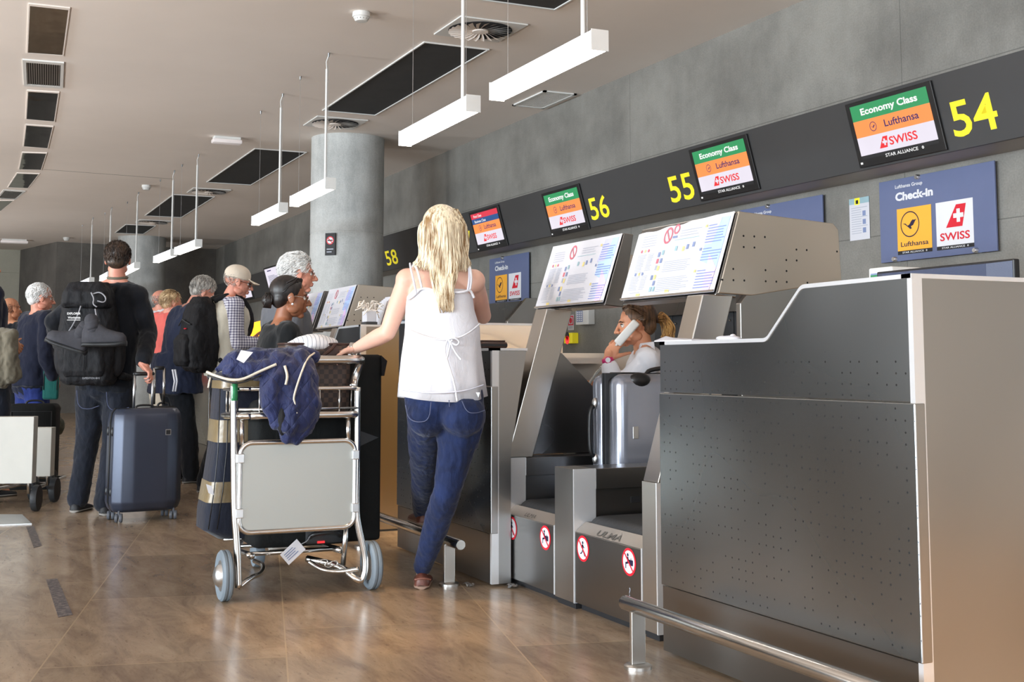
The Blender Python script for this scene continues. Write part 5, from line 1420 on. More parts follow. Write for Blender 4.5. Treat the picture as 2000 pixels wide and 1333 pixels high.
# things on the desks
xg, zg = 7.12, 1.239
p = onx(753, 640, 7.3)
bx = ony(730, 640, -2.42)
t = thing('tag_string_box', 'white box of tangled white tag strings on the golden desk', 'box', (7.3, -2.40, 1.238))
q = onx(716, 640, 7.3); q2 = onx(733, 640, 7.3); ya, yb_ = onx(711, 640, 7.3).y, onx(733, 640, 7.3).y
obj('holder', MB().box(7.26, 7.36, yb_, ya, 1.238, 1.262), M['fascia'], t)
obj('box', MB().box(7.265, 7.355, yb_+.004, ya-.004, 1.262, 1.33, bev=.004), M['paper'], t)
rs_ = random.Random(3); st = MB()
cc = V((7.3, (ya+yb_)/2, 1.33))
for i in range(34):
    a = rs_.uniform(0, 2*PI); L = rs_.uniform(.05, .10)
    e = cc+V((math.cos(a)*.05, math.cos(a*1.7+i)*L, rs_.uniform(-.05, .06)))
    mdl = cc.lerp(e, .5)+V((rs_.uniform(-.03, .03), rs_.uniform(-.03, .03), rs_.uniform(.02, .06)))
    st.tube(sm_path([cc+V((rs_.uniform(-.03, .03), rs_.uniform(-.03, .03), -.01)), mdl, e]), .0032, seg=5)
obj('strings', st, M['rope'], t, True)
t = thing('leaflet_holder', 'white leaflets standing in a clear holder beside the string box', 'leaflet holder', (7.4, -2.5, 1.238))
a, b = onx(738, 635, 7.4), onx(757, 570, 7.4)
for k in range(4):
    mb = MB(); y0 = a.y-.012*k
    mb.prism([(7.36, y0, 1.24), (7.50, y0, 1.24), (7.50, y0-.045, 1.40+.01*k), (7.36, y0-.045, 1.40+.01*k)], (0, -.003, 0)); obj('leaflet', mb, M['paper'], t)
g = Print(V((7.36, a.y-.02, 1.30)), V((0, -1, 0)), V((0, -.25, .96))); 
obj('holder', MB().box(7.355, 7.505, a.y-.07, a.y+.006, 1.238, 1.246), M['alu'], t)
mb = MB(); c = onx(938, 677, 5.75)
s_ = thing('wallet', 'dark brown leather wallet on the desk at the blonde woman\'s right side', 'wallet', (5.6, c.y, 1.07))
cy_ = ony(936, 678, -2.30); 
mb.box(cy_.x-.07, cy_.x+.07, -2.42, -2.28, 1.074, 1.105, bev=.012, seg=3); obj('cover', mb, M['brown_leather'], s_, True, 40)
mb = MB(); mb.box(cy_.x-.071, cy_.x+.06, -2.415, -2.278, 1.084, 1.094); obj('pages', mb, M['ink'], s_)
mb = MB(); mb.box(cy_.x-.06, cy_.x+.06, -2.41, -2.285, 1.105, 1.112, bev=.003); obj('flap', mb, M['brown_leather'], s_)
# papers on the nearest desk
rs_ = random.Random(9)
for k, (px, lab) in enumerate(((1310, 'crumpled white paper on the nearest desk beside the clerk\'s ponytail'), (1425, 'small heap of paper on the nearest desk by the slanted leg'))):
    c = ony(px, 668, -2.42); mb = MB()
    if k == 0: mb.prism([(c.x+.05, -2.38, 1.082), (c.x-.20, -2.38, 1.082), (c.x-.20, -2.5, 1.084), (c.x+.03, -2.5, 1.085), (c.x+.065, -2.44, 1.10)], (0, 0, .004))
    else:
        mb.ell((c.x, -2.42, 1.085), (.06, .03, .012), u=10, v=6); mb.ell((c.x-.02, -2.42, 1.092), (.012, .012, .01), u=8, v=6); mb.ell((c.x+.04, -2.42, 1.088), (.03, .02, .009), u=8, v=6)
    o = obj('paper_slip', mb, M['paper'], None, k == 1); tag(o, lab, 'paper')
# lit orange desk panel seen between the queue
M['lit_orange'] = pm('lit_orange_panel', srgb(252, 170, 40), .5, var=.05, emit=1.6)
a, b = at(484, 626, 12.2), at(499, 682, 12.2)
t = thing('lit_desk_sign', 'glowing orange desk sign behind the man in the checked shirt', 'sign', ((a.x+b.x)/2, (a.y+b.y)/2, 0))
mb = MB(); mb.prism([(a.x, a.y+.06, b.z), (a.x, b.y-.06, b.z), (a.x, b.y-.06, a.z), (a.x, a.y+.06, a.z-.05)], (.03, 0, 0)); obj('panel', mb, M['lit_orange'], t)
mb = MB(); mb.box(a.x+.03, a.x+.06, b.y-.06, a.y+.06, 0, b.z+.2); obj('support', mb, M['white_paint'], t)

M['film'] = pm('clear_film', (.9, .92, .94), .08, var=.02, trans=.9)
for (px, py, lab, sd) in ((917, 1146, 'crumpled clear wrapper on the floor right of the rail post', 2), (1000, 1149, 'small clear wrapper on the floor beside the desk foot', 6)):
    q = onz(px, py); rn = random.Random(sd); mb = MB()
    vs = [[q+V((-.03+.012*i+rn.uniform(-.003, .003), -.02+.010*j+rn.uniform(-.003, .003), .002+rn.uniform(0, .016))) for j in range(5)] for i in range(6)]
    for i in range(5):
        for j in range(4): mb.face([vs[i][j], vs[i+1][j], vs[i+1][j+1], vs[i][j+1]])
    bmesh.ops.remove_doubles(mb.bm, verts=mb.bm.verts, dist=1e-5)
    bmesh.ops.solidify(mb.bm, geom=list(mb.bm.faces), thickness=.0006)
    tag(obj('plastic_wrapper', mb, M['film']), lab, 'wrapper')
# ------------------------------------------------------------------ people: shared builders
M['skin'] = skin('fair_skin', srgb(222, 180, 160))
M['skin_tan'] = skin('tanned_skin', srgb(206, 146, 112))
M['skin_pink'] = skin('ruddy_skin', srgb(214, 150, 128))
M['skin_brown'] = skin('brown_skin', srgb(150, 98, 70))
M['lip'] = pm('lip', srgb(176, 96, 88), .5, var=.06)
M['lip_dark'] = pm('dark_lip', srgb(120, 62, 52), .5, var=.06)
M['eye_white'] = pm('eye_white', srgb(226, 222, 216), .3, var=.02)
M['eye_dark'] = pm('eye_iris', (.02, .014, .01), .2, var=.1)
M['brow'] = pm('dark_brow', srgb(70, 48, 36), .8, var=.2)
M['brow_grey'] = pm('grey_brow', srgb(180, 174, 166), .8, var=.1)
M['h_blonde'] = hairm('blonde_hair', srgb(136, 102, 60), srgb(246, 232, 202))
M['h_black'] = hairm('black_hair', (.006, .005, .005), srgb(44, 36, 34))
M['h_dark'] = hairm('dark_brown_hair', srgb(34, 26, 22), srgb(78, 60, 48))
M['h_brunette'] = hairm('brunette_hair', srgb(52, 36, 24), srgb(112, 82, 56))
M['h_pony'] = hairm('golden_ponytail', srgb(120, 84, 44), srgb(214, 166, 100))
M['h_white'] = hairm('white_hair', srgb(196, 194, 192), srgb(246, 246, 244))
M['h_grey'] = hairm('grey_hair', srgb(110, 104, 98), srgb(204, 198, 190))
M['h_sand'] = hairm('sandy_hair', srgb(150, 120, 84), srgb(222, 196, 156))
M['white_cotton'] = cloth('white_cotton', srgb(222, 222, 228), .9, .02, bump=.25, bs=16)
M['denim'] = cloth('blue_denim', srgb(20, 35, 72), .85, .42, bump=.35, bs=26, vs=9)
M['denim_dark'] = cloth('dark_denim', srgb(21, 26, 38), .85, .4, bump=.45, bs=20, vs=6)
M['jeans_blue'] = cloth('bright_blue_denim', srgb(36, 52, 118), .85, .25, bump=.4)
M['knit'] = cloth('black_navy_jersey', srgb(20, 23, 30), .95, .2, bump=.5, bs=12)
M['blazer'] = cloth('navy_blazer_cloth', srgb(17, 23, 44), .85, .15, bump=.4, bs=10)
M['parka'] = cloth('navy_parka_cloth', srgb(34, 42, 66), .75, .2, bump=.6, bs=10)
M['grey_jacket'] = cloth('grey_jacket_cloth', srgb(96, 98, 104), .9, .12, bump=.4, bs=12)
M['black_wool'] = cloth('black_wool', srgb(20, 22, 24), .95, .2, bump=.4, bs=14)
M['dark_trouser'] = cloth('dark_trousers', srgb(18, 20, 26), .9, .25, bump=.5, bs=12)
M['vest'] = cloth('stone_vest_cloth', srgb(206, 200, 184), .85, .08, bump=.4, bs=12)
M['beige'] = cloth('beige_trousers', srgb(190, 178, 160), .85, .1, bump=.4, bs=12)
M['pink_cloth'] = cloth('coral_cloth', srgb(220, 104, 96), .85, .12, bump=.4, bs=12)
M['cap_cloth'] = cloth('cream_cap_cloth', srgb(214, 200, 182), .85, .06, bump=.2, bs=20)
M['check'] = pattern_mat('navy_check_shirt', 'check', srgb(222, 222, 232), srgb(70, 64, 104), .020, 'yz', .85, .40)
M['moccasin'] = pm('brown_leather_shoe', srgb(104, 60, 48), .45, var=.25, vs=14, bump=.2, bs=60)
M['sole_tan'] = pm('tan_sole', srgb(150, 124, 108), .8, var=.1)
M['shoe_dark'] = pm('dark_shoe', srgb(30, 30, 34), .6, var=.2)
M['sole_pale'] = pm('pale_sole', srgb(150, 146, 140), .8, var=.1)
M['pink_rubber'] = pm('pink_watch_strap', srgb(206, 44, 112), .5, var=.05)
M['stitch'] = pm('denim_stitch', srgb(84, 92, 122), .8, var=.1)
M['glass_dark'] = pm('sunglass_lens', (.012, .010, .009), .15, var=.1)

def frame(a):
    a = math.radians(a); return V((math.cos(a), math.sin(a), 0)), V((-math.sin(a), math.cos(a), 0))
def ring(c, rx, ry, rt_, fw, n=28, e=2.3):
    out = []
    for i in range(n):
        a = 2*PI*i/n; ca, sa = math.cos(a), math.sin(a)
        x = math.copysign(abs(ca)**(2/e), ca); y = math.copysign(abs(sa)**(2/e), sa)
        out.append(c+rt_*(x*rx)+fw*(y*ry))
    return out
def torso(mb, pel, neck, F, L, hw, ww, cw, sw, dp, inf=0.0, t0=-.16, t1=1.0, belly=0.0, lean=None):
    """pel = pelvis centre, neck = base of neck; half widths at hip, waist, chest, shoulders; dp = chest half depth"""
    up = (neck-pel); H = up.length; upn = up.normalized()
    fw = (F-upn*F.dot(upn)).normalized(); rt_ = fw.cross(upn)
    prof = [(-.16, hw*.55, dp*.62, 0), (-.08, hw*.96, dp*.95, 0), (.02, hw, dp*1.02, 0), (.18, hw*.5+ww*.5, dp*.92, belly*.6), (.36, ww, dp*.86, belly), (.55, (ww+cw)/2, dp*.95, belly*.5), (.72, cw, dp, .01), (.84, cw*.98, dp*.92, .005), (.93, sw*.80, dp*.66, 0), (1.0, sw*.36, dp*.50, 0)]
    rs = []
    def ev(t):
        for i in range(len(prof)-1):
            if prof[i][0] <= t <= prof[i+1][0]:
                f = (t-prof[i][0])/(prof[i+1][0]-prof[i][0]); return [prof[i][k]+(prof[i+1][k]-prof[i][k])*f for k in range(4)]
        return prof[-1]
    n = 16
    for i in range(n+1):
        t = t0+(t1-t0)*i/n; p = ev(t)
        rs.append(ring(pel+up*t+fw*p[3], p[1]+inf, p[2]+inf, rt_, fw))
    mb.rings(rs)
def limb(mb, pts, rs, inf=0.0):
    for i in range(len(pts)-1): mb.cap(pts[i], rs[i]+inf, pts[i+1], rs[i+1]+inf, seg=14)
def arm(mb, sh, el, wr, k=1.0, inf=0.0, upto=1.0, neck=None):
    mid = el.lerp(wr, .3)
    if neck is not None: mb.cap(neck.lerp(sh, .25), (.055*k)+inf, sh, .056*k+inf)
    mb.ell(sh, .060*k+inf)
    limb(mb, [sh, sh.lerp(el, .45), el], [.052*k, .049*k, .040*k], inf)
    if upto > 0:
        e = mid.lerp(wr, max(0, upto))
        limb(mb, [el, mid, e], [.040*k, .043*k, (.043+(.028-.043)*upto)*k], inf)
def leg(mb, hip, kn, an, k=1.0, inf=0.0, upto=1.0):
    c = kn.lerp(an, .32)
    limb(mb, [hip, hip.lerp(kn, .4), kn], [.096*k, .086*k, .060*k], inf)
    back = (c-kn)
    e = c.lerp(an, upto)
    limb(mb, [kn, c, e], [.060*k, .059*k, (.059+(.038-.059)*upto)*k], inf)
def hand(mb, w, d, palm, curl=(.3, .35, .4, .45), s=1.0, side=1, thumb=.6, spread=.12):
    """w wrist, d direction of the fingers, palm = way the palm faces, side = +1 thumb towards palm x d"""
    d = d.normalized(); palm = (palm-d*palm.dot(d)).normalized(); x = palm.cross(d)*side
    R = Matrix((x, d, palm)).transposed()
    mb.ell(w+d*.045*s, (.040*s, .052*s, .016*s), R, 14, 10)
    mb.cap(w-d*.01*s, .026*s, w+d*.03*s, .026*s, 10)
    mb.ell(w+d*.035*s+x*.020*s+palm*.006*s, (.020*s, .034*s, .016*s), R, 10, 8)
    Ls = (.072, .080, .074, .058)
    for i in range(4):
        p = w+d*(.088-.004*abs(i-1.3))*s+x*(.028-.019*i)*s
        a = spread*(1.2-i*.8)
        dd = (d*math.cos(a*.5)+x*math.sin(a*.5)).normalized()
        seg = [.45, .32, .26]; r = .0092*s; c = curl[i] if isinstance(curl, (tuple, list)) else curl; ang = 0
        for j in range(3):
            ang += c*(1.0 if j else .8)
            v = dd*math.cos(ang)+palm*math.sin(ang)
            q = p+v*Ls[i]*seg[j]*s
            mb.cap(p, r, q, r*.90, 8); p = q; r *= .90
    p = w+d*.028*s+x*.030*s+palm*.004*s; v = (d*.72+x*.62+palm*thumb*.4).normalized()
    for j, (l_, r) in enumerate(((.036, .0125), (.030, .0105), (.024, .009))):
        q = p+v*l_*s; mb.cap(p, r*s, q, r*.92*s, 8); p = q; v = (v+palm*thumb*.4+d*.15).normalized()
def head_mb(c, R, s=1.0, jaw=1.0, nose=1.0):
    mb = MB(); P = lambda x, y, z: c+R @ V((x*s, y*s, z*s))
    def E(p, r, rot=None): mb.ell(P(*p), [k*s for k in r], R @ rot if rot else R, 18, 12)
    E((-.018, 0, .030), (.096, .076, .085)); E((.030, 0, -.022), (.058, .061, .078)); E((.026, 0, -.072), (.052*jaw, .046*jaw, .036))
    E((.066, 0, -.096), (.020, .022*jaw, .017)); E((.070, 0, .026), (.018, .046, .013))
    for y in (-1, 1):
        E((.056, .034*y, -.022), (.022, .020, .018)); E((.012, .048*y, -.066), (.034, .016, .024))
        E((-.008, .078*y, -.006), (.020, .007, .033), Matrix.Rotation(.25*y, 3, 'Z') @ Matrix.Rotation(-.25, 3, 'Y'))
        E((.002, .076*y, -.028), (.010, .008, .010)); E((.098, .011*y, -.033), (.010, .008, .008))
    mb.cap(P(.084, 0, .016), .008*s, P(.106*1.0+.006*nose, 0, -.026), .0115*s*nose, 10)
    E((.110+.004*nose, 0, -.030), (.010, .011, .009))
    E((.086, 0, -.056), (.012, .022, .008)); E((.083, 0, -.068), (.012, .019, .008)); E((.076, 0, -.048), (.014, .024, .012))
    return mb
def face_bits(root, c, R, s, lip='lip', brow='brow', parent=None):
    P = lambda x, y, z: c+R @ V((x*s, y*s, z*s))
    for y in (-1, 1):
        mb = MB(); mb.ell(P(.070, .031*y, .002), [.0125*s]*3, R, 14, 10); e = obj('eye', mb, M['eye_white'], root, True)
        mb = MB(); mb.ell(P(.0795, .031*y, .002), (.0042*s, .0062*s, .0062*s), R, 12, 8); obj('iris', mb, M['eye_dark'], e, True)
        mb = MB(); mb.tube([P(.076, .046*y, .008), P(.083, .031*y, .0115), P(.079, .018*y, .007)], .0028*s, seg=6); obj('eyelid', mb, M['brow'], root, True)
        mb = MB(); mb.tube([P(.072, .052*y, .019), P(.084, .036*y, .026), P(.087, .018*y, .022)], [.002*s, .0042*s, .003*s], seg=6); obj('eyebrow', mb, M[brow], root, True)
    mb = MB(); mb.ell(P(.0935, 0, -.0565), (.006*s, .019*s, .005*s), R, 12, 8); mb.ell(P(.0905, 0, -.0665), (.007*s, .016*s, .0055*s), R, 12, 8); obj('lips', mb, M[lip], root, True)
def glasses(root, c, R, s, mat='chrome', dark=False, name='glasses'):
    P = lambda x, y, z: c+R @ V((x*s, y*s, z*s)); mb = MB()
    for y in (-1, 1):
        mb.tube([P(.094, (.033+.021*math.cos(a))*y, -.002+.016*math.sin(a)) for a in [2*PI*i/16 for i in range(16)]], .0016*s, seg=6, closed=True)
        mb.tube([P(.092, .054*y, .004), P(.05, .074*y, .006), P(-.005, .083*y, .006), P(-.022, .084*y, -.010)], .0018*s, seg=6)
    mb.tube([P(.096, .013, .002), P(.100, 0, .005), P(.096, -.013, .002)], .0016*s, seg=6)
    g = obj(name, mb, M['glass_dark'] if dark else M[mat], root, True)
    if dark:
        l = MB()
        for y in (-1, 1): l.ell(P(.092, .034*y, -.002), (.004*s, .022*s, .017*s), R, 12, 8)
        obj('lens', l, M['glass_dark'], g, True)
def tufts(mb, c, R, s, n, ln, keep, flow=(-.4, 0, -.6), r=.0019, seed=1, rad=(.100, .082, .090), cen=(-.022, 0, .034)):
    rn = random.Random(seed); k = 0
    while k < n:
        d = V((rn.gauss(0, 1), rn.gauss(0, 1), rn.gauss(0, 1))).normalized()
        p = V((cen[0]+d.x*rad[0]*.97, cen[1]+d.y*rad[1]*.97, cen[2]+d.z*rad[2]*.97))
        if not keep(p, rn): continue
        k += 1
        f = V(flow)+V((rn.uniform(-.16, .16), rn.uniform(-.16, .16), rn.uniform(-.12, .2)))
        f = (f-d*f.dot(d)).normalized()
        L = ln*rn.uniform(.6, 1.2)
        pts = [p, p+(f*.6+d*.35).normalized()*L*.5, p+(f*.9+d*.16).normalized()*L]
        mb.tube([c+R @ (q*s) for q in pts], [r*s, r*.9*s, r*.25*s], seg=4)
def short_hair(root, c, R, s, mat, n=420, ln=.035, top=True, nape=-.055, seed=1, flow=(-.4, 0, -.6), front=.066, bulk=1.0):
    mb = MB(); P = lambda x, y, z: c+R @ V((x*s, y*s, z*s))
    if top:
        b = MB(); b.ell(P(-.030, 0, .040), [k*s*bulk for k in (.094, .0805, .084)], R, 20, 14); b.ell(P(-.062, 0, -.012), [k*s for k in (.050, .066, .058)], R, 16, 12)
        mb.add(remesh(b, .006*s, 3))
    def keep(p, rn):
        if p.z < nape: return False
        if p.x > front-.3*max(0, .075-p.z) and p.z < .10: return False
        if p.x > -.004 and p.z < .020: return False
        if not top and p.z > .055+rn.uniform(-.012, .012): return False
        return True
    tufts(mb, c, R, s, int(n*1.7), ln, keep, flow, seed=seed, rad=(.100*bulk, .0835*bulk, .092*bulk))
    return obj('hair', mb, M[mat], root, True)
def shoe(root, an, F, L, mat='shoe_dark', sole='sole_pale', k=1.0, ground=0.0, name='shoe', heel=.068):
    """an = ankle; F = toe direction"""
    c = V((an.x, an.y, ground)); X = F; rs = []; sl = []
    for x, w, h in ((-heel, .020, .055), (-heel+.012, .034, .066), (-.02, .037, .075), (.03, .038, .070), (.08, .044, .052), (.13, .046, .042), (.165, .038, .034), (.185, .016, .022)):
        cc = c+X*x*k
        rs.append([cc+L*(w*k*math.cos(a))+V((0, 0, .018*k+max(0, math.sin(a))*(h-.018)*k - (0 if math.sin(a) >= 0 else .004))) for a in [2*PI*i/20 for i in range(20)]])
        sl.append([cc+L*(w*1.06*k*math.cos(a))+V((0, 0, .011*k+.011*k*math.sin(a))) for a in [2*PI*i/16 for i in range(16)]])
    s_ = obj(name, MB().rings(rs), M[mat], root, True, 60); obj('sole', MB().rings(sl), M[sole], s_, True, 60); return s_
def rot(yaw, pitch=0, roll=0):
    return (Matrix.Rotation(math.radians(yaw), 3, 'Z') @ Matrix.Rotation(math.radians(-pitch), 3, 'Y') @ Matrix.Rotation(math.radians(roll), 3, 'X'))
def person_root(label, p, group=None):
    return thing('person', label, 'person', (p.x, p.y, 0), group)
def build_body(root, J, F, L, dims, mat, hd, k=1.0, vox=.010, hands=(), legs=True, hk=None):
    hw, ww, cw, sw, dp = dims; mb = MB()
    torso(mb, J['pel'], J['neck'], F, L, hw, ww, cw, sw, dp)
    for s in 'LR':
        if 'sh'+s in J: arm(mb, J['sh'+s], J['el'+s], J['wr'+s], k, neck=J['neck'])
        if legs and 'hip'+s in J:
            leg(mb, J['hip'+s], J['kn'+s], J['an'+s], k)
            a = J['an'+s]; mb.cap(a, .034*k, a+F*.05-V((0, 0, .03)), .03*k); mb.cap(a-V((0, 0, .035)), .03*k, a+F*.11-V((0, 0, .05)), .026*k)
    c, R, s = hd
    mb.cap(J['neck']-V((0, 0, .02)), .058*k, c+R @ V((-.022*s, 0, -.06*s)), .052*k)
    body = remesh(mb, vox, 4)
    h = head_mb(c, R, s, **(hk or {})); h.cap(c+R @ V((-.022*s, 0, -.05*s)), .050*k, J['neck'].lerp(c, .25), .052*k)
    hm = remesh(h, .0042*s, 2)
    out = MB(); out.add(body); out.add(hm)
    for hd_ in hands:
        q = MB(); hand(q, *hd_[0], **hd_[1]); out.add(remesh(q, .0032, 2))
    return obj('body', out, mat, root, True)
def standing(root_px, d, hipy, J):
    pass
def stand_legs(J, pelc, F, L, gl, gr, hh, kf=.03):
    """fills hips, knees and ankles from the two foot points on the floor"""
    for s, sg, g in (('L', 1, gl), ('R', -1, gr)):
        J['hip'+s] = pelc+L*(.09*sg)-V((0, 0, .02)); J['an'+s] = V((g.x, g.y, .085))
        J['kn'+s] = J['hip'+s].lerp(J['an'+s], .52)+F*kf
def top_garment(root, name, mat, J, F, L, dims, inf=.012, k=1.0, sleeves=1.0, t0=-.10, hem=None, vox=.010, disp=.010, ds=.13, belly=0.0, arms='LR', t1=.99, flare=.03):
    hw, ww, cw, sw, dp = dims; mb = MB()
    torso(mb, J['pel'], J['neck'], F, L, hw, ww, cw, sw, dp, inf, t0=t0, t1=t1, belly=belly)
    for s in arms:
        if sleeves is not None and 'sh'+s in J: arm(mb, J['sh'+s], J['el'+s], J['wr'+s], k, inf, sleeves, neck=J['neck'].lerp(J['pel'], .06))
    if hem is not None:
        up = J['neck']-J['pel']; rt_ = L
        rs = []
        for i in range(6):
            f = i/5; z = J['pel'].z+.30*(1-f)+(hem-J['pel'].z)*f if False else (J['pel'].z+.25)*(1-f)+hem*f
            c = V((J['pel'].x, J['pel'].y, z)); rs.append(ring(c, max(hw, ww)+inf+.005+flare*f, dp+inf+.015+flare*.7*f, L, F))
        mb.rings(rs)
    return obj(name, remesh(mb, vox, 4, .5, disp, ds, disp*.35, .04), mat, root, True)
def trousers(root, mat, J, F, L, dims, inf=.010, k=1.0, up=.97, vox=.010, disp=.008, name='trousers', t1=.25, loose=0.0):
    hw, ww, cw, sw, dp = dims; mb = MB()
    torso(mb, J['pel'], J['neck'], F, L, hw, ww, cw, sw, dp, inf, t1=t1)
    for s in 'LR': 
        leg(mb, J['hip'+s], J['kn'+s], J['an'+s], k, inf, up)
        if loose: limb(mb, [J['kn'+s], J['an'+s]], [.060*k, .060*k], loose)
    return obj(name, remesh(mb, vox, 4, .5, disp, .10, disp*.4, .035), mat, root, True)
def strand(mb, pts, r0, r1, seg=5, n=9, j=None):
    """a hair lock along a smooth curve through pts"""
    P = [pts[0]]+list(pts)+[pts[-1]]; out = []
    for i in range(1, len(P)-2):
        a, b, c, d = P[i-1], P[i], P[i+1], P[i+2]
        for q in range(n):
            t = q/n; out.append(.5*((2*b)+(c-a)*t+(2*a-5*b+4*c-d)*t*t+(3*b-a-3*c+d)*t**3))
    out.append(P[-2]); m_ = len(out)
    mb.tube(out, [r0+(r1-r0)*(i/(m_-1))**1.5 for i in range(m_)], seg=seg)

# ------------------------------------------------------------------ the blonde woman at the trolley
F, L = frame(-23)
g0 = onz(826, 1148)
W1 = person_root('blonde woman in a white camisole and blue jeans, one foot on the rail', g0)
J = dict(pel=at(868, 782, 5.33), neck=at(861, 532, 5.38), shL=at(796, 548, 5.40), elL=at(757, 650, 5.38), wrL=at(697, 680, 5.53),
         shR=at(924, 550, 5.36), elR=at(944, 618, 5.56), wrR=at(928, 570, 5.74),
         hipL=at(836, 806, 5.36), knL=at(829, 928, 5.66), anL=at(824, 1000, 5.95),
         hipR=at(905, 806, 5.33), knR=at(874, 960, 5.30), anR=V((g0.x+.01, g0.y, .085)))
hc, hR, hs = at(864, 458, 5.40), rot(-30, -4), .95
DW = (.165, .135, .145, .150, .105)
hnd = [((at(697, 680, 5.53), (at(660, 693, 5.55)-at(697, 680, 5.53)), V((0, .2, -1))), dict(curl=(.7, .75, .75, .8), s=.92, side=-1)),
       ((J['wrR'], V((-.2, .3, 1)), V((-.3, .9, 0))), dict(curl=.5, s=.9, side=1))]
build_body(W1, J, F, L, DW, M['skin'], (hc, hR, hs), .92, .007, hnd)
face_bits(W1, hc, hR, hs)
# camisole: rings follow the back, waist and flared hem
rs = []
TOP = [(566, 860, 52, .082), (580, 859, 64, .092), (604, 859, 67, .100), (640, 864, 73, .106), (655, 864, 74, .108), (668, 863, 75, .114), (700, 862, 79, .128), (740, 862, 83, .138), (779, 863, 87, .146)]
for i, (py, cx, hwp, ry) in enumerate(TOP[::-1]):
    c = at(cx, py, 5.34); k_ = max(0, (py-660)/120)
    R_ = ring(c, hwp*5.34/2380, ry, -L, F, 64, 2.15); out = []
    for j, p in enumerate(R_):
        a = 2*PI*j/64; out.append(c+(p-c)*(1+k_*.030*math.sin(9*a+1.2)+k_*.018*math.sin(5*a)+.006*math.sin(17*a)*k_)+V((0, 0, .012*k_*math.sin(a*2+1))))
    rs.append(out)
mb = MB(); mb.rings(rs)
cam_top = obj('camisole', mb, M['white_cotton'], W1, True)
def over(pts, r, mat, name, parent, flat=1.0): return obj(name, MB().tube(sm_path([at(*p) for p in pts]), r, seg=8, flat=flat), M[mat], parent, True)
over([(796, 586, 5.28), (810, 577, 5.262), (824, 561, 5.27), (860, 571, 5.245), (905, 572, 5.25), (918, 565, 5.27), (926, 582, 5.28)], .0055, 'white_cotton', 'neckline', cam_top)
over([(824, 562, 5.268), (819, 540, 5.275), (813, 522, 5.31), (808, 514, 5.37), (806, 525, 5.45)], .0055, 'white_cotton', 'strap', cam_top)
over([(918, 566, 5.268), (921, 545, 5.275), (918, 522, 5.31), (914, 514, 5.37), (912, 525, 5.45)], .0055, 'white_cotton', 'strap', cam_top)
M['bra'] = pm('pale_strap', srgb(206, 208, 222), .5, var=.03)
over([(813, 574, 5.262), (808, 548, 5.272), (802, 524, 5.31), (801, 515, 5.37)], .005, 'bra', 'bra_strap', W1)
over([(913, 570, 5.264), (917, 545, 5.270), (916, 524, 5.31), (911, 514, 5.37)], .005, 'bra', 'bra_strap', W1)
over([(793, 642, 5.285), (812, 652, 5.235), (838, 661, 5.215), (868, 665, 5.208), (898, 660, 5.212), (920, 648, 5.232), (936, 634, 5.285)], .004, 'white_cotton', 'waist_cord', cam_top)
over([(874, 664, 5.21), (886, 659, 5.195), (899, 667, 5.205), (892, 677, 5.20), (876, 665, 5.21)], .0042, 'white_cotton', 'bow_loop', cam_top)
over([(874, 664, 5.21), (868, 680, 5.20), (872, 703, 5.195)], .0042, 'white_cotton', 'bow_loop', cam_top)
over([(872, 703, 5.195), (876, 690, 5.197), (880, 668, 5.205), (884, 664, 5.205)], .0042, 'white_cotton', 'bow_loop', cam_top)
over([(878, 666, 5.205), (890, 690, 5.20), (901, 703, 5.195)], .0045, 'white_cotton', 'bow_tail', cam_top)
over([(872, 700, 5.195), (880, 725, 5.185), (888, 750, 5.18), (893, 784, 5.175)], .0048, 'white_cotton', 'bow_tail', cam_top)
over([(786, 762, 5.23), (830, 768, 5.185), (868, 768, 5.17), (910, 764, 5.18), (945, 752, 5.24)], .003, 'bra', 'hem_band', cam_top)
# jeans
mb = MB(); torso(mb, J['pel'], J['neck'], F, L, *DW, .010, t1=.20)
mb.ell(at(838, 812, 5.29), (.085, .10, .095)); mb.ell(at(905, 812, 5.26), (.088, .10, .095))
for s, up in (('L', .98), ('R', .98)): leg(mb, J['hip'+s], J['kn'+s], J['an'+s], .90, .008, up)
limb(mb, [J['hipR'], J['hipR'].lerp(J['knR'], .35)], [.100, .094])
jeans = obj('jeans', remesh(mb, .007, 5, .5, .004, .07, .0025, .02), M['denim'], W1, True)
over([(792, 792, 5.24), (797, 818, 5.215), (815, 826, 5.20), (838, 822, 5.195), (842, 786, 5.19)], .002, 'stitch', 'pocket_stitch', jeans)
over([(902, 783, 5.185), (912, 806, 5.17), (930, 808, 5.18), (947, 802, 5.22)], .002, 'stitch', 'pocket_stitch', jeans)
over([(877, 782, 5.195), (879, 806, 5.20)], .002, 'stitch', 'seam', jeans)
ap = at(933, 770, 5.19); mb = MB(); mb.prism([at(929, 767, 5.185), at(937, 767, 5.19), at(934, 777, 5.185)], (-.002, 0, 0)); obj('pocket_badge', mb, M['alu'], jeans)
shoe(W1, J['anR'], F, L, 'moccasin', 'sole_tan', .95)
lf = ony(823, 1030, -2.114)
fl = frame(-8); shoe(W1, J['anL']+fl[0]*.0, fl[0], fl[1], 'moccasin', 'sole_tan', .95, ground=.222)
over([(810, 1133, 5.25), (826, 1130, 5.232), (842, 1133, 5.245)], .004, 'moccasin', 'shoe_lace', W1)
wt = MB(); wc = at(690, 684, 5.545); dw = (at(660, 693, 5.55)-at(697, 680, 5.53)).normalized()
a_ = dw.cross(V((0, 0, 1))).normalized(); b_2 = dw.cross(a_)
wt.tube([wc+(a_*math.cos(t_)+b_2*math.sin(t_))*.030 for t_ in [2*PI*i/24 for i in range(24)]], .006, seg=8, closed=True); wt.lathe([(.016, 0), (.016, .006), (.013, .008)], wc+(V((-.7, .2, .6)).normalized())*.028, (-.7, .2, .6), seg=20)
obj('watch', wt, M['chrome'], W1, True)
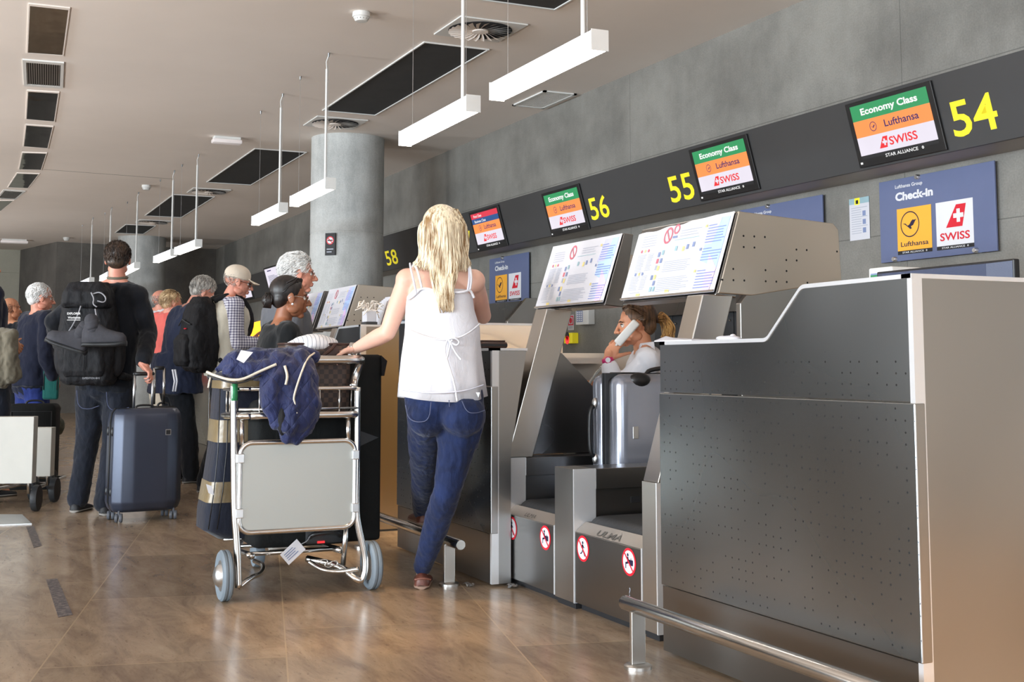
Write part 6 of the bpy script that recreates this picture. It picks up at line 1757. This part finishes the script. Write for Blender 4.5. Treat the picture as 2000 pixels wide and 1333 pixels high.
# long hair
rn = random.Random(11); mb = MB()
bm_ = MB(); bm_.ell(hc+hR @ V((-.030, 0, .036)), (.098, .088, .094), hR); bm_.ell(at(865, 475, 5.335), (.06, .072, .11)); bm_.ell(at(866, 505, 5.325), (.05, .068, .05))
mb.add(remesh(bm_, .008, 4))
for i in range(560):
    u = rn.uniform(-1, 1); crown = at(867+u*16+rn.gauss(0, 4), 403+abs(u)*6+rn.uniform(0, 8), 5.37+rn.uniform(-.03, .04))
    dd = 5.275+.075*abs(u)**1.6+rn.uniform(-.012, .012)
    m1 = at(866+u*43+rn.gauss(0, 1.5), 432+abs(u)*8, dd+.008)
    m2 = at(866+u*47+rn.gauss(0, 2), 472, dd)
    wv = rn.uniform(-5, 5)
    if u < -.30:
        f = (u+1)/.7; e1 = at(820+f*24+rn.uniform(-3, 3), 500+rn.uniform(-6, 6), 5.315-.035*f); e2 = at(808+f*40+rn.uniform(-5, 5), 522+rn.uniform(-10, 8), 5.33-.055*f)
        pts = [crown, m1, m2, e1, e2]
    elif u > .42:
        f = rn.random(); f = (u-.42)/.58; e1 = at(894+f*18+rn.uniform(-3, 3), 498, 5.285+.03*f); e2 = at(892+f*26+rn.uniform(-5, 5), 518+rn.uniform(-10, 14), 5.28+.04*f)
        pts = [crown, m1, m2, e1, e2]
    else:
        k_ = (u+.3)/.72; e1 = at(842+k_*52+wv*.6, 522+rn.uniform(-6, 6), 5.262)
        e2 = at(866+(k_-.5)*34+wv, 562+rn.uniform(-10, 10), 5.238); ln_ = rn.random()**.7
        e3 = at(872+(k_-.4)*22+wv, 572+ln_*40, 5.232)
        pts = [crown, m1, m2, e1, e2, e3]
    strand(mb, pts, rn.uniform(.0035, .0062), .0012, 4, 6)
obj('hair', mb, M['h_blonde'], W1, True)

# ------------------------------------------------------------------ man with the trekking backpack
F, L = frame(-24)
gl, gr = onz(152, 1000), onz(205, 1006)
P2 = person_root('dark-haired man with a trekking backpack holding the slate blue suitcase', (gl+gr)/2)
J = dict(pel=at(208, 752, 8.30), neck=at(229, 553, 8.33), shL=at(172, 580, 8.38), elL=at(104, 628, 8.36), wrL=at(128, 696, 8.54),
         shR=at(266, 580, 8.28), elR=at(291, 648, 8.30), wrR=at(279, 712, 8.06))
stand_legs(J, J['pel'], F, L, gl, gr, 0)
hc, hR, hs = at(230, 507, 8.34), rot(-14, 2), 1.0
DM = (.175, .165, .185, .19, .125)
hnd = [((J['wrR'], S1GRIP-J['wrR']+V((0, .02, .012)), V((.3, .5, -.6))), dict(curl=(.75, .8, .85, .9), s=1.02, side=-1, thumb=.9)), ((J['wrL'], V((.5, -.5, -.3)), V((0, -1, 0))), dict(curl=.4, s=1.0))]
build_body(P2, J, F, L, DM, M['skin_pink'], (hc, hR, hs), 1.05, .010, hnd)
face_bits(P2, hc, hR, hs)
short_hair(P2, hc, hR, hs, 'h_dark', 700, .032, nape=-.075, seed=3)
top_garment(P2, 'jumper', M['knit'], J, F, L, DM, .016, 1.1, .85, -.06, disp=.010)
jn = trousers(P2, M['denim_dark'], J, F, L, DM, .012, 1.05, .98, loose=.012)
for px, py, w in ((150, 775, 0), (208, 778, 0)):
    over([(px, py-12, 8.13), (px+2, py+20, 8.11), (px+22, py+26, 8.10), (px+44, py+18, 8.11)], .002, 'stitch', 'pocket_stitch', jn)
col_ = MB(); c = J['neck']+V((0, 0, .035)); col_.tube([c+F*(.062*math.cos(a))+L*(.062*math.sin(a))+V((0, 0, .008*math.cos(a))) for a in [2*PI*i/24 for i in range(24)]], .011, seg=8, closed=True); obj('shirt_collar', col_, M['olive'], P2, True)
shoe(P2, J['anL'], *frame(-30)); shoe(P2, J['anR'], *frame(-10))
# backpack
B = -F; bc = at(176, 650, 8.10); rt_ = -L
b0 = V((J['pel'].x, J['pel'].y, 0))+B*.145+L*.035
bt = thing('backpack', 'large black trekking backpack with grey boots tied to it', 'backpack', b0+B*.1+V((0, 0, at(180, 752, 8.05).z)))
def bp(u, v, z): return b0+rt_*u+B*v+V((0, 0, z))
zb, zt = at(180, 752, 8.05).z, at(190, 556, 8.05).z
lean = lambda z: (z-zb)/(zt-zb)
pl_ = rrect(.36, .24, .07, 4)
mb = MB(); mb.rings([[bp(u*a-.02*f, .11+v*b+.0*f, zb+(zt-zb)*f) for u, v in pl_] for f, a, b in ((0, .80, .7), (.04, .95, .92), (.25, 1.04, 1.1), (.55, 1.0, 1.1), (.8, .92, 1.0), (.93, .82, .85), (1.0, .55, .5))])
obj('main_sack', remesh(mb, .010, 4, .5, .012, .09, .004, .03), M['black_nylon'], bt, True)
mb = MB(); mb.rings([[bp(u*a*.86, .17+v*b, zb+(zt-zb)*f) for u, v in rrect(.34, .26, .06, 4)] for f, a, b in ((.76, 1.0, .8), (.80, 1.08, .98), (.92, 1.02, .95), (1.02, .8, .6))])
obj('lid', remesh(mb, .010, 3, .5, .010, .07), M['black_nylon'], bt, True)
mb = MB(); mb.rings([[bp(u*a, .215+v*b, zb+(zt-zb)*f) for u, v in rrect(.27, .09, .03, 4)] for f, a, b in ((.08, .9, .6), (.14, 1.02, 1.0), (.5, 1.0, .9), (.58, .8, .5))])
obj('front_pocket', remesh(mb, .009, 3, .5, .008, .06), M['black_nylon'], bt, True)
for sg in (-1, 1):
    mb = MB(); mb.ell(bp(.175*sg, .11, zb+.2), (.05, .06, .15)); obj('side_pocket', mb, M['black_nylon'], bt, True)
    obj('shoulder_strap', MB().tube(sm_path([bp(.09*sg, .02, zt-.06), bp(.12*sg, -.07, zt+.015), bp(.145*sg, -.16, zt-.03), bp(.15*sg, -.25, zt-.16), bp(.16*sg, -.2, zt-.32), bp(.17*sg, -.02, zb+.16)]), .020, seg=10), M['black_nylon'], bt, True)
obj('hip_belt', MB().tube(sm_path([bp(-.19, .05, zb+.06), bp(-.21, -.1, zb+.04), bp(-.16, -.26, zb+.02), bp(.0, -.31, zb+.01), bp(.16, -.26, zb+.02), bp(.21, -.1, zb+.04), bp(.19, .05, zb+.06)]), .026, seg=10), M['black_nylon'], bt, True)
def pt2(px, py, d): return at(px, py, d)
for name, pts in (('drawcord', [(158, 598, 7.86), (152, 616, 7.84), (142, 636, 7.82), (134, 648, 7.82)]), ('drawcord', [(186, 604, 7.86), (188, 618, 7.83), (193, 628, 7.80)]), ('drawcord', [(180, 575, 7.9), (196, 570, 7.9), (208, 582, 7.9), (204, 592, 7.88), (190, 588, 7.87)]), ('drawcord', [(178, 572, 7.89), (184, 584, 7.87), (181, 594, 7.86), (189, 600, 7.86)])):
    obj(name, MB().tube(sm_path([at(*p) for p in pts]), .0045, seg=6), M['cord'], bt, True)
g = Print(at(131, 624, 7.80), -L, V((0, 0, 1)))
g.text('EXPLORER', 0, .030, .014, 'scr_text', 0, .01, w=.085); g.text('Worldwide', .005, .004, .014, 'scr_text', 0, .01, w=.08); g.rect(0, -.006, .085, .003, 'scr_text', 0)
g.build('lettering', bt)
g = Print(at(161, 741, 7.80), -L, V((0, 0, 1))); g.text('EXPEDITION 40+5', 0, 0, .013, 'cord', 0, .0, w=.11); g.build('lettering', bt)
def boot(px0, py0, px1, py1, d, lab):
    heel, toe = at(px0, py0, d), at(px1, py1, d); X = (toe-heel).normalized(); Lb = (toe-heel).length; Y = V(_f)*-1; Y = (Y-X*Y.dot(X)).normalized(); Z = Y.cross(X)*(1 if Y.cross(X).z > 0 else -1)
    t = thing('hiking_boot', lab, 'boot', (heel+toe)/2, 'boots tied to the backpack')
    rs = []
    for x, w, h in ((0, .3, .30), (.06, .40, .42), (.22, .42, .44), (.36, .42, .40), (.55, .46, .27), (.78, .48, .20), (.93, .38, .17), (1.0, .15, .10)):
        rs.append([heel+X*x*Lb+Y*(math.cos(a)*w*.105)+Z*((.02+max(0, math.sin(a))*h*.30)+(min(0, math.sin(a))*.01)) for a in [2*PI*i/18 for i in range(18)]])
    obj('upper', MB().rings(rs), M['boot'], t, True, 60)
    mb = MB(); mb.rings([[heel+X*x*Lb+Y*(math.cos(a)*w*.115)+Z*(.006+math.sin(a)*.018+.004*math.sin(x*60)) for a in [2*PI*i/18 for i in range(18)]] for x, w in ((-.02, .3), (.05, .44), (.3, .44), (.6, .48), (.8, .5), (.95, .38), (1.02, .14))]); obj('sole', mb, M['rubber'], t, True, 60)
    mb = MB(); mb.cap(heel+X*.25*Lb+Z*.10, .045, heel+X*.20*Lb+Z*.155, .044); obj('collar', mb, M['boot'], t, True)
boot(166, 690, 90, 664, 7.78, 'grey hiking boot tied to the backpack, toe pointing left')
boot(163, 674, 246, 672, 7.76, 'grey hiking boot tied to the backpack, toe pointing right')

# ------------------------------------------------------------------ generic queue figures
def figure(label, F_ang, pel, neck, sh, el, wr, feet, head, hyaw, hpitch, dims, skinm, hair, topspec, trm='dark_trouser', hs=1.0, k=1.0, brow='brow', lip='lip', glass=None, faces=True, shoes=True, nose=1.0, belly=0.0, group=None):
    F, L = frame(F_ang)
    R_ = person_root(label, V(((feet[0].x+feet[1].x)/2, (feet[0].y+feet[1].y)/2, 0)), group)
    J = dict(pel=pel, neck=neck, shL=sh[0], shR=sh[1], elL=el[0], elR=el[1], wrL=wr[0], wrR=wr[1])
    stand_legs(J, pel, F, L, feet[0], feet[1], 0)
    hR = rot(hyaw, hpitch)
    hnd = [((J['wrL'], (J['wrL']-J['elL']).normalized(), -L), dict(curl=.4, s=1.0, side=1)), ((J['wrR'], (J['wrR']-J['elR']).normalized(), L), dict(curl=.4, s=1.0, side=-1))]
    build_body(R_, J, F, L, dims, M[skinm], (head, hR, hs), k, .011, hnd, hk=dict(nose=nose))
    if faces: face_bits(R_, head, hR, hs, lip, brow)
    if hair: short_hair(R_, head, hR, hs, hair[0], *hair[1:])
    if glass: glasses(R_, head, hR, hs, dark=(glass == 'dark'))
    for nm, mt_, kw in topspec: top_garment(R_, nm, M[mt_], J, F, L, dims, k=k, belly=belly, **kw)
    trousers(R_, M[trm], J, F, L, dims, .012, k, .98, loose=.014)
    if shoes:
        shoe(R_, J['anL'], F, L); shoe(R_, J['anR'], F, L)
    return R_, J, F, L, hR
def feet_at(px, d, F_ang, gap=.11, dx=0.0):
    F, L = frame(F_ang); c = at(px, 800, d); c = V((c.x, c.y, 0)); return (c+L*gap+F*dx, c-L*gap-F*dx)
def simple(label, px, d, F_ang, top, headpx, hyaw, hpitch, dims, skinm, hair, topspec, shy, lean=0.0, **kw):
    """upright figure with arms hanging slightly bent; px/d place it, top gives pixel rows of neck and hips"""
    F, L = frame(F_ang); ny, hy = top
    neck = at(headpx[0]-6 if lean == 0 else headpx[0], ny, d)-F*lean*.2; pel = at(px, hy, d)
    s = dims[3]
    sh = (neck+L*s*.92+V((0, 0, -.055)), neck-L*s*.92+V((0, 0, -.055)))
    el = (sh[0]+V((0, 0, -.29))+L*.04-F*.02, sh[1]+V((0, 0, -.29))-L*.04-F*.02)
    fw = kw.pop('fore', .8)
    wr = (el[0]+F*.24*fw+V((0, 0, -.24*(1-fw)-.02))-L*.04, el[1]+F*.24*fw+V((0, 0, -.24*(1-fw)-.02))+L*.04)
    return figure(label, F_ang, pel, neck, sh, el, wr, feet_at(px, d, F_ang), at(headpx[0], headpx[1], d)+F*lean*0, hyaw, hpitch, dims, skinm, hair, topspec, **kw)
DN = (.175, .175, .185, .20, .130)
# man in a navy blazer
simple('white-haired man in a navy blazer with glasses, left of the backpack man', 62, 10.3, -70, (613, 755), (80, 583), -84, -6, DN, 'skin_pink', ('h_white', 500, .03), [('blazer', 'blazer', dict(inf=.022, hem=at(62, 755, 10.3).z))], 0, trm='jeans_blue', glass='clear', brow='brow_grey', fore=.35)
# person cut off by the left edge
R4, J4, F4, L4, _h = simple('person in a dark top at the left edge carrying an olive coat', -22, 9.3, -60, (562, 760), (-31, 522), -80, 0, DN, 'skin_tan', ('h_dark', 250, .03), [('tee', 'blazer', dict(inf=.014, sleeves=0.0))], 0, trm='denim_dark', fore=.75)
s = thing('coat', 'olive coat carried over an arm at the left edge', 'coat', at(15, 760, 8.95))
mb = MB(); C_ = lambda x, y, d: at(x, y, d)
for a, b, r0, r1 in (((-10, 652, 9.05), (22, 655, 8.98), .055, .05), ((18, 660, 8.97), (22, 735, 8.95), .055, .06), ((0, 665, 8.97), (4, 745, 8.95), .06, .065), ((28, 690, 8.97), (34, 735, 8.97), .03, .035), ((-14, 670, 9.0), (-12, 745, 9.0), .06, .06)): mb.cap(C_(*a), r0, C_(*b), r1)
obj('cloth', remesh(mb, .010, 4, .5, .016, .09, .006, .035), M['olive'], s, True)
# bald man far left
simple('bald man far behind the navy blazer man', 22, 12.6, -40, (632, 770), (22, 604), -60, 0, DN, 'skin_tan', ('h_dark', 120, .02, False), [('jacket', 'knit', dict(inf=.02))], 0)
# grey-haired man in a navy parka, head bent
hd = at(397, 573, 10.2)
F6 = -78; fF, fL = frame(F6)
nk = at(372, 600, 10.25); pl6 = at(342, 748, 10.3)
sh6 = (nk+fL*.16+V((0, 0, -.07))-fF*.03, nk-fL*.17+V((0, 0, -.05))-fF*.03)
el6 = (sh6[0]+V((0, 0, -.28))+fF*.05+fL*.03, sh6[1]+V((0, 0, -.29))+fF*.03-fL*.03)
wr6 = (el6[0]+fF*.2+V((0, 0, -.04)), el6[1]+fF*.2+V((0, 0, -.04)))
gL, gR = onz(345, 940), onz(372, 944)
r6 = figure('grey-haired man in a long navy parka bending his head', F6, pl6, nk, sh6, el6, wr6, (gL, gR), hd, -92, -32, (.19, .19, .19, .19, .14), 'skin_pink', ('h_grey', 600, .05, True, -.07, 4, (-.1, 0, .2)), [('parka', 'parka', dict(inf=.026, hem=at(342, 768, 10.3).z, flare=.05, disp=.014))], brow='brow_grey')
g = MB()
for dx in (0, 5): g.tube([at(337+dx, 722, 9.93), at(341+dx, 745, 9.93), at(338+dx, 765, 9.93)], .008, seg=6)
obj('parka_stripe', g, M['label'], r6[0], True)
# man in the cream cap with a daypack
F7 = -82; fF, fL = frame(F7); d7 = 9.5
nk = at(444, 585, d7); pl7 = at(442, 728, d7)
sh7 = (nk+fL*.15+V((0, 0, -.06)), nk-fL*.17+V((0, 0, -.055)))
el7 = (sh7[0]+V((0, 0, -.28))+fF*.04, sh7[1]+V((0, 0, -.29))+fF*.02-fL*.03)
wr7 = (el7[0]+fF*.22+V((0, 0, .02)), el7[1]+fF*.22+V((0, 0, .0)))
hd7 = at(466, 552, d7)
r7 = figure('man in a cream cap, checked shirt and stone vest with a black daypack', F7, pl7, nk, sh7, el7, wr7, (onz(420, 956), onz(402, 962)), hd7, -98, -14, (.175, .18, .18, .185, .135), 'skin_pink', ('h_grey', 160, .02, False), [('shirt', 'check', dict(inf=.014, sleeves=.95, disp=.008)), ('vest', 'vest', dict(inf=.026, sleeves=None, t0=-.05))], glass='dark', brow='brow_grey', nose=1.1)
hR7 = r7[4]; P7 = lambda x, y, z: hd7+hR7 @ V((x, y, z))
mb = MB(); mb.ell(P7(-.022, 0, .058), (.104, .088, .078), hR7, 24, 16); mb.rings([ring(P7(-.02, 0, .026), .088, .104, hR7 @ V((0, 1, 0)), hR7 @ V((1, 0, 0)), 28, 2), ring(P7(-.02, 0, .06), .087, .103, hR7 @ V((0, 1, 0)), hR7 @ V((1, 0, 0)), 28, 2)])
cp = obj('cap', remesh(mb, .006, 3), M['cap_cloth'], r7[0], True)
rs = []
for i in range(9):
    a = -1.15+2.3*i/8
    rs.append([P7(.055+.02*math.cos(a), .074*math.sin(a), .040), P7(.075+.085*math.cos(a), .085*math.sin(a), .026-.012*abs(math.sin(a))), P7(.075+.085*math.cos(a), .085*math.sin(a), .022-.012*abs(math.sin(a))), P7(.055+.02*math.cos(a), .074*math.sin(a), .035)])
obj('visor', MB().rings(rs), M['cap_cloth'], cp, True, 50)
# daypack
fB = -fF
s = thing('backpack', 'black daypack on the back of the man in the cream cap', 'backpack', at(392, 725, d7-.02))
q0 = V((pl7.x, pl7.y, 0))
def dpk(u, v, z): return q0+fL*u+fB*v+V((0, 0, z))
zb, zt = at(392, 727, d7).z, at(405, 582, d7).z
mb = MB(); mb.rings([[dpk(u*a-.0, .215+v*b, zb+(zt-zb)*f) for u, v in rrect(.34, .25, .08, 4)] for f, a, b in ((0, .7, .6), (.06, .95, .95), (.35, 1.05, 1.15), (.65, 1.0, 1.0), (.9, .82, .72), (1.0, .5, .4))])
obj('main_sack', remesh(mb, .010, 4, .5, .012, .08), M['black_nylon'], s, True)
mb = MB(); mb.rings([[dpk(u*a, .345+v*b, zb+(zt-zb)*f) for u, v in rrect(.26, .10, .04, 4)] for f, a, b in ((.08, .8, .5), (.14, 1, 1), (.42, 1, 1), (.50, .7, .4))]); obj('front_pocket', remesh(mb, .009, 3, .5, .008, .06), M['black_nylon'], s, True)
for sg in (-1, 1):
    obj('shoulder_strap', MB().tube(sm_path([dpk(.08*sg, .14, zt-.03), dpk(.11*sg, .02, zt+.03), dpk(.13*sg, -.10, zt-.02), dpk(.15*sg, -.16, zt-.2), dpk(.17*sg, -.06, zb+.2), dpk(.16*sg, .12, zb+.08)]), .020, seg=10), M['black_nylon'], s, True)
mb = MB(); mb.tube([dpk(-.14, .34, zb+.36), dpk(0, .36, zb+.40), dpk(.14, .34, zb+.36)], .005, seg=6); obj('zip', mb, M['rubber'], s, True)
mb = MB(); c = dpk(-.06, .352, zb+.33); mb.ell(c, (.03, .012, .006)); obj('red_mark', mb, M['sign_red'], s, True)
# white-haired man in grey, glasses
F8 = -95; fF, fL = frame(F8); d8 = 7.95
nk = at(560, 582, d8); pl8 = at(548, 760, d8); hd8 = at(583, 535, d8)
sh8 = (nk+fL*.17+V((0, 0, -.06)), nk-fL*.18+V((0, 0, -.06)))
el8 = (sh8[0]+V((0, 0, -.29)), sh8[1]+V((0, 0, -.29))); wr8 = (el8[0]+fF*.05-V((0, 0, .22)), el8[1]+fF*.05-V((0, 0, .22)))
f8 = (V((pl8.x, pl8.y, 0))+fL*.1, V((pl8.x, pl8.y, 0))-fL*.1)
figure('white-haired man with glasses and grey jacket behind the woman with the bun', F8, pl8, nk, sh8, el8, wr8, f8, hd8, -96, -4, (.185, .19, .19, .20, .14), 'skin_pink', ('h_white', 800, .045, True, -.07, 8, (-.5, 0, -.3), .066, 1.04), [('jacket', 'grey_jacket', dict(inf=.024))], glass='clear', brow='brow_grey', hs=1.04, nose=1.2, belly=.03)
# woman with the bun
F9 = -88; fF, fL = frame(F9); d9 = 6.75
nk = at(548, 634, d9); pl9 = at(545, 800, d9); hd9 = at(568, 582, d9)
sh9 = (nk+fL*.14+V((0, 0, -.05)), nk-fL*.145+V((0, 0, -.05)))
el9 = (sh9[0]+V((0, 0, -.26)), sh9[1]+V((0, 0, -.26))-fF*.02); wr9 = (el9[0]+fF*.2, el9[1]+fF*.2)
f9 = (V((pl9.x, pl9.y, 0))+fL*.09, V((pl9.x, pl9.y, 0))-fL*.09)
r9 = figure('woman with a black bun, pearl earring and black jumper in profile', F9, pl9, nk, sh9, el9, wr9, f9, hd9, -97, -5, (.165, .15, .15, .155, .12), 'skin_brown', None, [('jumper', 'black_wool', dict(inf=.014))], k=.92, hs=.97, lip='lip_dark', nose=1.05)
hR9 = r9[4]; P9 = lambda x, y, z: hd9+hR9 @ V((x*.97, y*.97, z*.97))
mb = MB(); b = MB(); b.ell(P9(-.030, 0, .040), (.096, .082, .086), hR9, 20, 14); b.ell(P9(-.060, 0, -.010), (.052, .070, .058), hR9)
mb.add(remesh(b, .006, 3)); rn = random.Random(5)
bun = P9(-.128, 0, -.028); mb2 = MB()
for i in range(260):
    a = rn.uniform(-1.5, 1.5); z = rn.uniform(.0, .085); st_ = P9(.058-.05*abs(math.sin(a))-max(0, (.05-z))*.9, .080*math.sin(a), .052+z*.72)
    mid_ = P9(-.05, .086*math.sin(a)*(.75+.25*(1-z*8)), .055+z*.55-.03*abs(math.sin(a)))
    strand(mb, [st_, mid_, bun+V((0, 0, .01))+(mid_-bun)*.25, bun], rn.uniform(.003, .0045), .002, 4, 4)
for i in range(90):
    p = []; ph = rn.uniform(0, 6); tl = rn.uniform(-1, 1)
    for j in range(9):
        a = ph+j*.55; p.append(bun+hR9 @ V((tl*.020*math.cos(a*.7), .040*math.cos(a), .040*math.sin(a)))*1.0)
    mb2.tube(p, .004, seg=4)
mb2.ell(bun, .035)
obj('hair', mb, M['h_black'], r9[0], True); obj('hair_bun', mb2, M['h_black'], r9[0], True)
mb = MB(); mb.ell(P9(.002, -.086, -.040), .0065); obj('earring', mb, M['sign_white'], r9[0], True)
glasses(r9[0], hd9, hR9, .97)
# two people far behind
simple('balding man in a white shirt far behind the backpack man\'s arm', 318, 13.2, -60, (606, 735), (317, 588), -80, 0, DN, 'skin_pink', ('h_grey', 250, .02, False), [('shirt', 'white_cotton', dict(inf=.016))], 0, trm='beige', faces=False)
simple('sandy-haired person in a coral top behind the navy parka', 330, 12.4, -60, (612, 745), (336, 592), -80, -4, (.175, .165, .165, .17, .12), 'skin_pink', ('h_sand', 350, .05, True, -.08), [('top', 'pink_cloth', dict(inf=.018))], 0, trm='beige', faces=False, fore=.1)

# ------------------------------------------------------------------ the clerk on the telephone
FC = 60; fF, fL = frame(FC); dC = 6.30
nk = at(1258, 686, dC); plc = at(1292, 842, dC+.10); hdc = at(1241, 634, dC-.01)
RC = person_root('check-in clerk in a white shirt on the telephone', V((plc.x, plc.y, 0)))
J = dict(pel=plc, neck=nk, shL=nk+fL*.155+V((0, 0, -.055))-fF*.02, shR=nk-fL*.155+V((0, 0, -.055))-fF*.02)
J['elL'] = at(1203, 764, dC-.14); J['wrL'] = at(1187, 702, dC-.12)
J['elR'] = at(1200, 770, dC+.20); J['wrR'] = at(1150, 752, dC+.10)
for s, sg in (('L', 1), ('R', -1)):
    J['hip'+s] = plc+fL*.09*sg; J['kn'+s] = plc+fL*.11*sg+fF*.40+V((0, 0, .0)); J['an'+s] = J['kn'+s]+V((0, 0, -.42))-fF*.06
hRc = rot(66, -8); hsc = .95
dirh = (at(1205, 668, dC-.10)-at(1187, 702, dC-.12)).normalized()
hnd = [((J['wrL'], dirh, (at(1250, 650, dC+.1)-at(1187, 690, dC-.12)).normalized()), dict(curl=(.62, .6, .62, .68), s=.95, side=1, thumb=.9)), ((J['wrR'], fF, V((0, 0, -1))), dict(curl=.25, s=.9))]
DC = (.16, .14, .145, .155, .11)
build_body(RC, J, fF, fL, DC, M['skin_tan'], (hdc, hRc, hsc), .9, .008, hnd, hk=dict(nose=.86))
face_bits(RC, hdc, hRc, hsc)
top_garment(RC, 'shirt', M['white_cotton'], J, fF, fL, DC, .012, .92, .62, -.05, vox=.008, disp=.006)
mb = MB(); cN = nk+V((0, 0, .018))
for sg in (-1, 1):
    mb.prism([cN+fF*.05+fL*.015*sg-V((0, 0, .03)), cN+fF*.02+fL*.065*sg+V((0, 0, .02)), cN-fF*.05+fL*.045*sg+V((0, 0, .03)), cN-fF*.055+fL*.055*sg-V((0, 0, .02)), cN+fF*.03+fL*.085*sg-V((0, 0, .035))], fL*.004*sg)
obj('collar', mb, M['white_cotton'], RC)
trousers(RC, M['dark_trouser'], J, fF, fL, DC, .01, .9)
shoe(RC, J['anL'], fF, fL, ground=J['anL'].z-.085); shoe(RC, J['anR'], fF, fL, ground=J['anR'].z-.085)
PC = lambda x, y, z: hdc+hRc @ V((x*hsc, y*hsc, z*hsc))
mb = MB(); b = MB(); b.ell(PC(-.030, 0, .042), (.094, .080, .082), hRc, 20, 14); b.ell(PC(-.066, 0, -.012), (.046, .064, .056), hRc)
mb.add(remesh(b, .006, 3)); rn = random.Random(15); tie = PC(-.120, 0, .012)
for i in range(300):
    a = rn.uniform(-1.5, 1.5); z = rn.uniform(.0, .085)
    st_ = PC(.060-.05*abs(math.sin(a))-max(0, (.05-z))*.9, .079*math.sin(a), .050+z*.72-(.05*abs(math.sin(a)) if z < .03 else 0))
    mid_ = PC(-.045, .088*math.sin(a), .050+z*.60-.035*abs(math.sin(a)))
    strand(mb, [st_, mid_, tie+(mid_-tie)*.22, tie], rn.uniform(.003, .0045), .002, 4, 4)
hh = obj('hair', mb, M['h_brunette'], RC, True)
mb = MB()
for i in range(170):
    o_ = V((rn.gauss(0, .008), rn.gauss(0, .008), rn.gauss(0, .008)))
    q = at(1296+rn.uniform(-4, 4), 622+rn.uniform(-4, 4), dC+.02); e = at(1304+rn.uniform(-14, 12), 664+rn.uniform(-8, 12), dC+.02+rn.uniform(-.02, .02))
    strand(mb, [tie+o_*.6, q+o_, at(1307+rn.uniform(-9, 5), 642, dC+.02)+o_, e], .0042, .0012, 4, 5)
obj('ponytail', mb, M['h_pony'], RC, True)
mb = MB(); mb.tube([tie+(hRc @ V((0, math.cos(a), math.sin(a))))*.017 for a in [2*PI*i/16 for i in range(16)]], .005, seg=6, closed=True); obj('hair_tie', mb, M['brown_leather'], RC, True)
fa = (J['wrL']-J['elL']).normalized(); a1 = fa.cross(V((1, 0, 0))).normalized(); a2 = fa.cross(a1); wc = J['wrL']-fa*.005
mb = MB(); rs = [[wc+fa*h+(a1*math.cos(t_)+a2*math.sin(t_))*r for t_ in [2*PI*i/24 for i in range(24)]] for h, r in ((-.011, .028), (-.010, .0315), (.010, .0305), (.011, .027))]
mb.rings(rs); wtc = obj('watch', mb, M['pink_rubber'], RC, True)
nrm = (EYE-wc); nrm = (nrm-fa*nrm.dot(fa)).normalized()
mb = MB(); mb.lathe([(.018, 0), (.018, .006), (.015, .008)], wc+nrm*.028, nrm, seg=20); obj('watch_case', mb, M['pink_rubber'], wtc, True, 40)
mb = MB(); mb.lathe([(.013, 0), (.013, .001)], wc+nrm*.0362, nrm, seg=20); obj('watch_dial', mb, M['sign_white'], wtc)
# telephone handset
a, b = at(1241, 632, dC-.115), at(1208, 669, dC-.125)
t = thing('telephone_handset', 'white telephone handset held to the clerk\'s ear', 'telephone', (a+b)/2)
X = (b-a).normalized(); n_ = (EYE-a); n_ = (n_-X*n_.dot(X)).normalized(); Y = n_.cross(X)
Mx = Matrix(((X.x, Y.x, n_.x, a.x), (X.y, Y.y, n_.y, a.y), (X.z, Y.z, n_.z, a.z), (0, 0, 0, 1)))
Lh = (b-a).length; mb = MB(); mb.box(-.012, Lh+.012, -.022, .022, -.012, .012, bev=.010, M=Mx, seg=3); obj('shell', mb, M['white_paint'], t, True, 50)
mb = MB(); mb.box(-.012, .03, -.020, .020, -.024, -.010, bev=.006, M=Mx); mb.box(Lh-.03, Lh+.010, -.020, .020, -.024, -.010, bev=.006, M=Mx); obj('ear_and_mouth_pieces', mb, M['white_paint'], t, True, 50)
cp_ = [Mx @ V((Lh+.01, 0, -.01)), at(1178, 715, dC-.08), at(1160, 735, dC-.05), at(1150, 752, dC-.02)]
cs = sm_path(cp_, 3); out = []
for i in range(len(cs)*6):
    f = i/6; k_ = min(int(f), len(cs)-2); p = cs[k_].lerp(cs[k_+1], f-k_); out.append(p+V((math.cos(i*1.6), math.sin(i*1.6)*.6, math.sin(i*1.6)))*.006)
obj('coiled_cord', MB().tube(out[:-6], .0022, seg=5), M['white_paint'], t, True)
# stool under the clerk
t = thing('desk_stool', 'dark stool under the clerk', 'stool', (plc.x, plc.y, 0))
zs_ = plc.z-.13
obj('seat', MB().lathe([(.02, -.06), (.19, -.05), (.21, -.02), (.19, 0), (.02, .004)], (plc.x, plc.y, zs_), seg=32), M['black'], t, True, 40)
obj('column', MB().tube([(plc.x, plc.y, .04), (plc.x, plc.y, zs_-.05)], .025, seg=14), M['chrome'], t, True)
for i in range(5):
    a = 2*PI*i/5; obj('foot', MB().tube([(plc.x, plc.y, .06), (plc.x+.27*math.cos(a), plc.y+.27*math.sin(a), .02)], .019, seg=8), M['black'], t, True)
